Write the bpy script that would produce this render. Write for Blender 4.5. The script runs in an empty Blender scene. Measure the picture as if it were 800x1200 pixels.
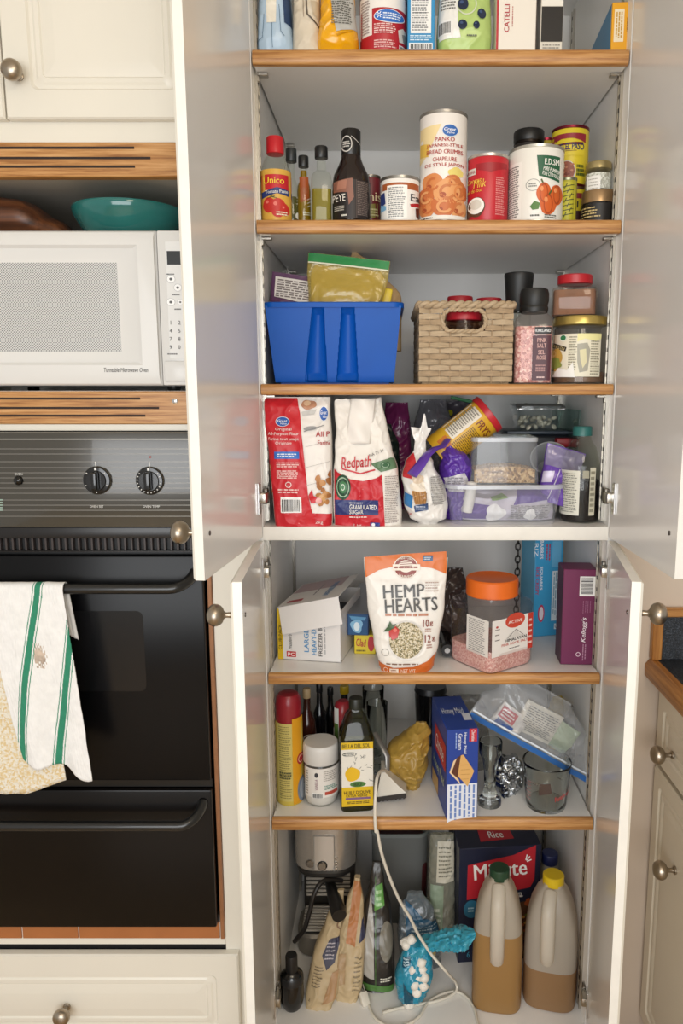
import bpy, bmesh, math, random
from math import sin, cos, pi, radians, sqrt, atan, atan2, asin, tan
from mathutils import Vector, Matrix, noise as mnoise
random.seed(7)
SC = bpy.context.scene
COL = SC.collection

# ------------------------------------------------------------------ camera, world, lights, exposure
FPX, PX0, PY0 = 880.0, 453.0, 600.0          # focal length and principal point in pixels of the 800x1200 frame
PITCH, DIST, EYE = radians(9.08), 1.533, 1.47
cam_data = bpy.data.cameras.new('camera')
cam = bpy.data.objects.new('camera', cam_data)
COL.objects.link(cam)
cam.location = (0, -DIST, EYE)
cam.rotation_euler = (pi / 2 - PITCH, 0, 0)
cam_data.sensor_fit = 'AUTO'
cam_data.sensor_width = 36
cam_data.lens = FPX / 1200 * 36
cam_data.shift_x = (400 - PX0) / 1200
cam_data.clip_start = 0.02
SC.camera = cam

world = bpy.data.worlds.new('kitchen_daylight')
SC.world = world
world.use_nodes = True
bg = world.node_tree.nodes['Background']
bg.inputs[0].default_value = (1.0, 0.96, 0.90, 1)
bg.inputs[1].default_value = 0.62

def area_light(name, loc, target, sx, sy, power, color):
    d = bpy.data.lights.new(name, 'AREA')
    d.shape = 'RECTANGLE'; d.size = sx; d.size_y = sy
    d.energy = power; d.color = color
    o = bpy.data.objects.new(name, d)
    COL.objects.link(o)
    o.location = loc
    o.rotation_euler = (Vector(target) - Vector(loc)).to_track_quat('-Z', 'Y').to_euler()
    return o
area_light('window_light', (-0.3, -3.1, 1.35), (0.1, 0, 1.1), 2.2, 1.6, 62, (0.95, 0.975, 1.0))
area_light('ceiling_light', (0.5, -2.1, 2.5), (0.1, 0, 1.6), 0.9, 0.6, 13, (1.0, 0.86, 0.66))

vs = SC.view_settings
vs.view_transform = 'Standard'
vs.look = 'None'
vs.gamma = 1.0
vs.use_curve_mapping = False
vs.exposure = -0.10

# ------------------------------------------------------------------ where a point of the photograph lies at a known depth / height
_c, _s = cos(PITCH), sin(PITCH)
def _ray(px, py):
    a = (px - PX0) / FPX; b = (py - PY0) / FPX
    return Vector((a, _c - b * _s, -_s - b * _c))
def at(px, py, Y):
    d = _ray(px, py); t = (Y + DIST) / d.y
    return Vector((d.x * t, Y, EYE + d.z * t))
def on(px, py, z):
    d = _ray(px, py); t = (z - EYE) / d.z
    return Vector((d.x * t, d.y * t - DIST, z))

# ------------------------------------------------------------------ materials
_mc = {}
def lin(hexcol):
    if not isinstance(hexcol, str): return tuple(hexcol[:3])
    h = hexcol.lstrip('#'); h = ''.join(c * 2 for c in h) if len(h) == 3 else h
    return tuple(((v / 12.92) if v <= 0.04045 else ((v + 0.055) / 1.055) ** 2.4)
                 for v in (int(h[i:i + 2], 16) / 255 for i in (0, 2, 4)))
def _new(name):
    m = bpy.data.materials.new(name); m.use_nodes = True
    return m, m.node_tree.nodes, m.node_tree.links, m.node_tree.nodes['Principled BSDF']
def M(col, rough=0.45, metal=0.0, var=0.0, scale=20.0, bump=0.0, coat=0.0, stretch=(1, 1, 1), spec=0.5):
    key = ('M', col, rough, metal, var, scale, bump, coat, stretch, spec)
    if key in _mc: return _mc[key]
    m, N, L, p = _new('surface_' + str(len(_mc)))
    c = lin(col)
    p.inputs['Base Color'].default_value = (*c, 1)
    p.inputs['Roughness'].default_value = rough
    p.inputs['Metallic'].default_value = metal
    p.inputs['Coat Weight'].default_value = coat
    p.inputs['Specular IOR Level'].default_value = spec
    if var or bump:
        tc = N.new('ShaderNodeTexCoord'); mp = N.new('ShaderNodeMapping')
        mp.inputs['Scale'].default_value = stretch
        nz = N.new('ShaderNodeTexNoise'); nz.inputs['Scale'].default_value = scale
        nz.inputs['Detail'].default_value = 5
        L.new(tc.outputs['Object'], mp.inputs[0]); L.new(mp.outputs[0], nz.inputs['Vector'])
        if var:
            cr = N.new('ShaderNodeValToRGB')
            cr.color_ramp.elements[0].position = 0.3; cr.color_ramp.elements[1].position = 0.7
            cr.color_ramp.elements[0].color = (*[max(0, v * (1 - var)) for v in c], 1)
            cr.color_ramp.elements[1].color = (*[min(1, v * (1 + var)) for v in c], 1)
            L.new(nz.outputs['Fac'], cr.inputs[0]); L.new(cr.outputs[0], p.inputs['Base Color'])
        if bump:
            bp = N.new('ShaderNodeBump'); bp.inputs['Strength'].default_value = bump
            bp.inputs['Distance'].default_value = 0.002
            L.new(nz.outputs['Fac'], bp.inputs['Height']); L.new(bp.outputs[0], p.inputs['Normal'])
    _mc[key] = m
    return m
def clear(col='#ffffff', see=0.8, rough=0.06, body='#ffffff', bump=0.0, scale=30.0, gloss=1.0):
    """thin clear glass or film: transparent, with a little body colour and real gloss"""
    key = ('C', col, see, rough, body, bump, scale, gloss)
    if key in _mc: return _mc[key]
    m, N, L, p = _new('clear_' + str(len(_mc)))
    tr = N.new('ShaderNodeBsdfTransparent'); tr.inputs[0].default_value = (*lin(col), 1)
    p.inputs['Base Color'].default_value = (*lin(body), 1)
    p.inputs['Roughness'].default_value = rough
    gl = N.new('ShaderNodeBsdfGlossy'); gl.inputs['Roughness'].default_value = rough
    gl.inputs['Color'].default_value = (gloss, gloss, gloss, 1)
    fr = N.new('ShaderNodeFresnel'); fr.inputs['IOR'].default_value = 1.42
    mx = N.new('ShaderNodeMixShader'); mx.inputs[0].default_value = 1 - (1 - see) * (0.7 if bump else 0.18)
    mx2 = N.new('ShaderNodeMixShader')
    L.new(p.outputs[0], mx.inputs[1]); L.new(tr.outputs[0], mx.inputs[2])
    ge = N.new('ShaderNodeNewGeometry'); iv = N.new('ShaderNodeMath'); iv.operation = 'SUBTRACT'; iv.inputs[0].default_value = 1.0
    fm = N.new('ShaderNodeMath'); fm.operation = 'MULTIPLY'
    L.new(ge.outputs['Backfacing'], iv.inputs[1]); L.new(fr.outputs[0], fm.inputs[0]); L.new(iv.outputs[0], fm.inputs[1])
    L.new(fm.outputs[0], mx2.inputs[0]); L.new(mx.outputs[0], mx2.inputs[1]); L.new(gl.outputs[0], mx2.inputs[2])
    if bump:
        tc = N.new('ShaderNodeTexCoord'); nz = N.new('ShaderNodeTexNoise')
        nz.inputs['Scale'].default_value = scale; nz.inputs['Detail'].default_value = 4
        bp = N.new('ShaderNodeBump'); bp.inputs['Strength'].default_value = bump; bp.inputs['Distance'].default_value = 0.004
        L.new(tc.outputs['Object'], nz.inputs['Vector']); L.new(nz.outputs['Fac'], bp.inputs['Height'])
        for n in (fr, gl, p): L.new(bp.outputs[0], n.inputs['Normal'])
    L.new(mx2.outputs[0], N['Material Output'].inputs[0])
    _mc[key] = m
    return m
def glass(tint='#f4f8f6'):
    """solid refracting glass"""
    key = ('G', tint)
    if key in _mc: return _mc[key]
    m, N, L, p = _new('glass_' + str(len(_mc)))
    p.inputs['Base Color'].default_value = (*lin(tint), 1); p.inputs['Roughness'].default_value = 0.0
    p.inputs['Transmission Weight'].default_value = 1.0; p.inputs['IOR'].default_value = 1.46
    _mc[key] = m
    return m
def milky(col, see=0.25, rough=0.35):
    """translucent plastic that lets some light through"""
    key = ('T', col, see, rough)
    if key in _mc: return _mc[key]
    m, N, L, p = _new('milky_' + str(len(_mc)))
    p.inputs['Base Color'].default_value = (*lin(col), 1); p.inputs['Roughness'].default_value = rough
    tl = N.new('ShaderNodeBsdfTranslucent'); tl.inputs[0].default_value = (*lin(col), 1)
    tr = N.new('ShaderNodeBsdfTransparent'); tr.inputs[0].default_value = (*lin(col), 1)
    a = N.new('ShaderNodeMixShader'); a.inputs[0].default_value = 0.35
    b = N.new('ShaderNodeMixShader'); b.inputs[0].default_value = see
    L.new(p.outputs[0], a.inputs[1]); L.new(tl.outputs[0], a.inputs[2])
    L.new(a.outputs[0], b.inputs[1]); L.new(tr.outputs[0], b.inputs[2])
    L.new(b.outputs[0], N['Material Output'].inputs[0])
    _mc[key] = m
    return m
def speckle(cols, scale=200.0, rough=0.7, kind='voronoi'):
    """grains: random cell colours"""
    key = ('S', tuple(cols), scale, rough, kind)
    if key in _mc: return _mc[key]
    m, N, L, p = _new('grains_' + str(len(_mc)))
    p.inputs['Roughness'].default_value = rough
    tc = N.new('ShaderNodeTexCoord')
    v = N.new('ShaderNodeTexVoronoi'); v.inputs['Scale'].default_value = scale
    sep = N.new('ShaderNodeSeparateColor')
    cr = N.new('ShaderNodeValToRGB'); cr.color_ramp.interpolation = 'CONSTANT'
    e = cr.color_ramp.elements
    for i, c in enumerate(cols):
        if i < 2: el = e[i]; el.position = i / len(cols)
        else: el = e.new(i / len(cols))
        el.color = (*lin(c), 1)
    L.new(tc.outputs['Object'], v.inputs['Vector']); L.new(v.outputs['Color'], sep.inputs[0])
    L.new(sep.outputs[0], cr.inputs[0]); L.new(cr.outputs[0], p.inputs['Base Color'])
    bp = N.new('ShaderNodeBump'); bp.inputs['Strength'].default_value = 0.5; bp.inputs['Distance'].default_value = 0.002
    L.new(v.outputs['Distance'], bp.inputs['Height']); L.new(bp.outputs[0], p.inputs['Normal'])
    _mc[key] = m
    return m
def wood(dark, mid, light, axis='x', rough=0.38, scale=1.0):
    key = ('W', dark, mid, light, axis, rough, scale)
    if key in _mc: return _mc[key]
    m, N, L, p = _new('oak_' + str(len(_mc)))
    p.inputs['Roughness'].default_value = rough
    tc = N.new('ShaderNodeTexCoord'); mp = N.new('ShaderNodeMapping')
    st = {'x': (3, 70, 70), 'y': (70, 3, 70), 'z': (70, 70, 3)}[axis]
    mp.inputs['Scale'].default_value = tuple(v * scale for v in st)
    nz = N.new('ShaderNodeTexNoise'); nz.inputs['Scale'].default_value = 1.6; nz.inputs['Detail'].default_value = 7
    nz.inputs['Roughness'].default_value = 0.65
    cr = N.new('ShaderNodeValToRGB')
    e = cr.color_ramp.elements
    e[0].position = 0.33; e[0].color = (*lin(dark), 1)
    e[1].position = 0.68; e[1].color = (*lin(light), 1)
    x = e.new(0.5); x.color = (*lin(mid), 1)
    bp = N.new('ShaderNodeBump'); bp.inputs['Strength'].default_value = 0.12; bp.inputs['Distance'].default_value = 0.001
    L.new(tc.outputs['Object'], mp.inputs[0]); L.new(mp.outputs[0], nz.inputs['Vector'])
    L.new(nz.outputs['Fac'], cr.inputs[0]); L.new(cr.outputs[0], p.inputs['Base Color'])
    L.new(nz.outputs['Fac'], bp.inputs['Height']); L.new(bp.outputs[0], p.inputs['Normal'])
    _mc[key] = m
    return m

# ------------------------------------------------------------------ mesh building
class MB:
    def __init__(s):
        s.v = []; s.f = []; s.m = []; s.mats = []
    def mi(s, mat):
        if mat not in s.mats: s.mats.append(mat)
        return s.mats.index(mat)
    def add(s, verts, faces, mat):
        b = len(s.v); i = s.mi(mat)
        s.v += [tuple(p) for p in verts]
        s.f += [tuple(k + b for k in f) for f in faces]
        s.m += [i] * len(faces)
        return s
    def box(s, x0, x1, y0, y1, z0, z1, mat, bev=0.0, seg=2, mtx=None):
        bm = bmesh.new()
        bmesh.ops.create_cube(bm, size=1)
        for v in bm.verts:
            v.co = Vector(((x0 + x1) / 2 + v.co.x * (x1 - x0), (y0 + y1) / 2 + v.co.y * (y1 - y0), (z0 + z1) / 2 + v.co.z * (z1 - z0)))
        if bev > 0:
            bmesh.ops.bevel(bm, geom=bm.edges[:], offset=bev, segments=seg, affect='EDGES', profile=0.5)
        return s.bm(bm, mat, mtx)
    def bm(s, bm, mat, mtx=None):
        bm.verts.index_update()
        vs = [(mtx @ v.co) if mtx else v.co.copy() for v in bm.verts]
        fs = [[v.index for v in f.verts] for f in bm.faces]
        bm.free()
        return s.add(vs, fs, mat)
    def lathe(s, prof, mat, seg=40, mtx=None, sq=None):
        """prof: (r, z) from bottom to top; sq = superellipse exponent for rounded-square bottles"""
        vs = []; fs = []
        for r, z in prof:
            for k in range(seg):
                a = 2 * pi * k / seg
                ca, sa = cos(a), sin(a)
                if sq:
                    ca = math.copysign(abs(ca) ** (2 / sq), ca); sa = math.copysign(abs(sa) ** (2 / sq), sa)
                p = Vector((r * ca, r * sa, z))
                vs.append(mtx @ p if mtx else p)
        n = len(prof)
        for i in range(n - 1):
            for k in range(seg):
                k2 = (k + 1) % seg
                fs.append((i * seg + k, i * seg + k2, (i + 1) * seg + k2, (i + 1) * seg + k))
        if prof[0][0] > 1e-5: fs.append(tuple(range(seg - 1, -1, -1)))
        if prof[-1][0] > 1e-5: fs.append(tuple((n - 1) * seg + k for k in range(seg)))
        return s.add(vs, fs, mat)
    def tube(s, pts, r, mat, seg=10, closed=False, flat=1.0):
        pts = [Vector(p) for p in pts]; n = len(pts)
        rr = r if isinstance(r, (list, tuple)) else [r] * n
        vs = []; fs = []; up = None
        for i in range(n):
            if closed: t = pts[(i + 1) % n] - pts[i - 1]
            else: t = pts[min(i + 1, n - 1)] - pts[max(i - 1, 0)]
            t.normalize()
            if up is None:
                up = Vector((0, 0, 1)) if abs(t.z) < 0.9 else Vector((0, 1, 0))
            sd = t.cross(up)
            if sd.length < 1e-4: sd = t.cross(Vector((1, 0.3, 0.2)))
            sd.normalize(); up = sd.cross(t).normalized()
            for k in range(seg):
                a = 2 * pi * k / seg
                vs.append(pts[i] + sd * (rr[i] * cos(a)) + up * (rr[i] * flat * sin(a)))
        for i in range(n if closed else n - 1):
            j = (i + 1) % n
            for k in range(seg):
                k2 = (k + 1) % seg
                fs.append((i * seg + k, i * seg + k2, j * seg + k2, j * seg + k))
        if not closed:
            fs.append(tuple(range(seg - 1, -1, -1))); fs.append(tuple((n - 1) * seg + k for k in range(seg)))
        return s.add(vs, fs, mat)
    def grid(s, fn, nu, nv, mat, wrapu=False, flip=False):
        vs = []; fs = []
        cu = nu if wrapu else nu + 1
        for j in range(nv + 1):
            for i in range(cu): vs.append(fn(i / nu, j / nv))
        for j in range(nv):
            for i in range(nu):
                i2 = (i + 1) % cu if wrapu else i + 1
                q = (j * cu + i, j * cu + i2, (j + 1) * cu + i2, (j + 1) * cu + i)
                fs.append(q[::-1] if flip else q)
        return s.add(vs, fs, mat)
    def prism(s, pts, d0, d1, mat, plane='xz'):
        """polygon extruded: plane 'xz' -> along y, 'yz' -> along x, 'xy' -> along z"""
        n = len(pts); vs = []
        for d in (d0, d1):
            for a, b in pts:
                vs.append((a, d, b) if plane == 'xz' else (d, a, b) if plane == 'yz' else (a, b, d))
        fs = [tuple(range(n)), tuple(range(2 * n - 1, n - 1, -1))]
        fs += [(i, i + n, (i + 1) % n + n, (i + 1) % n) for i in range(n)]
        return s.add(vs, fs, mat)
    def build(s, name, parent=None, smooth=40, loc=None, fix=True):
        me = bpy.data.meshes.new(name)
        me.from_pydata(s.v, [], s.f)
        for m in s.mats: me.materials.append(m)
        me.polygons.foreach_set('material_index', s.m)
        if fix:
            bm = bmesh.new(); bm.from_mesh(me)
            bmesh.ops.recalc_face_normals(bm, faces=bm.faces[:])
            bm.to_mesh(me); bm.free()
        if smooth:
            me.shade_smooth(); me.set_sharp_from_angle(angle=radians(smooth))
        me.update()
        o = bpy.data.objects.new(name, me)
        COL.objects.link(o)
        if parent: o.parent = parent
        if loc: o.location = loc
        return o

def tag(o, label=None, cat=None, group=None, kind=None):
    if label: o['label'] = label
    if cat: o['category'] = cat
    if group: o['group'] = group
    if kind: o['kind'] = kind
    return o
def thing(name, label, cat, loc=(0, 0, 0), rz=0.0, group=None, rot=None):
    o = bpy.data.objects.new(name, None)
    COL.objects.link(o)
    o.empty_display_size = 0.02
    o.location = loc
    o.rotation_euler = rot if rot else (0, 0, rz)
    return tag(o, label, cat, group)
def struct(o, label=None):
    o['kind'] = 'structure'
    if label: o['label'] = label
    return o
def facing(x, y):
    return -atan2(x, DIST + y)

def dup_part(o, parent, loc=None):
    c = o.copy(); COL.objects.link(c); c.parent = parent
    if loc: c.location = loc
    return c

# ------------------------------------------------------------------ flat print: labels, pictures and lettering lying on a surface
_tc = {}
def text_shape(txt, bold=0.0, shear=0.0):
    bold = 0.0
    key = (txt, bold, shear)
    if key in _tc: return _tc[key]
    cu = bpy.data.curves.new('t', 'FONT')
    cu.body = txt; cu.size = 1.0; cu.resolution_u = 2; cu.shear = shear; cu.offset = bold; cu.align_x = 'CENTER'
    ob = bpy.data.objects.new('t', cu); COL.objects.link(ob)
    dg = bpy.context.evaluated_depsgraph_get()
    me = bpy.data.meshes.new_from_object(ob.evaluated_get(dg))
    v = [(p.co.x, p.co.y) for p in me.vertices]; f = [tuple(p.vertices) for p in me.polygons]
    bpy.data.objects.remove(ob); bpy.data.curves.remove(cu); bpy.data.meshes.remove(me)
    if v:
        x0 = min(p[0] for p in v); x1 = max(p[0] for p in v); y0 = min(p[1] for p in v); y1 = max(p[1] for p in v)
    else: x0 = y0 = 0; x1 = y1 = 1
    v = [((p[0] - (x0 + x1) / 2), (p[1] - (y0 + y1) / 2)) for p in v]
    _tc[key] = (v, f, x1 - x0, y1 - y0)
    return _tc[key]
class Print:
    """print on a surface; u, v run 0..1 over the W x H face; surf(x, z, off) gives the point (x, z in metres)"""
    def __init__(s, surf, W, H, x0=None, z0=0.0, edge=0.008, step=0.00035, rough=0.45):
        s.surf = surf; s.W = W; s.H = H; s.x0 = -W / 2 if x0 is None else x0; s.z0 = z0
        s.edge = edge; s.step = step; s.rough = rough; s.parts = {}
    def _put(s, kind, pts, faces, col, L):
        bm = bmesh.new()
        vv = [bm.verts.new((s.x0 + p[0] * s.W, s.z0 + p[1] * s.H, 0)) for p in pts]
        for f in faces:
            try: bm.faces.new([vv[k] for k in f])
            except ValueError: pass
        if s.edge:
            bmesh.ops.triangulate(bm, faces=[f for f in bm.faces if len(f.verts) > 4])
            for _ in range(5):
                es = [e for e in bm.edges if e.calc_length() > s.edge]
                if not es: break
                bmesh.ops.subdivide_edges(bm, edges=es, cuts=1, use_grid_fill=True)
                bmesh.ops.triangulate(bm, faces=[f for f in bm.faces if len(f.verts) > 4])
        bm.verts.index_update()
        vs = [s.surf(v.co.x, v.co.y, s.step * L) for v in bm.verts]
        fs = [[v.index for v in f.verts] for f in bm.faces]
        bm.free()
        mb = s.parts.setdefault(kind, MB())
        mb.add(vs, fs, col if isinstance(col, bpy.types.Material) else M(col, s.rough))
        return s
    def rect(s, u0, v0, u1, v1, col, L=1, kind='label'):
        n = 1
        return s._put(kind, [(u0, v0), (u1, v0), (u1, v1), (u0, v1)], [(0, 1, 2, 3)], col, L)
    def poly(s, pts, col, L=2, kind='picture'):
        return s._put(kind, pts, [tuple(range(len(pts)))], col, L)
    def ell(s, cu, cv, ru, rv, col, L=2, kind='picture', n=24, a0=0.0, wob=0.0):
        pts = [(cu, cv)]
        for k in range(n):
            a = 2 * pi * k / n
            w = 1 + wob * sin(3 * a + cu * 40) + wob * 0.6 * sin(5 * a + cv * 70)
            x, y = ru * abs(s.W) * cos(a) * w, rv * abs(s.H) * sin(a) * w
            pts.append((cu + (x * cos(a0) - y * sin(a0)) / s.W, cv + (x * sin(a0) + y * cos(a0)) / s.H))
        return s._put(kind, pts, [(0, 1 + k, 1 + (k + 1) % n) for k in range(n)], col, L)
    def ring(s, cu, cv, ru, rv, th, col, L=3, kind='picture', n=28, a0=0.0, a1=2 * pi):
        pts = []; fs = []
        for k in range(n + 1):
            a = a0 + (a1 - a0) * k / n
            for q in (1.0, 1 - th): pts.append((cu + ru * q * cos(a), cv + rv * q * sin(a)))
        for k in range(n): fs.append((2 * k, 2 * k + 2, 2 * k + 3, 2 * k + 1))
        return s._put(kind, pts, fs, col, L)
    def line(s, p0, p1, w, col, L=3, kind='picture'):
        ax, ay = p0[0] * s.W, p0[1] * s.H; bx, by = p1[0] * s.W, p1[1] * s.H
        dx, dy = bx - ax, by - ay; l = sqrt(dx * dx + dy * dy) or 1
        nx, ny = -dy / l * w / 2, dx / l * w / 2
        return s._put(kind, [((ax + nx) / s.W, (ay + ny) / s.H), ((ax - nx) / s.W, (ay - ny) / s.H), ((bx - nx) / s.W, (by - ny) / s.H), ((bx + nx) / s.W, (by + ny) / s.H)], [(0, 1, 2, 3)], col, L)
    def text(s, txt, cu, cv, h, col, w=None, bold=0.012, shear=0.0, rot=0.0, L=4, kind='lettering', arc=0.0):
        """h: height of the line as a fraction of H; w: width as a fraction of W (of H when turned 90)"""
        v, f, tw, th = text_shape(txt, bold, shear)
        ky = h * s.H / max(th, 1e-6)
        ky = abs(ky)
        if abs(rot) > 0.8: ky = h * abs(s.W) / max(th, 1e-6)
        kx = ky if w is None else (w * abs(s.H if abs(rot) > 0.8 else s.W)) / max(tw, 1e-6)
        for sh in ((0.0,) if bold < 0.015 else (-0.5, 0.5)):
            pts = []
            for x, y in v:
                X, Y = (x + sh * bold) * kx, y * ky
                if arc: Y += arc * abs(s.H) * (1 - (2 * x / tw) ** 2)
                pts.append((cu + (X * cos(rot) - Y * sin(rot)) / s.W, cv + (X * sin(rot) + Y * cos(rot)) / s.H))
            s._put(kind, pts, f, col, L + (0.5 if sh > 0 else 0))
        return s
    def lines(s, u0, v0, u1, v1, n, col, L=3, fill=0.55, kind='lettering', vert=False):
        """small print too fine to read: rows of word-long strokes"""
        rnd = random.Random(int((u0 * 7 + v0 * 13 + n) * 1000))
        pts = []; fs = []
        for r in range(n):
            a = (v1 - v0) if not vert else (u1 - u0)
            lo = (v0 if not vert else u0) + a * (r + 0.5 - fill / 2) / n; hi = lo + a * fill / n
            b0, b1 = (u0, u1) if not vert else (v0, v1)
            p = b0
            end = b1 - (b1 - b0) * rnd.random() * 0.2
            while p < end:
                q = min(end, p + (b1 - b0) * (0.06 + 0.16 * rnd.random()))
                k = len(pts)
                pts += [(p, lo), (q, lo), (q, hi), (p, hi)] if not vert else [(lo, p), (lo, q), (hi, q), (hi, p)]
                fs.append((k, k + 1, k + 2, k + 3))
                p = q + (b1 - b0) * 0.03
        return s._put(kind, pts, fs, col, L)
    def barcode(s, u0, v0, u1, v1, L=2, vert=False):
        s.rect(u0, v0, u1, v1, '#f4f4f2', L, 'barcode')
        rnd = random.Random(int(u0 * 999))
        pts = []; fs = []; a0, a1 = (u0, u1) if not vert else (v0, v1)
        p = a0 + (a1 - a0) * 0.06
        while p < a1 - (a1 - a0) * 0.08:
            w = (a1 - a0) * rnd.choice((0.018, 0.03, 0.045)); k = len(pts)
            if not vert: pts += [(p, v0 + (v1 - v0) * .15), (p + w, v0 + (v1 - v0) * .15), (p + w, v1 - (v1 - v0) * .08), (p, v1 - (v1 - v0) * .08)]
            else: pts += [(u0 + (u1 - u0) * .08, p), (u0 + (u1 - u0) * .08, p + w), (u1 - (u1 - u0) * .15, p + w), (u1 - (u1 - u0) * .15, p)]
            fs.append((k, k + 1, k + 2, k + 3)); p += w + (a1 - a0) * rnd.choice((0.02, 0.035))
        return s._put('barcode', pts, fs, '#1a1a1a', L + 1)
    def build(s, parent, names=None):
        objs = {}
        order = ['label', 'picture', 'barcode', 'lettering']
        base = None
        for k in order + [k for k in s.parts if k not in order]:
            if k not in s.parts: continue
            par = parent if (base is None or k == 'label') else base
            o = s.parts[k].build((names or {}).get(k, k), par, smooth=60, fix=False)
            objs[k] = o
            if k == 'label': base = o
            else: o['kind'] = 'stuff'
        return objs
# surfaces to print on (local frame of a thing: x right, y away from the viewer, z up)
def flat_front(y):
    return lambda x, z, o: Vector((x, y - o, z))
def flat_side(xs, sign):
    """a side face x = xs; its u axis runs along +y for the right side, -y for the left side"""
    return lambda u, z, o: Vector((xs + sign * o, u * sign, z))
def round_front(R, cy=0.0, sq=None):
    def f(x, z, o):
        r = R(z) if callable(R) else R
        x = max(-0.992 * r, min(0.992 * r, x))
        if sq: y = (1 - abs(x / r) ** sq) ** (1 / sq) * r; n = Vector((x * abs(x / r) ** (sq - 2), y, 0)) if abs(x) > 1e-6 else Vector((0, 1, 0))
        else: y = sqrt(r * r - x * x); n = Vector((x, y, 0))
        n.normalize()
        return Vector((x + n.x * o, cy - y - n.y * o, z))
    return f

# ------------------------------------------------------------------ bags
class Bag:
    """pillow-like bag: half width a(t), half depth b(t), lean(t) -> x shift, wrinkles; t = 0 bottom .. 1 top"""
    def __init__(s, h, a, b, n=2.6, amp=0.003, freq=28.0, seed=0.0, shift=None, back=None, top=None, ridge=0.5):
        s.h = h; s.a = a; s.b = b; s.n = n; s.amp = amp; s.freq = freq; s.seed = seed; s.ridge = ridge
        s.shift = shift or (lambda t: 0.0); s.back = back or (lambda t: 0.0); s.top = top or (lambda x: 0.0)
    def wr(s, x, z):
        f = s.freq; sd = s.seed * 7.3
        w = mnoise.noise(Vector((x * f * 0.8 + 9, sd, z * f * 0.6)))
        n1 = mnoise.noise(Vector((x * f + w * 0.7, sd + 3, z * f * 0.8 - w * 0.5)))
        n2 = mnoise.noise(Vector((x * f * 2.1 - w, sd + 11, z * f * 1.7 + w)))
        r1 = 1 - min(1, abs(n1) * 1.6); r2 = 1 - min(1, abs(n2) * 1.6)
        return -s.amp * (0.9 * w * (1 - s.ridge) + s.ridge * (1.5 * r1 ** 3 - 0.5) + s.ridge * 0.7 * (r2 ** 3 - 0.25))
    def pt(s, th, t):
        a, b = max(s.a(t), 1e-4), max(s.b(t), 1e-4)
        ca, sa = cos(th), sin(th)
        x = a * math.copysign(abs(ca) ** (2 / s.n), ca); y = b * math.copysign(abs(sa) ** (2 / s.n), sa)
        z = s.h * t + s.top(x / a) * max(0, (t - 0.7) / 0.3)
        return Vector((x + s.shift(t), y + s.back(t) + s.wr(x, z) * min(1, b / 0.012 + 0.15), z))
    def mesh(s, mb, mat, nu=56, nv=44):
        nu = int(nu * 1.9); nv = int(nv * 1.8)
        mb.grid(lambda u, v: s.pt(2 * pi * u, v), nu, nv, mat, wrapu=True)
        for t, fl in ((0, True), (1, False)):
            ring = [s.pt(2 * pi * k / nu, t) for k in range(nu)]
            c = sum(ring, Vector()) / nu
            vs = ring + [c]
            mb.add(vs, [(k, (k + 1) % nu, nu) if not fl else ((k + 1) % nu, k, nu) for k in range(nu)], mat)
        return mb
    def front(s):
        def f(x, z, o):
            t = max(0.0, min(1.0, z / s.h))
            a, b = max(s.a(t), 1e-4), max(s.b(t), 1e-4)
            xr = max(-0.985 * a, min(0.985 * a, x - s.shift(t)))
            zz = z + s.top(xr / a) * max(0, (t - 0.7) / 0.3)
            y = -b * (1 - abs(xr / a) ** s.n) ** (1 / s.n)
            return Vector((xr + s.shift(t), y + s.back(t) + s.wr(xr, zz) * min(1, b / 0.012 + 0.15) - o - 0.0012, zz))
        return f
def curve(*pts):
    """smooth interpolation through (t, value) pairs"""
    def f(t):
        if t <= pts[0][0]: return pts[0][1]
        for (t0, v0), (t1, v1) in zip(pts, pts[1:]):
            if t <= t1:
                k = (t - t0) / (t1 - t0); k = k * k * (3 - 2 * k)
                return v0 + (v1 - v0) * k
        return pts[-1][1]
    return f

# ------------------------------------------------------------------ measuring frames: the zoomed views of the photograph the sizes were read from
class View:
    def __init__(s, ox, oy, k): s.ox = ox; s.oy = oy; s.k = k
    def at(s, x, y, Y): return at(s.ox + x / s.k, s.oy + y / s.k, Y)
    def on(s, x, y, z): return on(s.ox + x / s.k, s.oy + y / s.k, z)
    def spot(s, x0, x1, yt, Y, zs):
        """centre x, width and height of a thing standing at depth Y on height zs"""
        a = s.at(x0, yt, Y); b = s.at(x1, yt, Y)
        return (a.x + b.x) / 2, b.x - a.x, a.z - zs
    def print(s, t, surf, Yf, cxy, **kw):
        """print on a thing, measured in this view around the point cxy at depth Yf"""
        c = s.at(cxy[0], cxy[1], Yf); kx = (s.at(cxy[0] + 10, cxy[1], Yf).x - c.x) / 10; kz = (c.z - s.at(cxy[0], cxy[1] + 10, Yf).z) / 10
        lx = (c.x - t.location.x); lz = c.z - t.location.z
        return Print(surf, kx, -kz, x0=lx - cxy[0] * kx, z0=lz + cxy[1] * kz, **kw)
V1 = View(280, 0, 10 / 3); V2 = View(480, 0, 20 / 7); V3 = View(290, 270, 800 / 230); V4 = View(460, 270, 20 / 7)
V5 = View(290, 440, 10 / 3); V6 = View(460, 440, 20 / 7); V7 = View(300, 630, 800 / 230); V8 = View(500, 620, 10 / 3)
V9 = View(300, 790, 800 / 220); V10 = View(480, 790, 800 / 230); V11 = View(310, 960, 800 / 220); V12 = View(480, 960, 800 / 230)

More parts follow.
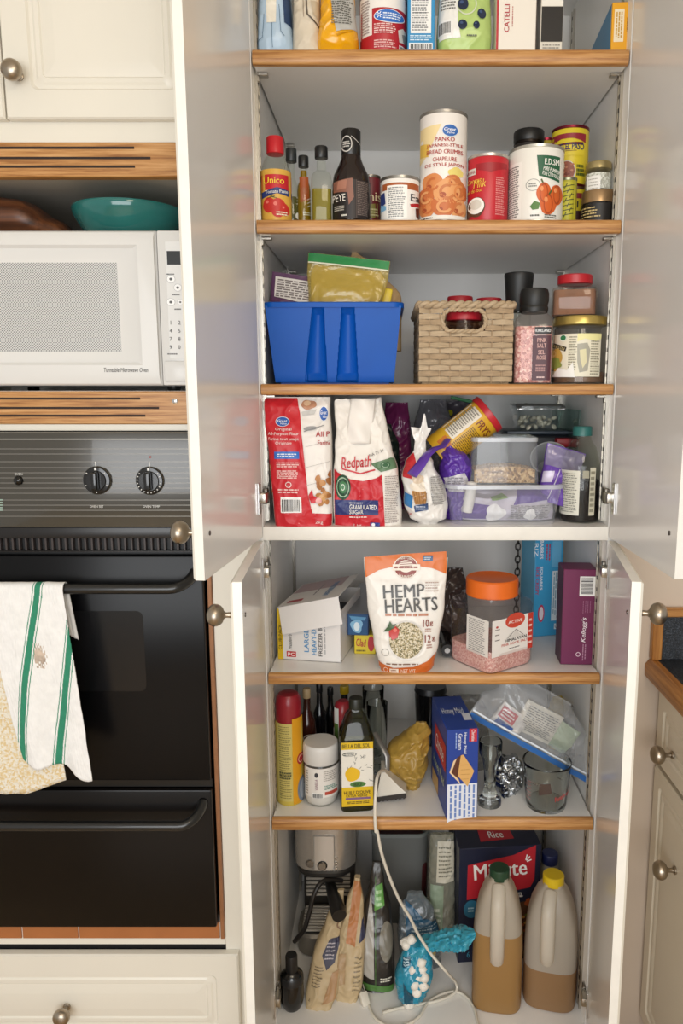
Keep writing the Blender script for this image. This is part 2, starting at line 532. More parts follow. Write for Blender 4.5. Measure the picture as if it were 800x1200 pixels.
def crumpled_tube(pts, radii, mat, name, parent, seed=0.0, amp=.25, flat=.5, seg=40, n=10):
    """loose twisted film along a path"""
    P_ = [Vector(p) for p in pts]; path = []; rr = []
    for i in range(len(P_) - 1):
        for j in range(n):
            k = j / n; path.append(P_[i].lerp(P_[i + 1], k)); rr.append(radii[i] + (radii[i + 1] - radii[i]) * k)
    path.append(P_[-1]); rr.append(radii[-1])
    mb = MB(); mb.tube(path, rr, mat, seg, flat=flat)
    vs = []
    for i, v in enumerate(mb.v):
        c = path[i // seg]; d = Vector(v) - c; a = 2 * pi * (i % seg) / seg
        q = mnoise.noise(Vector((cos(a) * 2.2 + seed, sin(a) * 2.2, i // seg * .22))); q2 = mnoise.noise(Vector((cos(a) * 5 + seed, sin(a) * 5, i // seg * .4)))
        vs.append(tuple(c + d * (1 + amp * (1 - 3 * abs(q)) + amp * .6 * q2)))
    mb.v = vs
    return mb.build(name, parent, 50)
def lathe_part(t, name, prof, mat, seg=44, smooth=40, sq=None):
    mb = MB(); mb.lathe(prof, mat, seg, sq=sq); return mb.build(name, t, smooth)
def can(V, name, label, cat, x0, x1, yt, Y, zs, col, group=None, rim='#b8b6b0', H=None, rough=.35, lid=None, fz=None):
    cx, W, h = V.spot(x0, x1, yt, Y, zs)
    if H: h = H
    R = W / 2
    t = thing(name, label, cat, (cx, Y, zs), facing(cx, Y), group)
    mt = M(rim, .3, .9)
    lathe_part(t, 'body', [(R * .97, 0.004), (R * .985, .006), (R * .985, h - .007), (R * .97, h - .005)], M(col, rough), 48)
    lathe_part(t, 'bottom_rim', [(R * .9, .001), (R, 0), (R, .005), (R * .97, .006)], mt, 48)
    lathe_part(t, 'top_rim', [(R * .97, h - .006), (R, h - .005), (R, h), (R * .95, h), (R * .94, h - .003), (0, h - .003)], mt, 48)
    return t, R * .985, h
def carton(name, label, cat, x0, x1, y0, y1, z0, h, col, rz=0.0, side=None, group=None, bev=.0012):
    """upright box: front face at y0"""
    t = thing(name, label, cat, ((x0 + x1) / 2, y0, z0), rz, group)
    w = (x1 - x0) / 2
    mb = MB(); mb.box(-w, w, 0, y1 - y0, 0, h, M(col, .42), bev, 1)
    mb.build('carton_body', t)
    return t, w

# ================================================================== the room and its built-in cabinets
OAK = wood('#8f5c2c', '#b9854c', '#cf9f68', 'x', 0.36, 1.5)
OAKY = wood('#7a4a1e', '#a06a32', '#b98448', 'y')
OAKZ = wood('#7a4a1e', '#a06a32', '#b98448', 'z')
MEL = M('#eceae6', 0.30, var=0.02, scale=6)           # white melamine of carcass and shelves
DOORIN = M('#e6e4e0', 0.16, var=0.015, scale=3)        # glossy inner face of the doors
CREAM = M('#e4dfd2', 0.34, var=0.015, scale=5, bump=0.03)
EDGE = M('#e9e6de', 0.38, var=0.03, scale=30)
STEEL = M('#b9b4aa', 0.28, 1.0)
NICKEL = M('#a89c8c', 0.33, 1.0, var=0.06, scale=60)
DARK = M('#0a0a0b', 0.5)
BLK = M('#141414', 0.35)
CHROME = M('#d8d8d8', 0.12, 1.0)
ZF = -0.06                                              # the room's floor

XL, XR, YB = -0.256, 0.459, 0.52                        # pantry interior
mb = MB(); mb.box(-2.2, 2.2, -3.4, 0.62, ZF - 0.05, ZF, wood('#a58660', '#c2a47c', '#d2b892', 'x', 0.35, 0.4))
struct(mb.build('floor'), 'brown wooden kitchen floor')
mb = MB(); mb.box(-2.2, 2.2, 0.62, 0.70, ZF, 2.6, M('#cbbba6', 0.7, var=0.02, scale=8, bump=0.05))
struct(mb.build('wall_back'), 'beige painted wall behind the cabinets')
mb = MB(); mb.box(0.479, 2.0, 0.0, 0.10, ZF, 2.6, M('#c9b8a6', 0.6, var=0.02, scale=8, bump=0.05))
struct(mb.build('wall_right'), 'beige painted wall right of the pantry')
mb = MB(); mb.box(-2.2, 2.2, -3.4, 0.7, 2.6, 2.66, M('#e8e2d6', 0.8, var=0.02, bump=0.1))
struct(mb.build('ceiling'), 'off-white kitchen ceiling')

def rrect(x0, x1, z0, z1, r, n=5):
    pts = []
    for cx, cz, a0 in ((x1 - r, z0 + r, -pi / 2), (x1 - r, z1 - r, 0), (x0 + r, z1 - r, pi / 2), (x0 + r, z0 + r, pi)):
        for k in range(n + 1):
            a = a0 + pi / 2 * k / n
            pts.append((cx + r * cos(a), cz + r * sin(a)))
    return pts
def routed_door(mb, w, h, th, mat, inner, prof, sgn=1.0, y0=0.0, edge=None):
    """slab with a routed raised-panel face at y = y0 (towards -y when sgn = 1); prof = (inset, depth, corner radius)"""
    loops = [(0.0, 0.004, 0.0015), (0.003, 0.0, 0.0015)] + list(prof)
    vs = []; fs = []; n = None
    for ins, dep, r in loops:
        L = rrect(ins, w - ins, ins, h - ins, max(r, 0.0012))
        n = len(L)
        vs += [(x, y0 + sgn * dep, z) for x, z in L]
    for i in range(len(loops) - 1):
        for k in range(n):
            fs.append((i * n + k, i * n + (k + 1) % n, (i + 1) * n + (k + 1) % n, (i + 1) * n + k))
    fs.append(tuple((len(loops) - 1) * n + k for k in range(n)))
    mb.add(vs, fs, mat)
    L = rrect(0, w, 0, h, 0.0015)
    vs = [(x, y0 + sgn * 0.004, z) for x, z in L] + [(x, y0 + sgn * th, z) for x, z in L]
    mb.add(vs, [(k, (k + 1) % n, n + (k + 1) % n, n + k) for k in range(n)], edge or mat)
    mb.add(vs[n:], [tuple(range(n))], inner)
    return mb
RAISED = [(0.050, 0.0, 0.014), (0.054, 0.0045, 0.014), (0.060, 0.0045, 0.014), (0.064, 0.002, 0.012), (0.072, 0.002, 0.010),
          (0.075, 0.0045, 0.003), (0.084, 0.003, 0.003), (0.098, 0.0005, 0.003)]
def knob(parent, loc, rot, name='knob', s=1.0):
    mb = MB()
    pr = [(0.0085, 0), (0.0085, 0.003), (0.005, 0.005), (0.0045, 0.013), (0.007, 0.0165), (0.0125, 0.0185), (0.0165, 0.0225), (0.0188, 0.0275),
          (0.0190, 0.0315), (0.0178, 0.0360), (0.0150, 0.0400), (0.0105, 0.0430), (0.005, 0.0446), (0.0, 0.0450)]
    mb.lathe([(r * s, z * s) for r, z in pr], NICKEL, 32)
    o = mb.build(name, parent, 50)
    o.location = loc; o.rotation_euler = rot
    return o

# ------------------------------------------------------------------ pantry carcass
pantry = thing('pantry_cabinet', 'tall white pantry cabinet with four doors standing open around its shelves', 'cabinet', (0.1, 0, ZF))
def pbox(name, x0, x1, y0, y1, z0, z1, mat, parent=pantry, bev=0.0):
    mb = MB(); mb.box(x0 - 0.1, x1 - 0.1, y0, y1, z0 - ZF, z1 - ZF, mat, bev)
    return mb.build(name, parent)
pbox('side_panel', XL - 0.018, XL, 0.0, YB + 0.02, ZF, 2.42, MEL)
pbox('side_panel', XR, XR + 0.018, 0.0, YB + 0.02, ZF, 2.42, MEL)
pbox('back_panel', XL, XR, YB, YB + 0.02, ZF, 2.42, MEL)
pbox('top_panel', XL, XR, 0, YB, 2.40, 2.42, MEL)
pbox('bottom_panel', XL, XR, 0.0, YB, ZF, 0.02, MEL)
pbox('fixed_shelf', XL, XR, 0.001, YB, 1.166, 1.1945, MEL)
pbox('fixed_shelf_edge', XL, XR, -0.004, 0.001, 1.166, 1.1945, EDGE, bev=0.001)
# slotted metal standards that carry the shelves
def standard(x, y, sgn, z0, z1):
    mb = MB(); mb.box(-0.0015, 0.0015, -0.007, 0.007, z0, z1, STEEL)
    mb.box(-0.003, 0.003, -0.0095, -0.007, z0, z1, STEEL); mb.box(-0.003, 0.003, 0.007, 0.0095, z0, z1, STEEL)
    o = mb.build('shelf_standard', pantry); o.location = (x - 0.1 - sgn * 0.003, y, -ZF)
    sl = MB(); n = 0
    z = z0 + 0.02
    while z < z1 - 0.01:
        sl.box(-0.0004, 0.0004, -0.003, 0.003, z, z + 0.008, DARK); z += 0.0255
    so = sl.build('slots', o); so.location = (-sgn * 0.0018, 0, 0); so['kind'] = 'stuff'
for x, sg in ((XL, -1), (XR, 1)):
    for y in (0.045, 0.47):
        standard(x, y, sg, 0.03, 1.16); standard(x, y, sg, 1.20, 2.39)

# ------------------------------------------------------------------ shelves with oak front edge
SHELF = {'A': (2.0813, 2.108), 'B': (1.7765, 1.802), 'C': (1.4640, 1.486), 'E': (0.8485, 0.8735), 'F': (0.508, 0.537)}
lab = {'A': 'topmost pantry shelf, white with oak front edge, holding bags and boxes',
       'B': 'white shelf with oak edge holding the canned goods and oil bottles',
       'C': 'white shelf with oak edge holding the blue bin and woven basket',
       'E': 'white shelf with oak edge holding the orange-lidded salt jar',
       'F': 'white shelf with oak edge holding olive oil and measuring cup'}
ZS = {'D': 1.1945, 'G': 0.02}
for k, (z0, z1) in SHELF.items():
    ZS[k] = z1
    sh = thing('pantry_shelf', lab[k], 'shelf', (0.1015, 0, z0), group='adjustable pantry shelves')
    h = z1 - z0; w = (XR - XL) / 2 - 0.004
    mb = MB(); mb.box(-w, w, 0.012, YB - 0.003, 0.001, h - 0.0005, MEL); mb.build('board', sh)
    mb = MB(); r = h / 2
    prof = [(0.012, 0)] + [(0.009 - (0.010) * abs(cos(a)) ** 0.5 if False else 0.009 - 0.010 * cos(a) ** 0.45, r + r * sin(a)) for a in [(-1 + 2 * i / 12) * pi / 2 * 0.98 for i in range(13)]] + [(0.012, h)]
    mb.prism(prof, -w - 0.0015, w + 0.0015, OAK, 'yz'); mb.build('oak_edge', sh, 50)
    for sx in (-1, 1):
        for y in (0.045, 0.47):
            mb = MB(); mb.box(-0.020 if sx > 0 else 0.0, 0.0 if sx > 0 else 0.020, -0.007, 0.007, -0.0055, -0.0003, STEEL, 0.001, 1)
            mb.box(-0.004 if sx > 0 else 0, 0 if sx > 0 else 0.004, -0.006, 0.006, -0.016, -0.004, STEEL, 0.001, 1)
            mb.build('shelf_clip', sh, loc=(sx * (w - 0.001), y, 0))

# ------------------------------------------------------------------ pantry doors
def pantry_door(hx, near_px, near_py, Yn, z0, z1, left, knob_px, label, hinges, top_y=None):
    near = at(near_px, near_py, Yn)
    H = Vector((hx, -0.004, 0)); e = Vector((near.x - hx, Yn + 0.004, 0)); w = e.length
    rz = atan2(e.y, e.x)
    d = bpy.data.objects.new('pantry_door', None); COL.objects.link(d); d.parent = pantry
    d.location = (hx - 0.1, -0.004, z0 - ZF); d.rotation_euler = (0, 0, rz); d['label'] = label
    mb = MB()
    out = -1 if left else 1
    routed_door(mb, w, z1 - z0, 0.019, CREAM, DOORIN, RAISED, -out, out * 0.019, EDGE)
    mb.build('door_panel', d, 30)
    kz = at(knob_px[0], knob_px[1], Yn).z - z0
    knob(d, (w - 0.032, out * 0.019, kz), ((pi / 2 if left else -pi / 2), 0, 0))
    mb = MB(); mb.lathe([(0.004, 0), (0.004, 0.0012), (0.0022, 0.0018), (0, 0.0018)], M('#6d6a66', 0.35, 1.0), 14)
    s = mb.build('screw', d); s.location = (w - 0.032, 0, kz); s.rotation_euler = ((-pi / 2 if left else pi / 2), 0, 0)
    for hz in hinges:
        mb = MB(); q = -out
        lo, hi = sorted((0.0, q * 0.004))
        mb.box(0.020, 0.034, lo, hi, -0.032, 0.032, CHROME, 0.001, 1)
        mb.box(-0.010, 0.024, *sorted((q * 0.002, q * 0.014)), -0.010, 0.010, STEEL, 0.002, 2)
        mb.box(-0.024, -0.006, *sorted((q * 0.000, q * 0.010)), -0.016, 0.016, M('#77726a', 0.35, 1.0), 0.002, 2)
        o = mb.build('hinge', d); o.location = (0, 0, hz - z0)
    return d
UB, UT, LT, LB = 1.173, 2.40, 1.1655, 0.0
hz_u = [at(309, 582, 0.0).z, 2.28]; hz_l = [at(316, 668, 0.0).z, at(325, 1165, 0.0).z]
pantry_door(XL - 0.001, 240, 683, -0.370, UB, UT, True, (212, 629), 'upper left pantry door, white, swung open', hz_u)
pantry_door(XR + 0.001, 790, 679, -0.360, UB, UT, False, (850, 629), 'upper right pantry door, white, swung open', hz_u)
pantry_door(XL - 0.001, 283, 684, -0.347, LB, LT, True, (250, 727), 'lower left pantry door, white, swung open', hz_l)
pantry_door(XR + 0.001, 740, 683, -0.345, LB, LT, False, (767, 724), 'lower right pantry door, white, swung open', hz_l)

# ------------------------------------------------------------------ oven tower on the left
OX0, OX1 = -1.06, XL - 0.020
ovc = thing('oven_cabinet', 'cream built-in oven tower with oak vent strips and microwave niche', 'cabinet', (-0.65, 0, ZF))
def obox(name, x0, x1, y0, y1, z0, z1, mat, bev=0.0008, parent=ovc):
    mb = MB(); mb.box(x0 + 0.65, x1 + 0.65, y0, y1, z0 - ZF, z1 - ZF, mat, bev, 1)
    return mb.build(name, parent)
SX = -0.366
obox('side_panel', OX1 - 0.018, OX1, 0.02, 0.58, ZF, 2.42, CREAM)
obox('side_panel', OX0, OX0 + 0.018, 0.02, 0.58, ZF, 2.42, CREAM)
obox('back_panel', OX0, OX1, 0.58, 0.60, ZF, 2.42, MEL)
obox('stile', SX, OX1, 0.0, 0.02, ZF, 2.42, CREAM)
obox('stile', OX0, -0.985, 0.0, 0.02, ZF, 2.42, CREAM)
obox('rail', -0.985, SX, 0.0, 0.02, 1.942, 1.985, CREAM)
obox('rail', -0.985, SX, 0.0, 0.02, 1.392, 1.4056, CREAM)
obox('rail', -0.985, SX, 0.0, 0.02, 0.228, 0.2468, CREAM)
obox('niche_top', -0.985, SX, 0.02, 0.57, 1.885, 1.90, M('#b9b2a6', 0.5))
obox('niche_floor', -0.985, SX, 0.012, 0.57, 1.4585, 1.4725, MEL)
obox('niche_side', SX - 0.002, SX + 0.016, 0.021, 0.57, 1.4725, 1.885, MEL)
obox('oven_deck', -0.985, SX, 0.02, 0.57, 0.236, 0.2465, MEL)
obox('base_panel', OX0 + 0.02, OX1 - 0.02, 0.03, 0.05, ZF, 0.235, DARK)
obox('gap_shade', -0.985, SX, 0.004, 0.0195, 0.19, 0.2275, DARK)  # dark sheet standing in for the shade inside the gap above the drawer
def vent_strip(z0, z1, slots):
    o = obox('oak_vent_strip', -0.985, SX, -0.004, 0.0195, z0, z1, OAK, 0.002)
    for zz, xr in slots:
        mb = MB(); mb.box(-0.97 + 0.65, xr + 0.65, -0.0046, -0.0038, zz - ZF - 0.0022, zz - ZF + 0.0022, M('#2a170a', 0.7))
        mb.build('vent_slot', o)
    return o
vent_strip(1.879, 1.942, [(at(0, y, 0).z, at(x, y, 0).x) for y, x in ((174, 158), (186, 177), (196, 159))])
st = vent_strip(1.4056, 1.4715, [(at(0, y, 0).z, at(x, y, 0).x) for y, x in ((467, 165), (478, 187), (487, 171))])
p = at(205, 470, -0.004); mb = MB(); mb.lathe([(0.0055, 0), (0.0055, 0.001), (0.003, 0.0022), (0, 0.0022)], CHROME, 16)
o = mb.build('screw', st); o.location = (p.x + 0.65, -0.004, p.z - ZF); o.rotation_euler = (pi / 2, 0, 0)
# upper cabinet doors
def oven_door(x0, x1, z0, z1, name, label, knob_at, y=-0.019):
    d = bpy.data.objects.new(name, None); COL.objects.link(d); d.parent = ovc; d.location = (x0 + 0.65, y, z0 - ZF); d['label'] = label
    mb = MB(); routed_door(mb, x1 - x0, z1 - z0, 0.0185, CREAM, MEL, RAISED, 1.0, 0.0)
    mb.build('door_panel' if 'door' in name else 'drawer_panel', d, 30)
    k = at(*knob_at, y - 0.025)
    knob(d, (k.x - x0, 0, k.z - z0), (pi / 2, 0, 0))
    return d
dz = at(0, 139, -0.019).z; xs = at(4.5, 100, -0.019).x
oven_door(xs, xs + 0.375, dz, dz + 0.55, 'cabinet_door', 'cream raised-panel door above the microwave', (15, 83))
oven_door(xs - 0.003 - 0.26, xs - 0.003, dz, dz + 0.55, 'cabinet_door', 'cream raised-panel door at the left edge', (-30, 83))
dz = at(0, 1119.5, -0.019).z
oven_door(OX0 + 0.03, at(279, 1130, -0.019).x, dz - 0.235, dz, 'cabinet_drawer', 'cream raised-panel drawer under the oven', (73, 1190))
# terracotta tiles under the oven, each piece with its joint
tz0, tz1 = 0.2475, 0.2875
tx = [-0.985, -0.912, at(27, 1088, 0).x, at(93, 1088, 0).x, -0.3765]
TILE = M('#a8683a', 0.45, var=0.08, scale=12)
for a, b in zip(tx, tx[1:]):
    mb = MB(); mb.box(a + 0.65 + 0.0012, b + 0.65 - 0.0012, -0.006, 0.0, tz0 - ZF, tz1 - ZF, TILE, 0.001, 1); mb.build('tile', ovc)
mb = MB(); mb.box(-0.985 + 0.65, SX + 0.65, -0.003, 0.0205, tz0 - ZF + 0.0005, tz1 - ZF - 0.0005, M('#e8e2d8', 0.8)); mb.build('grout', ovc)
mb = MB(); mb.box(-0.3755 + 0.65, SX + 0.65 - 0.0005, -0.008, 0.0195, 0.2475 - ZF, 1.3915 - ZF, M('#9a6a48', 0.4, 0.3, var=0.12, scale=25), 0.001, 1)
mb.build('brass_trim', ovc)

# ------------------------------------------------------------------ counter run on the right
bc = thing('base_cabinet', 'cream base cabinet with drawer and door under the dark countertop', 'cabinet', (0.58, 0, ZF), -pi / 2)
# local x runs towards the viewer, local y away from the fronts
mb = MB(); mb.box(0.002, 0.95, 0.022, 0.58, 0.10, 0.925, M('#dcd2be', 0.4), 0.001, 1); mb.build('body', bc)
mb = MB(); mb.box(0.002, 0.95, 0.07, 0.56, 0.0, 0.10, DARK); mb.build('toe_kick', bc)
BCM = M('#d8cdb9', 0.32, var=0.015, scale=5)
PR2 = [(0.032, 0.0, 0.010), (0.035, 0.004, 0.010), (0.040, 0.004, 0.010), (0.044, 0.0015, 0.004), (0.052, 0.0015, 0.004), (0.056, 0.004, 0.003), (0.070, 0.0005, 0.003)]
def front(name, x0, w, z0, z1, kx, kz, label):
    d = bpy.data.objects.new(name, None); COL.objects.link(d); d.parent = bc; d.location = (x0, 0, z0 - ZF); d['label'] = label
    mb = MB(); routed_door(mb, w, z1 - z0, 0.0205, BCM, MEL, PR2); mb.build('front_panel', d, 30)
    knob(d, (kx - x0, 0, kz - z0), (pi / 2, 0, 0))
front('cabinet_drawer', 0.012, 0.46, 0.685, 0.845, 0.105, 0.742, 'cream drawer front under the dark countertop')
front('cabinet_door', 0.012, 0.46, 0.06, 0.672, 0.155, 0.52, 'cream door front under the dark countertop')
front('cabinet_drawer', 0.478, 0.46, 0.685, 0.845, 0.70, 0.765, 'cream drawer front nearer the viewer')
front('cabinet_door', 0.478, 0.46, 0.06, 0.672, 0.55, 0.52, 'cream door front nearer the viewer')
GRAN = speckle(['#16181c', '#22262c', '#0f1114', '#3a4048', '#1b2026', '#262c34'], 420, 0.4)
ct = thing('countertop', 'dark speckled laminate countertop with oak front edge', 'countertop', (0.551, -0.002, 0.868))
mb = MB(); mb.box(0.022, 0.62, -0.96, 0.0, 0.0, 0.042, GRAN); mb.build('worktop', ct)
mb = MB(); mb.prism([(0.022, 0), (0.004, 0), (0, 0.006), (0, 0.030), (0.010, 0.042), (0.022, 0.042)], -0.96, 0.0, OAKY, 'xz'); mb.build('oak_edge', ct)
bs = thing('backsplash', 'dark speckled backsplash panel framed in oak above the countertop', 'backsplash', (0.55, -0.003, 0.911))
b0 = at(766, 771, -0.003); b1 = at(778, 711, -0.003); bh = b1.z - 0.911; bw = at(778, 740, 0).x - at(766, 740, 0).x
mb = MB(); mb.box(0.008 + bw - 0.002, 0.60, -0.008, 0.0, 0, bh - 0.018, GRAN); mb.build('panel', bs)
mb = MB(); mb.box(0.008, 0.008 + bw, -0.016, 0.0, 0, bh - 0.019, OAKZ, 0.002, 1); mb.build('oak_frame', bs)
mb = MB(); mb.box(0.008, 0.60, -0.016, 0.0, bh - 0.0185, bh, OAK, 0.002, 1); mb.build('oak_frame', bs)

# ================================================================== appliances in the oven tower
def perforated():
    m, N, L, p = _new('perforated_screen')
    tc = N.new('ShaderNodeTexCoord'); sp = N.new('ShaderNodeSeparateXYZ'); L.new(tc.outputs['Object'], sp.inputs[0])
    outs = []
    for a in ('X', 'Z'):
        k = N.new('ShaderNodeMath'); k.operation = 'MULTIPLY'; k.inputs[1].default_value = 2 * pi / 0.0052
        s_ = N.new('ShaderNodeMath'); s_.operation = 'SINE'
        L.new(sp.outputs[a], k.inputs[0]); L.new(k.outputs[0], s_.inputs[0]); outs.append(s_)
    mu = N.new('ShaderNodeMath'); mu.operation = 'MULTIPLY'; L.new(outs[0].outputs[0], mu.inputs[0]); L.new(outs[1].outputs[0], mu.inputs[1])
    cr = N.new('ShaderNodeValToRGB'); e = cr.color_ramp.elements
    e[0].position = 0.0; e[0].color = (*lin('#d2d2d0'), 1); e[1].position = 0.35; e[1].color = (*lin('#6d6f70'), 1)
    L.new(mu.outputs[0], cr.inputs[0]); L.new(cr.outputs[0], p.inputs['Base Color']); p.inputs['Roughness'].default_value = 0.25
    return m
MWW = M('#dcdbd8', 0.28, var=0.01, scale=4)
y0 = -0.004
mw0 = at(100, 452, y0).z; mw1 = at(100, 269, y0).z
xr = at(225, 400, y0).x; xl = xr - 0.56; xs = at(186, 360, y0).x
mz = 1.4725
mw = thing('microwave', 'white turntable microwave oven in the niche above the oven', 'microwave', ((xl + xr) / 2, 0.0, mz))
cx = (xl + xr) / 2
mb = MB(); mb.box(xl - cx, xr - cx, 0.035, 0.42, mw0 - mz, mw1 - mz, MWW, 0.006, 3); mb.build('body', mw)
for fx in (-0.22, 0.22):
    for fy in (0.07, 0.38):
        mb = MB(); mb.lathe([(0.012, 0), (0.014, 0.004), (0.014, mw0 - mz + 0.001)], BLK, 16); mb.build('foot', mw, loc=(fx, fy, 0))
# door with sunken window field
dw0, dw1, hz = xl - cx, xs - cx - 0.001, mw1 - mw0
mb = MB()
wx1 = at(138, 360, y0).x - cx; wx0 = dw0 + (dw1 - wx1); wz1 = at(100, 307, y0).z - mz; wz0 = at(100, 412, y0).z - mz
fx1 = at(164, 360, y0).x - cx; fx0 = dw0 + (dw1 - fx1); fz1 = at(100, 287, y0).z - mz; fz0 = at(100, 428, y0).z - mz
b0, t0 = mw0 - mz, mw1 - mz
loops = [(dw0, dw1, b0 + .001, t0 - .001, 0.034), (dw0, dw1, b0 + .001, t0 - .001, 0.004), (dw0 + .003, dw1 - .003, b0 + .004, t0 - .004, 0.0), (dw0 + .006, dw1 - .004, b0 + .022, t0 - .016, -0.005),
         (fx0, fx1, fz0, fz1, -0.006), (fx0 + .008, fx1 - .010, fz0 + .006, fz1 - .006, -0.0005), (wx0, wx1, wz0, wz1, 0.004)]
vs = []; fs = []
for a, b, c, d, y in loops: vs += [(a, y, c), (b, y, c), (b, y, d), (a, y, d)]
for i in range(len(loops) - 1):
    for k in range(4): fs.append((i * 4 + k, i * 4 + (k + 1) % 4, i * 4 + 4 + (k + 1) % 4, i * 4 + 4 + k))
mb.add(vs, fs, MWW)
md = mb.build('door', mw, 25)
mb = MB(); mb.box(wx0, wx1, 0.0039, 0.006, wz0, wz1, perforated()); mb.build('window_screen', md)
pr = Print(flat_front(-0.0052), 1, 1, x0=0, z0=0, edge=None)
pc = at(147, 433.5, y0 - 0.005); pr.text('Turntable Microwave Oven', pc.x - cx, pc.z - mz, 0.0085, '#3a3a3a', w=0.088, bold=0.008, shear=0.2); pr.build(md)
# control panel
mb = MB(); mb.box(xs - cx + 0.001, xr - cx, -0.002, 0.034, b0 + .001, t0 - .001, MWW, 0.003, 2); cpn = mb.build('control_panel', mw)
pr = Print(flat_front(-0.0021), 1, 1, x0=0, z0=0, edge=None, step=0.0004)
def q(px, py): v = at(px, py, y0); return v.x - cx, v.z - mz
a = q(193, 283); b = q(226, 420); pr.rect(a[0], b[1], b[0], a[1], '#e3e3e1', 1)
a = q(195, 294); b = q(226, 310); pr.rect(a[0], b[1], b[0], a[1], '#16181a', 2, 'picture')
for px, py, r in ((200, 327, .0085), (208, 337, .008), (200, 354, .0085), (211, 354, .006)):
    a = q(px, py); pr.ell(a[0], a[1], r, r * .9, '#fbfbfa', 2); pr.ring(a[0], a[1], r, r * .9, .10, '#b8b8b8', 3)
    pr.ell(a[0], a[1], r * .35, r * .3, '#5c5c5c', 4)
k = 1
for r in range(4):
    for c in range(2):
        a = q(200 + c * 10, 378 + r * 9.6); pr.text(['1', '2', '4', '5', '7', '8', '9', '0'][r * 2 + c], a[0], a[1], .0075, '#3c3c3c', bold=0.01)
for py, x0_, x1_ in ((320, 194, 206), (344, 201, 212), (361, 204, 213), (413.5, 196, 209)):
    a = q(x0_, py); b = q(x1_, py + 2.5); pr.lines(a[0], b[1], b[0], a[1], 1, '#6a6a6a')
pr.build(cpn)
a = q(192, 423); b = q(222, 447)
mb = MB(); mb.box(a[0], b[0], -0.006, -0.0015, b[1], a[1], MWW, 0.0025, 2); mb.build('open_button', mw)

# dark carved wood piece and teal platter lying on the microwave
wz = mw1
wd = thing('wooden_tray', 'dark brown carved wooden tray lying on the microwave beside a teal platter', 'tray', (at(20, 262, .13).x, 0.13, wz))
WDK = wood('#2e170b', '#56301a', '#7a4a2a', 'x', 0.4, 0.5)
mb = MB(); n = 26
tl = at(92, 262, .13).x - at(20, 262, .13).x
def wfn(u, v):
    t = v; x = -0.19 + (tl + 0.19) * t
    hh = curve((0, .094), (.45, .093), (.70, .078), (.88, .044), (1, .012))(t); dd = curve((0, .07), (.7, .085), (1, .03))(t)
    a = 2 * pi * u
    z = hh / 2 + hh / 2 * math.copysign(abs(sin(a)) ** .7, sin(a)); y = dd * cos(a)
    return Vector((x, y + .004 * mnoise.noise(Vector((x * 25, a, 0))), max(0, z + .005 * mnoise.noise(Vector((x * 20, cos(a) * 2, 3))) * min(1, z * 40))))
mb.grid(wfn, 32, n, WDK, wrapu=True); e0 = [wfn(k / 32, 1) for k in range(32)]; mb.add(e0, [tuple(range(32))], WDK)
e0 = [wfn(k / 32, 0) for k in range(32)]; mb.add(e0, [tuple(range(32))], WDK)
mb.build('tray_body', wd, 60)
px = at(152, 255, .13); R = (at(216, 250, .13).x - at(88, 250, .13).x) / 2; hh = at(150, 233, .03).z - wz
pl = thing('platter', 'teal glazed oval platter resting on top of the microwave', 'dish', (px.x, 0.13, wz))
mb = MB()
TEAL = M('#1f6a66', 0.12, var=0.12, scale=14, coat=0.5)
mb.lathe([(0.0, 0.008), (R * .55, 0.008), (R * .55, 0), (R * .60, 0), (R * .80, hh * .25), (R * .97, hh * .75), (R, hh * .93), (R * .985, hh), (R * .96, hh * .96), (R * .80, hh * .45), (R * .55, hh * .22), (0, hh * .18)], TEAL, 56)
mb.build('dish_body', pl, 50)

# ------------------------------------------------------------------ wall oven
yo = -0.022
def oz(py, y=yo): return at(100, py, y).z
OL, OR = -0.983, -0.379
ov = thing('wall_oven', 'black built-in wall oven with knobs, towel-hung door handle and lower drawer', 'oven', (-0.68, 0.0, 0.2895))
OXC, OZC = -0.68, 0.2895
def ob(name, x0, x1, y_0, y_1, z0, z1, mat, bev=0.002, parent=ov, seg=2):
    mb = MB(); mb.box(x0 - OXC, x1 - OXC, y_0, y_1, z0 - OZC, z1 - OZC, mat, bev, seg); return mb.build(name, parent)
OVB = M('#08080a', 0.26, spec=.22)
OVD = M('#0d0a09', 0.24, var=0.3, scale=2.5, spec=.25)
PANEL = M('#413e37', 0.2, coat=0.4, var=0.05, scale=3)
ztop = 1.3905
ob('body', OL + .004, OR - .006, -0.001, 0.52, 0.2905, ztop - .002, M('#151515', 0.5))
zp0 = oz(618); cp = ob('control_panel', OL, OR, yo, -0.001, zp0, ztop, PANEL, 0.003)
pr = Print(flat_front(yo), 1, 1, x0=-OXC, z0=-OZC, edge=None, step=0.0003, rough=0.3)
SIL = M('#8d8982', 0.35, 0.5)
pr.rect(OL, oz(515.5), OR, oz(514), SIL, 2, 'stripe')
for py in (526, 532, 541, 548, 554, 560, 566, 572, 578, 586, 592, 598, 605): pr.rect(OL, oz(py + .3), OR, oz(py - .3), SIL, 1, 'stripe')
for t, px_, py_, w in (('OVEN', 22, 555.5, .016), ('OVEN SET', 113.5, 593.5, .028), ('OVEN TEMP', 177.5, 593.5, .034)):
    v = at(px_, py_, yo); pr.text(t, v.x, v.z, .0048, '#d8d6d0', w=w, bold=0.01)
for px_ in (112, 175): a = at(px_, 541, yo); b = at(px_, 548, yo); pr.rect(a.x - .0008, b.z, a.x + .0008, a.z, '#e8e6e0', 3, 'picture')
v = at(176, 535.5, yo); pr.ell(v.x, v.z, .0025, .0025, '#8a3a30', 3)
for py_ in (585, 588, 591, 594, 597): a = at(-2, py_, yo); b = at(4, py_ + 1.6, yo); pr.rect(a.x, b.z, b.x, a.z, '#93a89c', 3, 'picture')
pr.build(cp)
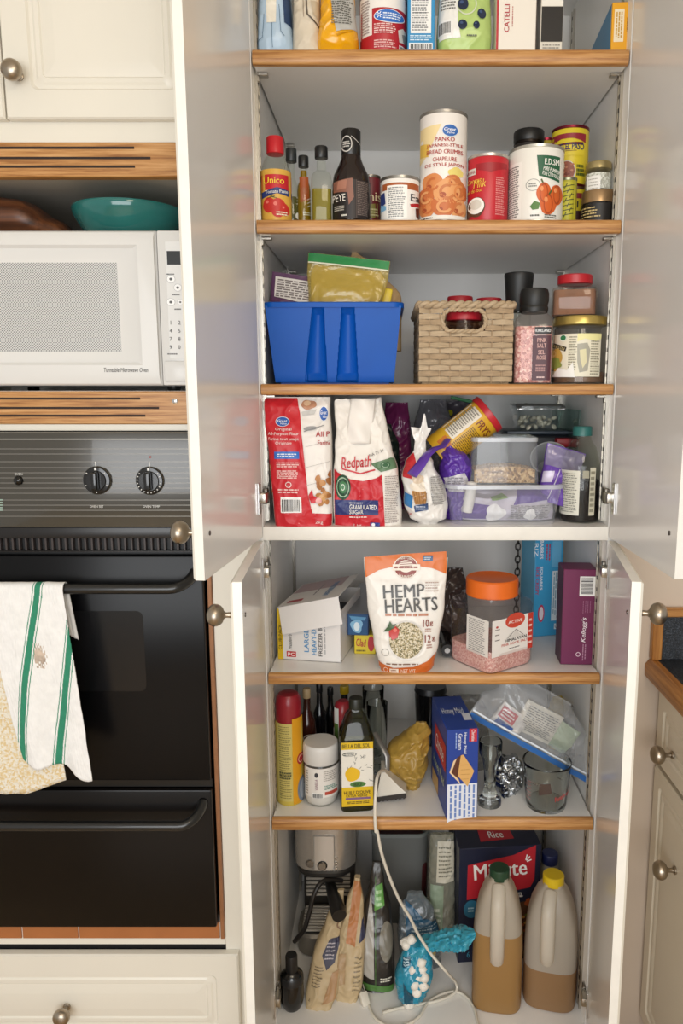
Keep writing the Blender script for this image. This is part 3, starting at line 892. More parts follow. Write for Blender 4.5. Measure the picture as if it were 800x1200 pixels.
def oven_knob(px_, py_, ticks):
    v = at(px_, py_, yo - .012); R = .0285
    g = bpy.data.objects.new('oven_knob', None); COL.objects.link(g); g.parent = ov; g.location = (v.x - OXC, yo, v.z - OZC); g.rotation_euler = (pi / 2, 0, 0)
    mb = MB(); mb.lathe([(R, 0), (R, .004), (R * .93, .009), (R * .72, .010), (R * .70, .0125), (R * .68, .013), (0, .013)], M('#0c0c0d', .18, coat=.4), 44)
    mb.build('skirt', g, 40)
    mb = MB(); mb.box(-.0065, .0065, -.018, .018, .0125, .026, M('#0c0c0d', .15, coat=.4), .003, 3); mb.build('grip', g)
    mb = MB(); mb.box(-.0022, .0022, R * .74, R * .92, .0100, .0104, M('#e8e6e0')); mb.build('pointer', g)
    mb = MB(); mb.add([(R * .95 * cos(a) * 1.02, R * .95 * sin(a) * 1.02, .0078) for a in [2 * pi * k / 40 for k in range(40)]] + [(R * 1.0 * cos(a) * 1.012, R * 1.0 * sin(a) * 1.012, .0042) for a in [2 * pi * k / 40 for k in range(40)]], [(k, (k + 1) % 40, 40 + (k + 1) % 40, 40 + k) for k in range(40)], STEEL); mb.build('chrome_ring', g)
    mb = MB()
    for k in range(ticks):
        a = radians(140 + 260 * k / max(1, ticks - 1)); m_ = Matrix.Rotation(a, 4, 'Z')
        mb.box(R * .78, R * .88, -.0009, .0009, .0097, .0103, M('#d5d3cd'), mtx=m_)
    mb.build('dial_marks', g)
oven_knob(112, 563.5, 5); oven_knob(174, 564, 16)
v = at(22, 563, yo); mb = MB(); mb.lathe([(.0095, 0), (.0095, .003), (.007, .006), (0, .008)], M('#0a0a0a', .15), 24)
o = mb.build('indicator_lamp', ov); o.location = (v.x - OXC, yo, v.z - OZC); o.rotation_euler = (pi / 2, 0, 0)
# vent grille with separate slats
zg0, zg1 = oz(647), oz(619.5)
gr = ob('vent_grille', OL, OR, -0.008, -0.001, zg0, zg1, DARK, 0.0)
ob('grille_rail', OL, OR, yo, -0.0085, oz(631), zp0 - .0005, M('#161313', .3), .001, gr)
ob('grille_rail', OL, OR, yo, -0.0085, zg0, oz(645.5), M('#161313', .3), .001, gr)
mb = MB(); mb.box(-.0022, .0022, -.018, -.0085, oz(645.5) - OZC, oz(631) - OZC, M('#3a3230', .35), .0006, 1)
s0 = mb.build('slat', gr); s0.location = (OL - OXC + .01, 0, 0)
nsl = 44
for k in range(1, nsl): dup_part(s0, gr, (OL - OXC + .01 + k * (OR - OL - .02) / (nsl - 1), 0, 0))
# doors
def loop_handle(px_l, px_r, py, yd, parent, drop):
    """bar handle bending back into the door at both ends"""
    yh = yd - 0.050; r = .0105
    zc = at(100, py, yh).z; xr_ = at(px_r, py, yh).x; xl_ = OL + (OR - xr_)
    pts = []
    for k in range(9):
        a = pi / 2 * k / 8
        pts.append((xl_ + .035 * (1 - sin(a)) - 0.0, yd + (yh - yd) * sin(a) if k else yd, zc + drop * (1 - sin(a))))
    pts = [(xl_, yd, zc + drop)] + [(xl_ + .040 * (1 - cos(pi / 2 * k / 8)), yd + (yh - yd) * sin(pi / 2 * k / 8), zc + drop * (1 - sin(pi / 2 * k / 8)) ) for k in range(1, 9)]
    right = [(xl_ + xr_ - p_[0], p_[1], p_[2]) for p_ in reversed(pts)]
    pts = pts + right
    mb = MB(); mb.tube([(p_[0] - OXC, p_[1], p_[2] - OZC) for p_ in pts], r, M('#1a1a1a', .28, coat=.2), 16)
    mb.build('handle', parent, 60)
    return yh, zc
zd1, zd0 = oz(651), oz(914)
dr = ob('oven_door', OL, OR, yo - .004, -0.001, zd0, zd1, OVB, .004)
a = at(83, 716, yo - .004); b = at(172, 810, yo - .004)
mb = MB(); L_ = rrect(OL + .12 - OXC, b.x - OXC, b.z - OZC, a.z - OZC, .014); mb.add([(x, yo - .0043, z) for x, z in L_], [tuple(range(len(L_)))], M('#101012', .22)); mb.build('door_window', dr)
hy, hzc = loop_handle(-60, 221, 690, yo - .004, dr, .022)
mb = MB(); mb.box(OL - OXC, OR - OXC, -0.014, -0.001, oz(924) - OZC, zd0 - .001 - OZC, M('#080808', .3)); mb.build('trim_strip', ov)
wz0 = 0.2905
dr2 = ob('warming_drawer', OL, OR, yo - .004, -0.001, wz0, oz(925), OVD, .004)
loop_handle(-60, 232, 968, yo - .004, dr2, .026)

# ------------------------------------------------------------------ kitchen towels over the oven handle
def towel(name, label, xl_f, xr_f, zb_f, rad, stripes, base, seed, zback, nu=170, nv=110, amp=1.0):
    """draped over the bar: back flap, over the top, front flap down to zb"""
    t = thing(name, label, 'towel', (at(50, 690, hy).x, hy, hzc))
    ox, oz_ = t.location.x, hzc
    r = rad
    def fn(u, v):
        if v < 0.18:
            k = v / 0.18; z = zback(u) * (1 - k); y = r; vv = 0.0
            x = xl_f(0) + (xr_f(0) - xl_f(0)) * u; x += .012 * (1 - k) * (u + .2)
        elif v < 0.30:
            a = pi * (v - .18) / .12; z = r * sin(a); y = r * cos(a); vv = 0.0
            x = xl_f(0) + (xr_f(0) - xl_f(0)) * u
        else:
            k = (v - .30) / .70; vv = k
            z = (zb_f(u) - 0.0) * k; y = -r - amp * .010 * sin(pi / 2 * min(1, k * 3)) 
            x = xl_f(k) + (xr_f(k) - xl_f(k)) * u
        fold = amp * .007 * vv * sin(u * 9 + seed + vv * 1.5) + .003 * mnoise.noise(Vector((u * 6 + seed, vv * 5, 1))) + .0012 * mnoise.noise(Vector((u * 40, vv * 60, seed)))
        return Vector((x - ox, y + fold - .002, z))
    mb = MB(); mats = {}
    vs = [fn(i / nu, j / nv) for j in range(nv + 1) for i in range(nu + 1)]
    groups = {}
    for j in range(nv):
        for i in range(nu):
            u = (i + .5) / nu; v = (j + .5) / nv; k = max(0, (v - .30) / .70)
            groups.setdefault(stripes(u, k), []).append((j * (nu + 1) + i, j * (nu + 1) + i + 1, (j + 1) * (nu + 1) + i + 1, (j + 1) * (nu + 1) + i))
    mb.v = [tuple(p) for p in vs]
    for m_, fs_ in groups.items():
        i = mb.mi(m_); mb.f += fs_; mb.m += [i] * len(fs_)
    o = mb.build('cloth', t, 180, fix=False)
    md_ = o.modifiers.new('thick', 'SOLIDIFY'); md_.thickness = .0022; md_.offset = 1
    return t
TW = M('#e9e8e6', .9, var=.05, scale=60, bump=.5); TG = M('#2f8466', .9, var=.08, scale=80, bump=.5); TY = speckle(['#e2dccd', '#dcc89e', '#e4ddcf', '#d6be90', '#ddd2ba'], 260, .9)
TS = M('#b9a898', .9, var=.3, scale=90, bump=.5)
X = lambda px, py: at(px, py, hy).x
Zd = lambda py: at(50, py, hy).z - hzc
def st1(u, k):
    for c, in (( .64 - .64 * k,), (1.16 - .66 * k,)):
        d = abs(u - c)
        if d < .042: return TG
        if .060 < d < .072: return TG
    if (u - .55) ** 2 / .010 + (k - .36) ** 2 / .006 < .55 + .9 * mnoise.noise(Vector((u * 60, k * 70, 0))): return TS
    return TW
towel('kitchen_towel', 'white kitchen towel with green stripes hanging from the oven handle',
      lambda k: X(-4 + 22 * k ** 2.2, 690), lambda k: X(77 + 24 * k ** .8, 690), lambda u: Zd(884 + 20 * u + 5 * sin(u * 9)), .0145, st1, TW, 1.0, lambda u: -.09 * u - .02)
def st2(u, k): return TY
towel('kitchen_towel', 'yellow-stained white towel hanging beneath the green-striped towel',
      lambda k: X(-42 + 8 * k, 690), lambda k: X(45 + 20 * k, 690), lambda u: Zd(926 - 16 * max(0, u - .5) * 2), .0118, st2, TY, 4.0, lambda u: -.12, 60, 60, .2)

# ================================================================== top shelf
zA = ZS['A']
# pale blue snack bag
cx, W, _ = V1.spot(72, 216, 100, .07, zA)
t = thing('snack_bag', 'pale blue and white snack bag at the left end of the top shelf', 'bag', (cx, .07, zA))
bg1 = Bag(.22, curve((0, W * .52), (.3, W * .47), (.7, W * .40), (1, W * .36)), curve((0, .03), (.15, .042), (.6, .035), (1, .004)), seed=1, amp=.004)
mb = MB(); bg1.mesh(mb, M('#b9d0e4', .3)); mb.build('bag_body', t, 180)
pr = V1.print(t, bg1.front(), .035, (140, 100), edge=.0035, step=.0006, rough=.3)
pr.poly([(108, -80), (150, -80), (146, 95), (110, 95)], '#efe9da', 1); pr.poly([(168, -80), (212, -80), (214, 100), (178, 90)], '#2c4468', 1)
for a, b in (((100, 60), (92, 150)), ((92, 150), (70, 160)), ((158, 20), (165, 130)), ((165, 130), (178, 145)), ((130, 95), (130, 188))): pr.line(a, b, .0012, '#5d7a96', 2)
pr.build(t)
# cream pouch with a torn zip strip
cx, W, _ = V1.spot(208, 324, 100, .06, zA)
t = thing('resealable_pouch', 'cream resealable pouch between pale blue bag and yellow bag', 'bag', (cx, .06, zA))
b = Bag(.20, curve((0, W * .50), (.3, W * .46), (1, W * .40)), curve((0, .028), (.2, .036), (1, .006)), seed=2, amp=.005, freq=34)
mb = MB(); b.mesh(mb, M('#d9cdb8', .55, var=.06, scale=20)); mb.build('pouch_body', t, 180)
pr = V1.print(t, b.front(), .03, (265, 100), edge=.003, step=.0006)
pr.line((262, -30), (268, 60), .003, '#5a4f44', 1); pr.line((268, 60), (312, 100), .003, '#5a4f44', 1); pr.line((250, -30), (254, 70), .0016, '#a08f7c', 1)
pr.poly([(280, 0), (318, 0), (320, 85), (290, 55)], '#c4b49a', 1); pr.build(t)
# yellow bag with grey nutrition panel
cx, W, _ = V1.spot(306, 468, 100, .055, zA)
t = thing('chip_bag', 'glossy yellow bag with grey nutrition panel on the top shelf', 'bag', (cx, .055, zA))
b = Bag(.19, curve((0, W * .44), (.12, W * .50), (.45, W * .42), (1, W * .36)), curve((0, .026), (.15, .042), (.6, .03), (1, .004)), seed=3.3, amp=.006, freq=24)
mb = MB(); b.mesh(mb, M('#e9a80c', .18, coat=.3)); mb.build('bag_body', t, 180)
pr = V1.print(t, b.front(), .02, (390, 90), edge=.003, step=.0008, rough=.25)
pr.poly([(350, -60), (440, -60), (470, 110), (380, 130)], '#b9b7b0', 1, 'label'); pr.lines(362, -60, 445, 100, 16, '#6a6862', 2); pr.poly([(380, 140), (445, 120), (440, 125), (385, 148)], '#c88a08', 1); pr.build(t)
# red can
t, R, h = can(V1, 'food_tin', 'large red and white can with blue badge on the top shelf', 'can', 470, 656, 0, .075, zA, '#b3202c', H=.115)
pr = V1.print(t, round_front(R), .075 - R, (563, 100), rough=.35)
pr.rect(474, -60, 652, 28, '#efeae4', 1); pr.rect(472, -60, 519, 132, '#efeae4', 1)
pr.ell(586, 60, 60, 27, '#f2f2f2', 2); pr.ell(586, 60, 57, 24, '#2f6fc4', 3); pr.lines(562, 46, 636, 74, 3, '#dfe9f5', 4)
for k in range(6): a = k * pi / 3; pr.line((547 + 3 * cos(a), 57 + 3 * sin(a)), (547 + 13 * cos(a), 57 + 13 * sin(a)), .0014, '#f4f6f8', 4)
pr.lines(527, 88, 615, 130, 5, '#e9c9c6', 3); pr.lines(527, 152, 618, 186, 4, '#e2b5b2', 3); pr.lines(478, -10, 512, 125, 12, '#a89a94', 3)
pr.poly([(620, 110), (640, 95), (655, 108), (655, 150), (625, 155)], '#d9d4cc', 2); pr.poly([(635, 120), (655, 112), (655, 150), (640, 148)], '#8b8a86', 3)
pr.barcode(624, 166, 652, 194); pr.build(t)
# blue cracker box
a = V1.at(658, 100, .03); b_ = V1.at(764, 100, .03)
t, w = carton('cereal_bar_box', 'bright blue box with white nutrition panel beside the red can', 'box', a.x, b_.x, .03, .16, zA, .17, '#2f8fc4')
pr = V1.print(t, flat_front(0), .03, (710, 100), edge=None)
pr.rect(670, -60, 750, 130, '#f1f1ee', 1); pr.lines(676, -50, 744, 122, 18, '#8a8c8e', 2); pr.line((680, 50), (740, 50), .0008, '#555', 2); pr.lines(668, 136, 752, 160, 3, '#d5e8f4', 2); pr.barcode(664, 168, 756, 194)
pr.build(t)
# green fruit pouch
cx, W, _ = V2.spot(90, 272, 100, .065, zA)
t = thing('fruit_pouch', 'lime green pouch printed with dark blueberries and white side panel', 'bag', (cx, .065, zA))
b = Bag(.20, curve((0, W * .48), (.2, W * .50), (.7, W * .46), (1, W * .44)), curve((0, .03), (.2, .042), (1, .006)), seed=5, amp=.004)
mb = MB(); b.mesh(mb, M('#b7cf7c', .3)); mb.build('pouch_body', t, 180)
pr = V2.print(t, b.front(), .028, (180, 80), edge=.003, step=.0007, rough=.3)
pr.poly([(94, -70), (166, -70), (160, 70), (170, 128), (100, 132)], '#ecebe6', 1, 'label'); pr.lines(104, -60, 158, 30, 8, '#7d7d78', 2); pr.barcode(96, 66, 138, 118)
pr.ring(190, 10, 34, 40, .12, '#d7dcc4', 1)
for x, y, r in ((178, 10, 18), (240, 46, 15), (176, 86, 15), (222, 88, 11), (200, -30, 18)): pr.ell(x, y, r, r * 1.2, '#1f2c45', 2); pr.ell(x - r * .25, y - r * .35, r * .35, r * .35, '#41557c', 3)
pr.lines(190, 118, 226, 128, 1, '#4f5a3a', 3); pr.build(t)
# pasta box
a = V2.at(289, 100, .03); b_ = V2.at(422, 100, .03)
t, w = carton('pasta_box', 'off-white pasta box with red CATELLI lettering running upwards', 'box', a.x, b_.x, .03, .085, zA, .20, '#e9e2d6')
pr = V2.print(t, flat_front(0), .03, (355, 90), edge=None)
pr.rect(289.5, -60, 297, 170, '#b8323a', 1); pr.text('CATELLI', 324, 62, 17, '#b3303a', w=92, rot=pi / 2, bold=.02); pr.lines(340, 22, 346, 92, 1, '#b87a74', 2, vert=True); pr.build(t)
mb = MB(); mb.box(w + .0003, w + .0008, .002, .053, .001, .199, M('#5d3a34', .5)); mb.build('dark_side_panel', t)
# box with black panel
a = V2.at(437, 100, .035); b_ = V2.at(512, 100, .035)
t, w = carton('tea_box', 'narrow white box with a black front panel beside the pasta box', 'box', a.x, b_.x, .035, .17, zA, .19, '#d9d2c4')
pr = V2.print(t, flat_front(0), .035, (475, 90), edge=None)
pr.rect(440, 22, 511, 140, '#15110f', 1); pr.rect(440, -60, 511, 20, '#e8e4da', 1); pr.lines(446, 146, 505, 166, 2, '#9a948a', 2); pr.build(t)
# yellow and blue box turned end-on by the right wall
a = V2.at(668, 100, .03); b_ = V2.at(737, 100, .03); hh = V2.at(700, 6, .03).z - zA
t, w = carton('freezer_bag_box', 'yellow-ended blue box lying against the right wall of the top shelf', 'box', a.x + .004, b_.x - .001, .03, .23, zA, hh, '#e8a51a', rz=radians(-4))
mb = MB(); mb.box(-w - .0006, -w + .0006, .006, .199, .0015, hh - .001, M('#2f7fae', .4)); mb.build('blue_side', t)
pr = V2.print(t, flat_front(0), .03, (700, 90), edge=None)
pr.rect(684, 30, 716, 140, '#f0e2c2', 1); pr.lines(688, 40, 712, 134, 3, '#c89a3a', 2, vert=True); pr.lines(724, 60, 730, 110, 1, '#8a5a10', 2, vert=True); pr.build(t)

# ================================================================== second shelf: bottles and cans
zB = ZS['B']
def glass_bottle(V, name, label, cat, x0, x1, yt, Y, zs, prof, cap, liquid=None, level=.6, shell=None, cap_mat=None, group=None, sq=None, rzoff=0.0):
    """prof: (fraction of radius, fraction of height) of the glass; cap: the same for the cap"""
    cx, W, h = V.spot(x0, x1, yt, Y, zs); R = W / 2
    t = thing(name, label, cat, (cx, Y, zs), facing(cx, Y) + rzoff, group)
    lathe_part(t, 'glass_body' , [(r * R, z * h) for r, z in prof], shell or clear('#f8faf6', .95, .05), 40, sq=sq)
    if liquid:
        pl_ = [(r * R * .93 - .0004, max(z * h, .003)) for r, z in prof if z <= level]
        # interpolate the last ring at the liquid level
        for (r0, z0), (r1, z1) in zip(prof, prof[1:]):
            if z0 <= level < z1: k = (level - z0) / (z1 - z0); pl_.append(((r0 + (r1 - r0) * k) * R * .93 - .0004, level * h))
        lathe_part(t, 'contents', pl_, liquid, 40, sq=sq)
    lathe_part(t, 'cap', [(r * R, z * h) for r, z in cap], cap_mat or M('#1d1d1e', .35), 36)
    return t, R, h
# tomato squeeze bottle
t, R, h = glass_bottle(V1, 'tomato_sauce_bottle', 'squat clear bottle with red cap and red UNICO tomato label', 'bottle', 80, 200, 538, .06, zB,
    [(.93, 0), (1, .02), (1, .60), (.96, .635), (.72, .75), (.50, .80), (.48, .84)], [(.54, .81), (.57, .815), (.57, .985), (.52, 1.0), (0, 1.0)],
    M('#c9a86a', .4), .10, cap_mat=M('#c8202a', .35))
lathe_part(t, 'label_band', [(R * 1.003, h * .015), (R * 1.006, h * .02), (R * 1.006, h * .60), (R * 1.003, h * .605)], M('#e0b04a', .4), 48)
pr = V1.print(t, round_front(R * 1.006), .06 - R, (140, 760))
pr.rect(82, 680, 198, 740, '#c81f2c', 1); pr.text('Unico', 129, 704, 26, '#f4d63a', w=76, bold=.03)
pr.poly([(82, 748), (140, 730), (198, 742), (198, 765), (140, 754), (82, 772)], '#263a78', 2, 'label'); pr.text('Tomato Paste', 138, 747, 13, '#f0efe8', w=84, bold=.02, rot=.05)
for x, y, rx, ry in ((110, 800, 24, 30), (142, 810, 30, 38), (168, 818, 18, 24)): pr.ell(x, y, rx, ry, '#c62a22', 3, wob=.04); pr.ell(x - rx * .3, y - ry * .4, rx * .25, ry * .2, '#e8776a', 4)
for k in range(5): pr.line((120, 768), (104 + k * 9, 758 + abs(k - 2) * 8), .0012, '#3c4a22', 4)
pr.lines(136, 824, 180, 842, 2, '#f2e6c8', 5); pr.build(t)
# slim bottles
OLIVE = M('#6b5f12', .15, var=.1); 
t, R, h = glass_bottle(V1, 'dressing_bottle', 'slim clear bottle with dark cap, half filled green, behind red-capped bottle', 'bottle', 170, 236, 582, .105, zB,
    [(.95, 0), (1, .02), (1, .42), (.7, .56), (.45, .64), (.42, .80), (.42, .86)], [(.62, .84), (.65, .845), (.65, .985), (.6, 1), (0, 1)], M('#4c4c08', .3, spec=.2), .40, cap_mat=M('#23292b', .4))
pr = V1.print(t, round_front(R * 1.0), .105 - R, (210, 800)); pr.ell(228, 842, 13, 14, '#dfe0da', 2)
for k in range(3): pr.line((220, 772 + k * 12), (233, 764 + k * 12), .0012, '#e6e6de', 2)
pr.build(t)
t, R, h = glass_bottle(V1, 'hot_sauce_bottle', 'slim bottle of amber chilli oil with black cap', 'bottle', 222, 280, 610, .10, zB,
    [(.92, 0), (1, .02), (1, .52), (.9, .60), (.50, .68), (.46, .86)], [(.68, .85), (.70, .855), (.70, .985), (.62, 1), (0, 1)], M('#8a6c00', .3, spec=.2), .80, cap_mat=M('#1c1e1e', .35))
pr = V1.print(t, round_front(R * .94), .10 - R, (250, 760)); pr.poly([(234, 690), (268, 690), (272, 780), (236, 790)], '#a04a12', 1)
for k in range(3): pr.line((262, 780 + k * 14), (278, 768 + k * 14), .0012, '#e6e6de', 2)
pr.lines(246, 826, 276, 842, 2, '#d8d4b8', 2); pr.build(t)
t, R, h = glass_bottle(V1, 'olive_oil_bottle', 'clear square-shouldered bottle of yellow-green oil with black cap', 'bottle', 279, 362, 574, .075, zB,
    [(.96, 0), (1, .02), (1, .44), (.99, .56), (.93, .635), (.74, .67), (.46, .70), (.42, .84), (.42, .88)], [(.60, .855), (.62, .86), (.62, .985), (.56, 1), (0, 1)], M('#857600', .3, var=.06, spec=.2), .46, cap_mat=M('#18191a', .35), sq=4)
# dark barbecue sauce bottle
t, R, h = glass_bottle(V1, 'barbecue_sauce_bottle', 'big dark brown sauce bottle with black cap and sleeve label', 'bottle', 362, 511, 510, .075, zB,
    [(.94, 0), (1, .02), (1, .44), (.93, .53), (.68, .63), (.54, .70), (.49, .76), (.48, .90)], [(.50, .73), (.51, .735), (.515, .985), (.46, 1), (0, 1)], None, 0, M('#1a0d0b', .12, coat=.3), M('#141314', .3))
pr = V1.print(t, round_front(R), .075 - R, (436, 770))
pr.rect(364, 700, 510, 852, '#1f1414', 1); pr.poly([(366, 705), (440, 695), (445, 770), (425, 800), (420, 750), (366, 745)], '#8a5a48', 2); pr.poly([(385, 705), (420, 700), (415, 735), (380, 738)], '#a8735e', 3)
pr.text('PEYE', 388, 770, 28, '#e9e4da', w=48, bold=.02); pr.rect(364, 752, 413, 852, '#121010', 3, 'picture'); pr.lines(370, 800, 408, 822, 3, '#b9b4a8', 4); pr.lines(398, 834, 418, 846, 1, '#d8d4c8', 4)
pr.lines(458, 705, 504, 840, 22, '#7a6c66', 3); pr.rect(454, 700, 456, 850, '#5a4a44', 2, 'picture'); pr.build(t)
pr = V1.print(t, round_front(R * .515), .075 - R * .515, (440, 560)); pr.ring(418, 560, 22, 32, .14, '#c9c6c0', 1); pr.lines(404, 548, 432, 574, 3, '#c9c6c0', 2); pr.line((436, 530), (474, 560), .001, '#c9c6c0', 2); pr.build(t)
# tins
t, R, h = can(V1, 'tomato_tin', 'dark red tin half hidden between the sauce bottle and milk tin', 'can', 470, 553, 692, .14, zB, '#6f1d28', rim='#7d766c')
pr = V1.print(t, round_front(R), .14 - R, (525, 770)); pr.text('nis', 530, 768, 34, '#e8d8b0', w=46, bold=.02); pr.poly([(500, 800), (553, 790), (553, 852), (500, 852)], '#8d8440', 1); pr.lines(510, 812, 545, 845, 3, '#d8cf9a', 2); pr.build(t)
t, R, h = can(V1, 'milk_tin', 'short white condensed milk tin with orange-brown band', 'can', 552, 706, 704, .07, zB, '#efece6', rim='#9a9892')
pr = V1.print(t, round_front(R), .07 - R, (628, 780))
pr.rect(554, 712, 704, 738, '#a85a30', 1); pr.rect(580, 722, 658, 852, '#f6f4ee', 2); pr.lines(585, 728, 652, 848, 16, '#86888a', 3)
pr.poly([(554, 750), (570, 745), (574, 790), (554, 800)], '#2d3c78', 3); pr.text('Ea', 688, 768, 28, '#1d2233', w=34, bold=.02); pr.poly([(668, 795), (704, 785), (704, 800), (672, 806)], '#b3262e', 3); pr.poly([(690, 808), (704, 802), (704, 850), (692, 840)], '#5d2a20', 3); pr.poly([(556, 790), (576, 800), (576, 815), (556, 820)], '#7fb4d8', 3); pr.build(t)
# panko canister
t, R, h = can(V2, 'breadcrumb_canister', 'tall cardboard canister of panko bread crumbs with shrimp picture', 'can', 33, 194, 394, .075, zB, '#efe9e2', rim='#a8a5a0')
pr = V2.print(t, round_front(R), .075 - R, (114, 570))
pr.poly([(40, 420), (110, 415), (60, 520), (38, 540)], '#f0d9a2', 1); pr.poly([(40, 470), (70, 478), (68, 520), (40, 515)], '#e6bd54', 2)
pr.ell(139, 437, 25, 19, '#2f66b0', 3); pr.ring(139, 437, 26.5, 20.5, .06, '#dfe6ef', 3); pr.text('Great', 138, 433, 10, '#fff', w=38, shear=.2, bold=.02); pr.text('Value', 141, 444, 7, '#fff', w=24, shear=.2, bold=.01)
for s_, y_, w_ in (('PANKO', 466, 64), ('JAPANESE-STYLE', 487, 118), ('BREAD CRUMBS', 507, 118), ('CHAPELURE', 532, 78), ('DE STYLE JAPON', 552, 128)): pr.text(s_, 122, y_, 14, '#b0342c', w=w_, bold=.03)
SH = ['#d98a50', '#c9703c', '#e2a066', '#c87844']
for i, (x, y, rx, ry) in enumerate(((82, 612, 34, 36), (60, 655, 30, 34), (130, 640, 44, 42), (170, 640, 30, 40), (66, 690, 30, 34), (120, 690, 42, 36), (170, 695, 28, 36), (150, 605, 26, 22))):
    pr.ell(x, y, rx, ry, SH[i % 4], 2 + i % 3, wob=.05); pr.ring(x + 2, y + 2, rx * .62, ry * .62, .35, SH[(i + 1) % 4], 5 + i % 2, a0=.4, a1=5.2); pr.ell(x - rx * .3, y + ry * .3, rx * .25, ry * .22, '#a84f2c', 5)
pr.ell(160, 575, 26, 16, '#e8d67a', 2, wob=.1); pr.rect(38, 722, 190, 736, '#e9e4da', 8); pr.lines(44, 726, 90, 733, 1, '#4a3a34', 9); pr.build(t)
# coconut milk
t, R, h = can(V2, 'coconut_milk_can', 'red can of coconut milk with white coconut picture', 'can', 194, 332, 532, .075, zB, '#c01f2c', rim='#c9c6c0')
pr = V2.print(t, round_front(R), .075 - R, (263, 630))
pr.rect(196, 558, 230, 580, '#d8d2c8', 2); pr.text('AROMA', 213, 570, 11, '#a0242c', w=30, bold=.02); pr.poly([(230, 545), (332, 542), (332, 560), (280, 575), (232, 565)], '#9c1822', 1)
pr.text('Coconut', 226, 600, 16, '#e8c24a', w=46, shear=.3, bold=.01, rot=.06); pr.text('Milk', 243, 612, 26, '#e8c24a', w=42, shear=.3, bold=.01, rot=.08); pr.text('Lait de coco', 224, 634, 13, '#e8c24a', w=52, shear=.3, bold=.01, rot=.06)
pr.ell(232, 690, 30, 34, '#5a3a26', 3, wob=.03); pr.ell(232, 686, 27, 28, '#f4f1ea', 4); pr.ell(232, 682, 18, 17, '#d9d4c8', 5); pr.ell(206, 700, 16, 26, '#6a4630', 3, wob=.05); pr.lines(296, 590, 326, 720, 18, '#dc8a88', 2); pr.build(t)
# black-lidded jar behind
t, R, h = can(V2, 'black_lidded_jar', 'dark jar with flat black lid behind the pumpkin can', 'jar', 348, 448, 480, .19, zB, '#2a2522', rim='#2a2522')
lathe_part(t, 'lid', [(R * 1.0, h), (R * 1.03, h + .002), (R * 1.03, h + .020), (R * .97, h + .023), (0, h + .023)], M('#151515', .4), 40)
# pumpkin can
t, R, h = can(V2, 'pumpkin_can', 'large white and green can of pure pumpkin with two pumpkins pictured', 'can', 331, 517, 510, .08, zB, '#ece9e0', rim='#c9c7bf')
pr = V2.print(t, round_front(R), .08 - R, (424, 630))
pr.poly([(440, 520), (516, 520), (516, 605), (448, 588)], '#1f5a3c', 2, 'label'); pr.text('E.D.SMITH', 502, 541, 20, '#f2f1e8', w=72, bold=.03); pr.text('PURE PUMPKIN', 490, 568, 13, '#f2f1e8', w=56, rot=-.2, bold=.02); pr.text('PURE CITROUILLE', 488, 584, 13, '#f2f1e8', w=58, rot=-.2, bold=.02)
pr.rect(336, 535, 392, 730, '#f4f2ea', 1); pr.lines(340, 545, 386, 722, 24, '#85857f', 2); pr.ring(430, 618, 24, 20, .08, '#8a8a84', 2); pr.lines(416, 610, 444, 626, 2, '#8a8a84', 3)
for x, y, rx, ry in ((466, 645, 24, 34), (508, 648, 20, 34), (481, 682, 27, 36)):
    pr.ell(x, y, rx, ry, '#cf5f22', 3, wob=.03); pr.ring(x, y, rx * .55, ry * .95, .18, '#a84418', 4); pr.ell(x - rx * .3, y - ry * .4, rx * .22, ry * .25, '#e8935a', 5)
pr.line((462, 612), (456, 600), .003, '#4a5a28', 5); pr.line((482, 650), (490, 636), .003, '#4a5a28', 6); pr.poly([(422, 690), (436, 672), (455, 680), (450, 700), (430, 702)], '#4f7a34', 4); pr.lines(424, 716, 460, 726, 1, '#55554f', 3); pr.lines(470, 716, 510, 730, 2, '#55554f', 3); pr.build(t)
# stacked bean tins
bot_h = V2.at(540, 642, .15).z - zB
t, R, h = can(V2, 'bean_tin', 'lower tin of two stacked yellow and dark red tins', 'can', 476, 602, 640, .15, zB, '#c9b52a', rim='#8a6a58', group='stacked bean tins')
pr = V2.print(t, round_front(R), .15 - R, (560, 700)); pr.rect(478, 646, 598, 664, '#7a2228', 1); pr.text('El', 566, 684, 22, '#1c1a14', w=20, bold=.03); pr.rect(478, 705, 598, 736, '#3a1a18', 1); pr.build(t)
zt_ = zB + h
t, R, h = can(V2, 'bean_tin', 'upper stacked tin with yellow Old El Paso label and bean bowl picture', 'can', 476, 600, 438, .15, zt_ + .0005, '#d8c22c', rim='#7a2a38', group='stacked bean tins')
pr = V2.print(t, round_front(R), .15 - R, (538, 540))
pr.poly([(478, 445), (598, 445), (598, 475), (582, 468), (560, 462), (520, 462), (496, 470), (478, 482)], '#8c1f2e', 2, 'label'); pr.poly([(500, 478), (590, 474), (592, 484), (500, 488)], '#6a1620', 3)
pr.rect(500, 484, 594, 520, '#d9c330', 4, 'label'); pr.text('OLD EL PASO', 545, 490, 22, '#1d2a5a', w=94, bold=.05, L=6); pr.line((510, 505), (570, 504), .001, '#5a2a20', 6); pr.poly([(528, 500), (540, 494), (552, 500)], '#8c1f2e', 6)
pr.ell(540, 574, 30, 38, '#c9c6b8', 4); pr.ell(540, 572, 26, 33, '#8f4f3c', 5)
rnd = random.Random(3)
for k in range(26): pr.ell(540 + rnd.uniform(-20, 20), 572 + rnd.uniform(-26, 26), 4.5, 3.5, rnd.choice(['#a8624a', '#7a3a2c', '#b97a5e']), 6 + k % 2, n=8)
pr.lines(572, 548, 598, 590, 3, '#4d5a1e', 4, fill=.7); pr.build(t)
t, R, h = can(V2, 'chili_tin', 'yellow-green tin with black script standing before the stacked tins', 'can', 500, 560, 600, .085, zB, '#a8a02a', rim='#8a8a70')
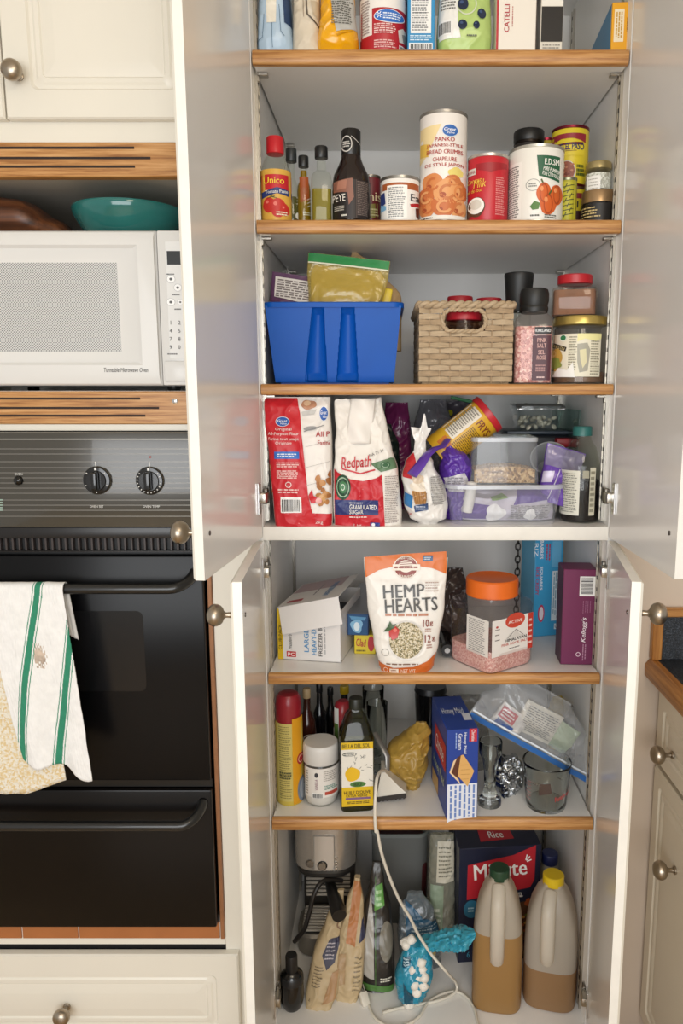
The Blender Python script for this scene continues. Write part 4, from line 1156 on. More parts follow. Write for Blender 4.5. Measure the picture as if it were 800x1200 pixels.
pr = V2.print(t, round_front(R), .085 - R, (535, 670)); pr.rect(516, 608, 558, 736, '#b5ad2a', 1)
for k in range(7): pr.line((520, 625 + k * 16), (554, 618 + k * 16), .0016, '#3c3f14', 2); pr.line((524 + k % 3 * 8, 630 + k * 16), (532 + k % 3 * 8, 614 + k * 16), .0014, '#3c3f14', 3)
pr.build(t)
t, R, h = can(V2, 'corn_tin', 'yellow tin with red rim at the back behind the black-lidded jar', 'can', 432, 484, 468, .26, zB, '#c8b030', rim='#8a2a38')
# two jars stacked by the right wall
t, R, h = glass_bottle(V2, 'mustard_jar', 'dark jar with copper-coloured lid under the salt jar', 'jar', 576, 690, 646, .09, zB,
    [(.94, 0), (1, .04), (1, .64), (.92, .72)], [(.95, .66), (1.0, .67), (1.0, .96), (.96, 1), (0, 1)], None, 0, M('#1c1716', .15, coat=.3), M('#a88a66', .3, .7))
pr = V2.print(t, round_front(R), .09 - R, (632, 705)); pr.rect(580, 678, 686, 735, '#191514', 1)
for k in range(4): pr.lines(590, 688 + k * 10, 640 + k * 6, 696 + k * 10, 1, '#c9b27a', 2)
pr.build(t); zt_ = zB + h
t, R, h = glass_bottle(V2, 'spice_jar', 'small glass jar of white spice with gold lid stacked on dark jar', 'jar', 588, 678, 548, .09, zt_ + .0003,
    [(.94, 0), (1, .04), (1, .62), (.9, .74), (.86, .80)], [(.92, .76), (.95, .77), (.95, .96), (.9, 1), (0, 1)], speckle(['#e9e7e2', '#d5d2ca', '#f4f2ee', '#bdb8ae'], 260), .60, cap_mat=M('#b7a777', .28, .7))
pr = V2.print(t, round_front(R), .09 - R, (632, 610)); pr.rect(606, 586, 650, 640, '#efece6', 1); pr.lines(612, 592, 644, 634, 4, '#b5b0a6', 2, fill=.3); pr.build(t)

# ================================================================== third shelf: bins and spices
zC = ZS['C']
# blue plastic bin
a = V3.at(58, 300, .045); b_ = V3.at(638, 300, .045); cx = (a.x + b_.x) / 2; W = b_.x - a.x; h = V3.at(300, 291, .045).z - zC
bw = (V3.at(605, 600, .06).x - V3.at(120, 600, .06).x)
t = thing('plastic_bin', 'bright blue plastic storage bin with tapered ribbed sides', 'bin', (cx, .045, zC))
BLUE = M('#0652ae', .36, var=.05, scale=10, spec=.22)
dT, dB = .30, .25
mb = MB()
def bin_fn(inner):
    o = .0022 if inner else 0
    def f(u, v):
        # perimeter of the rectangle, flutes pressed into front and back
        w2 = (bw + (W - .012 - bw) * v) / 2 - o; d2 = (dB + (dT - dB) * v) / 2 - o
        s_ = u * 4; k = int(s_) % 4; q_ = s_ - int(s_)
        e = 2 * q_ - 1
        if k == 0: x, y = e * w2, -d2
        elif k == 1: x, y = w2, e * d2
        elif k == 2: x, y = -e * w2, d2
        else: x, y = -w2, -e * d2
        if k in (0, 2):
            g = 0.0
            for l0, r0, l1, r1 in ((-.50, -.12, -.30, -.14), (.03, .40, .13, .31)):
                lo_, hi_ = l0 + (l1 - l0) * v, r0 + (r1 - r0) * v
                if lo_ < e < hi_: g = max(g, sin(pi * (e - lo_) / (hi_ - lo_)) ** .45)
            dep = .016 * g * min(1, v * 30) * (1 if v < .93 else max(0, (1 - v) / .07))
            y += dep if k == 0 else -dep
        if k in (1, 3):
            pass
        return Vector((x, y + dT / 2, .004 + (h - .012) * v if not inner else .008 + (h - .016) * v))
    return f
mb.grid(bin_fn(False), 800, 40, BLUE, wrapu=True); mb.grid(bin_fn(True), 320, 8, BLUE, wrapu=True)
for z, in ((.004,), (.0085,)): mb.add([(-bw / 2, dT / 2 - dB / 2, z), (bw / 2, dT / 2 - dB / 2, z), (bw / 2, dT / 2 + dB / 2, z), (-bw / 2, dT / 2 + dB / 2, z)], [(0, 1, 2, 3)], BLUE)
mb.box(-bw / 2 + .01, bw / 2 - .01, dT / 2 - dB / 2 + .01, dT / 2 + dB / 2 - .01, 0, .005, BLUE)
mb.build('tub', t, 30)
mb = MB()
o_, i_ = rrect(-W / 2, W / 2, -.003, dT + .003, .022, 6), rrect(-W / 2 + .012, W / 2 - .012, .007, dT - .007, .015, 6)
n = len(o_); vs = []
for L_, z in ((o_, h - .011), (o_, h - .0015), (rrect(-W / 2 + .002, W / 2 - .002, -.001, dT + .001, .020, 6), h), (i_, h), (i_, h - .011)): vs += [(x, y, z) for x, y in L_]
fs = [(i * n + k, i * n + (k + 1) % n, (i + 1) % 5 * n + (k + 1) % n, (i + 1) % 5 * n + k) for i in range(5) for k in range(n)]
mb.add(vs, fs, BLUE); mb.build('rim', t, 40)
binx, binh, bind = cx, zC + h, dT
# dark block added for the shadowed gap behind the bin
mb = MB(); t = thing('dark_gap_block', 'dark navy block added for the shadowed gap at the left end behind the bin', 'box', (XL + .025, .36, zC)); mb.box(-.020, .020, 0, .14, 0, .17, M('#10131c', .5), .002, 1); mb.build('carton_body', t)
# purple pouch, zip bag, paper, packet in the bin
def lean_bag(name, label, cat, V, pts, Y, lean, bag, mat, base_z):
    pass
cx, W, _ = V3.spot(58, 262, 230, .13, zC)
t = thing('purple_pouch', 'purple pouch with white text panel at the left of the blue bin', 'bag', (cx, .13, binh - .066), rot=(radians(-6), radians(8), 0))
b = Bag(.135, curve((0, W * .42), (.6, W * .46), (1, W * .48)), curve((0, .02), (.5, .016), (1, .003)), seed=8, amp=.003)
mb = MB(); b.mesh(mb, M('#5f3a5e', .4)); mb.build('pouch_body', t, 180)
pr = Print(b.front(), W, .135, edge=.004, step=.0006); pr.poly([(.14, .60), (.90, .54), (.97, .92), (.10, .93)], '#e6e0da', 1, 'label'); pr.lines(.16, .60, .92, .90, 8, '#7a706e', 2); pr.build(t)
cx, W, _ = V3.spot(213, 552, 200, .115, zC)
zh = V3.at(380, 104, .115).z - (binh - .06)
t = thing('zip_bag', 'zip bag of yellow powder with green seal standing in blue bin', 'bag', (cx, .115, binh - .06), rot=(radians(-2), radians(6), 0))
b = Bag(zh, curve((0, W * .40), (.35, W * .44), (.8, W * .49), (1, W * .495)), curve((0, .028), (.5, .020), (.85, .006), (1, .0025)), seed=11, amp=.0035, freq=30)
mb = MB(); b.mesh(mb, clear('#f6f0dc', .45, .10, '#d0ba62', bump=.8, scale=45)); mb.build('film', t, 180)
b2 = Bag(zh * .84, curve((0, W * .37), (.35, W * .41), (.9, W * .44), (1, W * .40)), curve((0, .020), (.5, .011), (.9, .002), (1, .001)), seed=11, amp=.002, freq=30)
mb = MB(); b2.mesh(mb, M('#c6aa3a', .6, var=.12, scale=14), 40, 30); o = mb.build('contents', t, 180); o.location = (0, .001, .002)
pr = Print(b.front(), W, zh, edge=.006, step=.0008); pr.rect(.005, .885, .995, .992, '#2c8a4a', 2, 'seal_strip'); pr.rect(.01, .865, .99, .883, '#e4e4cc', 2, 'seal_strip'); pr.build(t)
# brown paper wrap behind
cx, W, _ = V3.spot(400, 628, 150, .20, zC); zh = V3.at(430, 72, .20).z - (binh - .09)
t = thing('paper_package', 'tan paper package with a pointed corner behind the zip bag', 'package', (cx, .215, binh - .09))
b = Bag(zh, curve((0, W * .50), (.55, W * .50), (.8, W * .30), (1, .004)), curve((0, .03), (.5, .03), (1, .003)), seed=14, amp=.006, freq=22, shift=curve((0, 0), (.5, 0), (.8, -W * .18), (1, -W * .36)))
mb = MB(); b.mesh(mb, M('#c2a274', .7, var=.1, scale=20, bump=.3)); mb.build('paper_wrap', t, 180)
# yellow packet
cx, W, _ = V3.spot(508, 560, 250, .16, zC)
t = thing('yellow_packet', 'small bright yellow packet peeking over the bin edge', 'packet', (cx, .145, binh - .06), rot=(0, radians(10), 0))
hh_ = V3.at(530, 232, .145).z - (binh - .06); mb = MB(); mb.box(-W / 2, W / 2, -.004, .004, 0, hh_, M('#e2c41a', .3), .003, 2); mb.build('packet_body', t)
pr = Print(flat_front(-.004), W, hh_, edge=None); pr.rect(.1, .5, .9, .6, '#a88a10', 1, 'lettering'); pr.build(t)

# woven basket: stakes and strands
Yk = .03
xa = V4.at(88, 400, Yk).x; xb = V4.at(402, 400, Yk).x; h = V4.at(240, 238, Yk).z - zC
W = xb - xa; dk = .30
t = thing('woven_basket', 'tan woven paper-rope basket with a handle hole in front', 'basket', ((xa + xb) / 2, Yk, zC))
def woven(c0, c1):
    return M(c0, .75, var=.14, scale=120, bump=.6, stretch=(.25, .25, 2.2))
WV = [M(c, .75, var=.16, scale=160, bump=.7, stretch=(.2, .2, 2.0)) for c in ('#b09a7c', '#a89072', '#b8a386')]
nrow = 13; rh = (h - .016) / nrow; fz = .155 / 314 * 314
hx0, hx1 = V4.at(172, 300, Yk).x - t.location.x, V4.at(306, 300, Yk).x - t.location.x
hz0, hz1 = V4.at(240, 332, Yk).z - zC, V4.at(240, 270, Yk).z - zC
nst = 9; pitch = W / nst; nsd = 8; pd = dk / nsd
def strand_path(r, side):
    """points along one side of the basket for one row"""
    out = []
    Ls, p_, n_ = (W, pitch, nst) if side in (0, 2) else (dk, pd, nsd)
    m_ = n_ * 6
    for i in range(m_ + 1):
        s_ = Ls * i / m_
        off = -.0028 * cos(pi * s_ / p_ + pi * r)
        if side == 0: q_ = (-W / 2 + s_, off, 0)
        elif side == 1: q_ = (W / 2 - off - .004, s_, 0)
        elif side == 2: q_ = (W / 2 - s_, dk - off - .004, 0)
        else: q_ = (-W / 2 + off + .004, dk - s_, 0)
        out.append((q_, s_))
    return out
def strand(pts, side, z, mat):
    hh_ = rh * .47; th = .0020
    vs = []; fs = []
    nrm = [(0, -1), (1, 0), (0, 1), (-1, 0)][side]
    for (x, y, _z) in pts:
        for dn, dz_ in ((-th, -hh_ * .8), (th * .6, -hh_), (th, 0), (th * .6, hh_), (-th, hh_ * .8)):
            vs.append((x + nrm[0] * dn, y + nrm[1] * dn + .004, z + dz_))
    for i in range(len(pts) - 1):
        for k in range(5): fs.append((i * 5 + k, i * 5 + (k + 1) % 5, i * 5 + 5 + (k + 1) % 5, i * 5 + 5 + k))
    mb = MB(); mb.add(vs, fs, mat); mb.build('strand', t, 60)
for r in range(nrow):
    z = .004 + rh * (r + .5)
    for side in range(4):
        pp = strand_path(r, side)
        if side == 0 and hz0 - rh * .3 < z < hz1 + rh * .4:
            strand([q_ for q_, s_ in pp if q_[0] < hx0], side, z, WV[r % 3]); strand([q_ for q_, s_ in pp if q_[0] > hx1], side, z, WV[(r + 1) % 3])
        else: strand([q_ for q_, s_ in pp], side, z, WV[(r + side) % 3])
for side in range(4):
    Ls, n_ = (W, nst) if side in (0, 2) else (dk, nsd)
    for k in range(1, n_):
        s_ = Ls * k / n_
        x, y = [(-W / 2 + s_, .004), (W / 2 - .004, s_ + .004), (W / 2 - s_, dk), (-W / 2 + .004, dk - s_ + .004)][side]
        if side == 0 and hx0 < x < hx1:
            for z0_, z1_ in ((.002, hz0 - .003), (hz1 + .006, h - .01)):
                mb = MB(); mb.tube([(x, y, z0_), (x, y, z1_)], .0016, WV[1], 6); mb.build('stake', t)
        else:
            mb = MB(); mb.tube([(x, y, .002), (x, y, h - .008)], .0016, WV[1], 6); mb.build('stake', t)
mb = MB(); mb.box(-W / 2 + .006, W / 2 - .006, .010, dk - .002, .0, .004, WV[1]); mb.build('base', t)
def rope(pts, r, name, closed=False):
    """two-ply twisted rope along a path"""
    P_ = [Vector(p_) for p_ in pts]
    for ph in (0, pi):
        q_ = []; tot = 0
        for i, p_ in enumerate(P_):
            d_ = (P_[(i + 1) % len(P_)] - p_) if (closed or i < len(P_) - 1) else (p_ - P_[i - 1])
            tot += d_.length; d_.normalize(); sd = d_.cross(Vector((0, .2, 1))).normalized(); up_ = sd.cross(d_)
            a_ = tot / (r * 5) * 2 * pi + ph
            q_.append(p_ + sd * (r * .55 * cos(a_)) + up_ * (r * .55 * sin(a_)))
        mb = MB(); mb.tube(q_, r * .75, WV[0 if ph == 0 else 2], 7, closed); mb.build(name, t, 60)
ring_ = []
for x, y in rrect(-W / 2, W / 2, .001, dk + .003, .012, 4): ring_.append((x, y))
def dens(L_, st_):
    out = []
    for i in range(len(L_)):
        a_, b2_ = Vector(L_[i]), Vector(L_[(i + 1) % len(L_)]); k_ = max(1, int((b2_ - a_).length / st_))
        out += [a_.lerp(b2_, j / k_) for j in range(k_)]
    return out
rope([(x, y, h - .006) for x, y in dens([(a_[0], a_[1]) for a_ in ring_], .004)], .0068, 'rim_rope', True)
hr = rrect(hx0 - .003, hx1 + .003, hz0 - .003, hz1 + .003, .018, 5)
rope([(p_[0], .001, p_[1]) for p_ in dens(hr, .0035)], .0042, 'handle_rope', True)
bkx, bkh = t.location.x, zC + h
# jars with red lids in the basket
def red_jar(x, y, ztop, R, label, body='#3a2420'):
    z0 = zC + .006
    t = thing('spice_jar', label, 'jar', (x, y, z0), facing(x, y), 'red-lidded jars in the basket'); hh_ = ztop - z0
    lathe_part(t, 'glass_body', [(R * .95, 0), (R, .006), (R, hh_ - .045), (R * .82, hh_ - .026), (R * .82, hh_ - .012)], clear('#e8dcd6', .55, .06, body), 36)
    lathe_part(t, 'contents', [(R * .9, .004), (R * .94, .006), (R * .94, hh_ - .075), (0, hh_ - .075)], M(body, .7, var=.2, scale=60), 30)
    lathe_part(t, 'red_lid', [(R * .90, hh_ - .020), (R * .94, hh_ - .019), (R * .94, hh_ - .002), (R * .90, hh_), (0, hh_)], M('#a81f2c', .35), 36)
    return t, R, hh_
xj = V4.at(236, 300, .085).x; zj = V4.at(236, 270, .075).z
red_jar(xj, .078, zj, (V4.at(300, 300, .085).x - V4.at(174, 300, .085).x) / 2, 'red-lidded dark spice jar seen through the basket handle hole')
red_jar(V4.at(226, 230, .18).x, .185, V4.at(226, 218, .16).z, .030, 'left of two red jar lids rising behind the basket rim')
red_jar(V4.at(323, 230, .18).x, .185, V4.at(323, 224, .16).z, .030, 'right of two red jar lids rising behind the basket rim')

# pepper grinder and pink salt
t, R, h = glass_bottle(V4, 'pepper_grinder', 'tall clear grinder with wide black top beside the basket', 'grinder', 372, 474, 145, .17, zC,
    [(.90, 0), (.95, .02), (.9, .30), (.82, .62), (.82, .66)], [(.80, .66), (.80, .70), (.86, .80), (.95, .96), (.97, .985), (.93, 1.0), (0, 1.0)], M('#6d7276', .5, var=.2, scale=40), .45, cap_mat=M('#1d1f1f', .45))
PINK = speckle(['#d8a09a', '#c98a84', '#e4b8ae', '#dca8a0', '#edd0c6', '#b97a74'], 230)
t, R, h = glass_bottle(V4, 'salt_grinder', 'square clear bottle of pink salt with black grinder cap', 'grinder', 408, 542, 196, .075, zC,
    [(.97, 0), (1, .02), (1, .55), (.98, .63), (.86, .70), (.62, .745), (.60, .76)], [(.62, .745), (.66, .75), (.70, .79), (.68, .815), (.66, .82), (.72, .87), (.72, .95), (.66, .99), (.55, 1), (0, 1)], PINK, .60, clear('#fbf6f4', .84, .05), M('#1b1c1c', .45), sq=5)
pr = V4.print(t, round_front(R, sq=6), .075 - R, (480, 420), step=.0004)
pr.rect(480, 352, 540, 502, '#4d2430', 1); pr.rect(486, 324, 540, 347, '#141414', 1); pr.text('KIRKLAND', 513, 336, 10, '#efefef', w=48, bold=.03)
for s_, y_, w_ in (('PINK', 368, 30), ('SALT', 386, 30), ('SEL', 408, 22), ('ROSE', 426, 30)): pr.text(s_, 510, y_, 14, '#d8a8a0', w=w_, bold=.03)
pr.lines(492, 448, 530, 474, 3, '#a87a78', 3); pr.lines(496, 488, 526, 496, 1, '#e0c0bc', 3); pr.build(t)
# bouillon jar and the red-lidded spice tub on top
t, R, h = glass_bottle(V4, 'bouillon_jar', 'wide glass jar of bouillon with gold lid and torn label', 'jar', 540, 718, 292, .095, zC,
    [(.93, 0), (1, .03), (1, .80), (.95, .86)], [(.97, .87), (1.0, .88), (1.0, .975), (.96, 1), (0, 1)], M('#6d4a28', .5, var=.15, scale=30), .18, clear('#f6f4ec', .80, .05), M('#c8b064', .28, .75))
pr = V4.print(t, round_front(R * 1.002), .095 - R, (630, 410))
pr.rect(546, 345, 716, 490, '#e8e2cc', 1); pr.poly([(548, 368), (606, 390), (602, 404), (546, 384)], '#1a1613', 3); pr.text('BOUILLON', 576, 387, 10, '#e8d8a0', w=50, rot=-.36, bold=.02)
pr.ell(568, 428, 24, 38, '#c8a24e', 3, wob=.1); pr.ell(572, 444, 18, 20, '#8d9a48', 4, wob=.15); pr.ell(560, 410, 12, 12, '#e0c486', 4); pr.ell(594, 358, 11, 11, '#2f7a4c', 3); pr.ring(594, 358, 11, 11, .2, '#e8efe6', 4)
pr.poly([(560, 490), (580, 460), (610, 468), (628, 440), (636, 492)], '#f4f2ec', 4); pr.lines(612, 352, 640, 470, 14, '#9a947e', 2); pr.lines(684, 350, 714, 485, 16, '#9a947e', 2)
pr.poly([(640, 380), (672, 376), (682, 400), (676, 470), (650, 476), (642, 440)], '#a8a494', 4); pr.poly([(648, 400), (668, 396), (672, 440), (660, 462), (652, 436)], '#d9d2a8', 5); pr.poly([(640, 345), (716, 345), (716, 362), (700, 370), (664, 362), (640, 372)], '#ece6a4', 3); pr.rect(542, 460, 566, 470, '#2a2622', 5, 'picture')
pr.build(t); zt_ = zC + h
t, R, h = glass_bottle(V4, 'spice_tub', 'square clear tub of brown ground spice with red lid', 'jar', 536, 686, 152, .10, zt_ + .0004,
    [(.96, 0), (1, .03), (1, .58), (.96, .66), (.76, .71), (.74, .76)], [(.74, .78), (.77, .79), (.77, .975), (.73, 1), (0, 1)], M('#8a5c3c', .75, var=.14, scale=50), .62, clear('#f4efe8', .82, .06), M('#b8222c', .35), sq=6)
# leaning grey tray at the right wall
p0_ = V4.at(640, 160, .40)
t = thing('oven_tray', 'grey metal tray standing on edge against the right side wall', 'tray', (XR - .028, .30, zC), rot=(0, radians(2), 0))
hh_ = .225
mb = MB(); mb.box(0, .003, -.13, .15, 0, hh_, M('#8f9294', .3, .8), .001, 1); mb.build('tray_base', t)
mb = MB(); R_ = [(y, z) for y, z in rrect(-.13, .15, .001, hh_, .02, 5)]
mb.tube([(-.004, y, z) for y, z in dens(R_, .02)], .004, M('#9a9d9f', .3, .8), 8, True); mb.build('rolled_rim', t)
mb = MB(); mb.tube([(-.004, y, z) for y, z in dens(rrect(-.10, .12, .03, hh_ - .03, .03, 5), .02)], .0025, M('#a4a7a9', .3, .8), 8, True); mb.build('inner_ridge', t)

# ================================================================== fixed shelf: baking supplies
zD = ZS['D']
def bagsize(V, xb0, xb1, yb, Yf):
    a = V.at(xb0, yb, Yf); b = V.at(xb1, yb, Yf); return (a.x + b.x) / 2, b.x - a.x
# flour
cx, W = bagsize(V5, 98, 330, 590, .0); h = min(V5.at(200, 84, .03).z, 1.460) - zD
k = W / 232
t = thing('flour_bag', 'tall red and white paper bag of all purpose flour', 'bag', (cx, .048, zD))
B = Bag(h, curve((0, 113 * k), (.06, 116 * k), (.5, 122 * k), (.85, 128 * k), (1, 133 * k)), curve((0, .044), (.1, .048), (.7, .046), (.92, .030), (1, .012)), n=5, seed=21, amp=.0055, freq=24,
        shift=curve((0, 0), (.5, -8 * k), (1, -24 * k)))
mb = MB(); B.mesh(mb, M('#ebe6e0', .5, var=.02), 72, 60); mb.build('paper_bag', t, 180)
pr = V5.print(t, B.front(), .0, (214, 345), edge=.0035, step=.0006)
pr.poly([(62, 92), (192, 92), (205, 150), (235, 470), (250, 540), (330, 545), (330, 600), (98, 600), (95, 480), (72, 250)], '#c8202c', 1, 'label')
for x, y, rx, ry in ((138, 182, 28, 19), (297, 152, 17, 29)):
    pr.ell(x, y, rx, ry, '#eef0f4', 2); pr.ell(x, y, rx * .92, ry * .9, '#2f5fae', 3); pr.text('Great', x - 1, y - ry * .15, ry * .5, '#fff', w=rx * 1.4, shear=.2, bold=.02); pr.text('Value', x + 4, y + ry * .4, ry * .36, '#fff', w=rx * .9, shear=.2, bold=.01)
for s_, y_, w_ in (('Original', 212, 64), ('All-Purpose Flour', 230, 122), ('Farine tout usage', 250, 118), ('Originale', 266, 62)): pr.text(s_, 142, y_, 15, '#f6e6e2', w=w_, bold=.01)
pr.rect(104, 298, 202, 326, '#2f6fc4', 2); pr.lines(116, 304, 196, 320, 2, '#dfe8f4', 3)
pr.lines(112, 338, 205, 360, 3, '#f0c9c4', 3); pr.lines(112, 370, 206, 404, 5, '#f0c9c4', 3); pr.ring(158, 427, 12, 12, .25, '#f4e6e2', 3); pr.line((152, 431), (164, 431), .001, '#f4e6e2', 3); pr.lines(116, 442, 212, 462, 2, '#f0c9c4', 3)
pr.barcode(126, 476, 208, 538)
pr.ell(238, 118, 30, 18, '#b8876a', 2, wob=.08); pr.ell(232, 112, 14, 10, '#d9b896', 3); pr.poly([(210, 145), (270, 135), (260, 155), (215, 160)], '#c4c2be', 2); pr.ell(246, 208, 26, 8, '#9a9a9a', 2, a0=.1); pr.line((222, 220), (300, 196), .0015, '#8a8a8a', 3)
for y_ in (270, 350, 420): pr.line((226, y_ + 10), (322, y_ - 14), .0008, '#b9b4ae', 2)
pr.text('All P', 294, 230, 20, '#b0282e', w=52, bold=.02); pr.text('Farine', 300, 264, 18, '#b0282e', w=50, bold=.02)
rnd = random.Random(5)
for j in range(22): pr.ell(300 + rnd.uniform(-26, 26), 440 + rnd.uniform(-65, 62), rnd.uniform(9, 16), rnd.uniform(9, 15), rnd.choice(['#c08a52', '#a86e3c', '#d3a46c', '#b57c46']), 2 + j % 4, wob=.1, n=12)
pr.poly([(236, 470), (250, 445), (256, 470), (270, 478), (262, 500), (246, 500)], '#c8202c', 6); pr.ell(276, 490, 12, 12, '#e8b0ac', 7); pr.text('2kg', 276, 578, 16, '#f2d9d6', w=30, bold=.02)
for j in range(8): pr.ell(82 + rnd.uniform(-4, 6), 360 + j * 24, 9, 12, rnd.choice(['#b07a46', '#946036', '#c8995e']), 3, n=10)
pr.build(t)
# sugar
cx, W = bagsize(V5, 334, 603, 590, .005); h = min(V5.at(430, 84, .04).z, 1.452) - zD; k = W / 269
t = thing('sugar_bag', 'opened white and red paper bag of granulated sugar, top crumpled', 'bag', (cx, .052, zD))
B = Bag(h, curve((0, 134 * k), (.1, 136 * k), (.42, 128 * k), (.62, 112 * k), (.8, 100 * k), (1, 92 * k)), curve((0, .042), (.1, .046), (.5, .042), (.75, .026), (1, .014)), n=4.2, seed=31, amp=.0065, freq=26,
        shift=curve((0, 0), (.45, -8 * k), (.7, -20 * k), (1, -38 * k)), top=lambda x: .006 * sin(x * 7) + .004 * sin(x * 13 + 1))
mb = MB(); B.mesh(mb, M('#e9e4dc', .55, var=.02), 80, 72); mb.build('paper_bag', t, 180)
mb = MB(); f0 = []
def flap(u, v):
    x = (-.028 + .052 * u); z = h * (.66 + .36 * v); return Vector((x - .018 + .012 * v, -.030 - .010 * sin(pi * u) + .012 * v + .004 * sin(v * 9 + u * 5), z))
mb.grid(flap, 14, 14, M('#eee9e2', .55)); o = mb.build('paper_fold', t, 60); md_ = o.modifiers.new('thick', 'SOLIDIFY'); md_.thickness = .0008
pr = V5.print(t, B.front(), .008, (470, 345), edge=.0035, step=.0007)
pr.poly([(336, 366), (352, 380), (400, 405), (450, 414), (500, 402), (524, 388), (530, 470), (536, 592), (336, 592)], '#c32431', 1, 'label')
pr.text('Redpath', 424, 345, 58, '#c32431', w=118, shear=.25, bold=.03, rot=.08); pr.line((368, 365), (440, 384), .003, '#c32431', 3); pr.line((440, 384), (498, 368), .003, '#c32431', 3)
pr.ell(371, 437, 31, 50, '#234a34', 2); pr.ring(371, 437, 25, 40, .12, '#a8c4a8', 3); pr.ell(371, 437, 15, 24, '#3f7a4e', 3); pr.ring(371, 437, 8, 13, .3, '#c8dcc8', 4)
pr.rect(338, 487, 510, 546, '#2a3570', 3); pr.text('GRANULATED', 450, 514, 18, '#f0eee8', w=106, bold=.02, rot=-.02, L=6); pr.text('SUGAR', 424, 533, 16, '#f0eee8', w=54, bold=.02, L=6); pr.lines(396, 494, 460, 502, 1, '#d0d0e0', 5)
pr.lines(396, 550, 470, 558, 1, '#f0d8d4', 4); pr.text('2 kg', 426, 588, 12, '#f0d8d4', w=34, bold=.01); pr.rect(478, 576, 516, 594, '#33408a', 4); pr.ell(490, 585, 7, 7, '#e8e8ee', 5)
pr.poly([(480, 345), (560, 322), (592, 330), (588, 362), (520, 378)], '#5d7d5c', 2); pr.ell(538, 350, 20, 14, '#35603f', 3); pr.ring(538, 350, 14, 10, .2, '#a9c2a6', 4)
pr.text('MA 21 21', 502, 303, 11, '#6a6762', w=58, rot=.38, bold=.005); pr.lines(536, 392, 592, 580, 26, '#9c8f8c', 2, fill=.4); pr.build(t)
# icing sugar bag
cx, W = bagsize(V5, 612, 782, 540, .01); h = V5.at(700, 205, .05).z - zD; k = W / 170
t = thing('icing_sugar_bag', 'knotted plastic bag of icing sugar with cupcake picture', 'bag', (cx, .052, zD))
B = Bag(h, curve((0, 40 * k), (.06, 74 * k), (.2, 88 * k), (.45, 80 * k), (.64, 56 * k), (.78, 24 * k), (.86, 22 * k), (1, 40 * k)), curve((0, .022), (.08, .038), (.3, .046), (.6, .036), (.78, .010), (.86, .008), (1, .003)), n=2.5, seed=41, amp=.006, freq=34,
        shift=curve((0, 12 * k), (.3, 0), (.6, -26 * k), (.8, -22 * k), (1, -18 * k)), top=lambda x: .030 * max(0, sin(x * 4.2 + .3)) ** 2 - .012 * (x < -.2))
mb = MB(); B.mesh(mb, M('#e9e6e2', .25, coat=.2), 64, 60); mb.build('plastic_bag', t, 180)
pr = V5.print(t, B.front(), .01, (697, 440), edge=.0035, step=.0008, rough=.25)
pr.poly([(604, 345), (650, 305), (662, 360), (640, 405), (606, 400)], '#c42c34', 1); pr.poly([(600, 455), (645, 470), (642, 520), (612, 510)], '#2f7ab8', 1)
pr.poly([(640, 452), (704, 438), (696, 500), (655, 505)], '#b5854e', 2); pr.ell(668, 432, 34, 22, '#efe4d2', 3, wob=.05); pr.ell(664, 404, 24, 18, '#e2cdb2', 4, wob=.05); pr.ell(658, 382, 15, 12, '#efe4d2', 5)
for j in range(6): pr.line((648 + j * 10, 455), (660 + j * 7, 500), .0009, '#8a5f34', 5)
pr.poly([(650, 510), (704, 498), (706, 525), (654, 536)], '#38507c', 3); pr.lines(656, 508, 700, 526, 2, '#b8c4d8', 4); pr.poly([(684, 390), (700, 380), (722, 500), (706, 508)], '#f4f2ee', 4); pr.poly([(712, 400), (762, 385), (778, 490), (728, 510)], '#bdbab6', 2); pr.lines(716, 395, 770, 505, 14, '#8d8a88', 3, fill=.4); pr.text('1kg', 630, 545, 14, '#c42c34', w=24, bold=.01); pr.build(t)
# cocoa canister, tilted
axis_l = V6.at(150, 262, .13); axis_u = V6.at(325, 124, .13)
d_ = (axis_u - axis_l); Lc = d_.length; ang = atan2(d_.x, d_.z); R = .042
t = thing('cocoa_canister', 'yellow cocoa canister with red lid leaning to the right', 'can', (axis_l.x, .13, axis_l.z), rot=(0, ang, 0))
lathe_part(t, 'body', [(R * .98, 0), (R, .002), (R, Lc - .014), (R * .98, Lc - .012)], M('#d8a826', .35), 48)
lathe_part(t, 'red_lid', [(R * .98, Lc - .015), (R * 1.07, Lc - .014), (R * 1.07, Lc - .001), (R * 1.03, Lc), (R * .99, Lc - .003), (0, Lc - .003)], M('#c0242e', .35), 48)
pr = Print(round_front(R), 2 * R, Lc, step=.0004)
pr.rect(.02, .30, .40, .86, '#e9e2d4', 1); pr.lines(.06, .32, .36, .84, 14, '#8a8478', 2); pr.text('FRYS', .66, .76, .12, '#7a2a1c', w=.40, bold=.03); pr.lines(.46, .25, .92, .66, 14, '#7a5a14', 2); pr.poly([(.2, .1), (.5, .12), (.5, .25), (.2, .26)], '#c8742a', 2); pr.build(t)
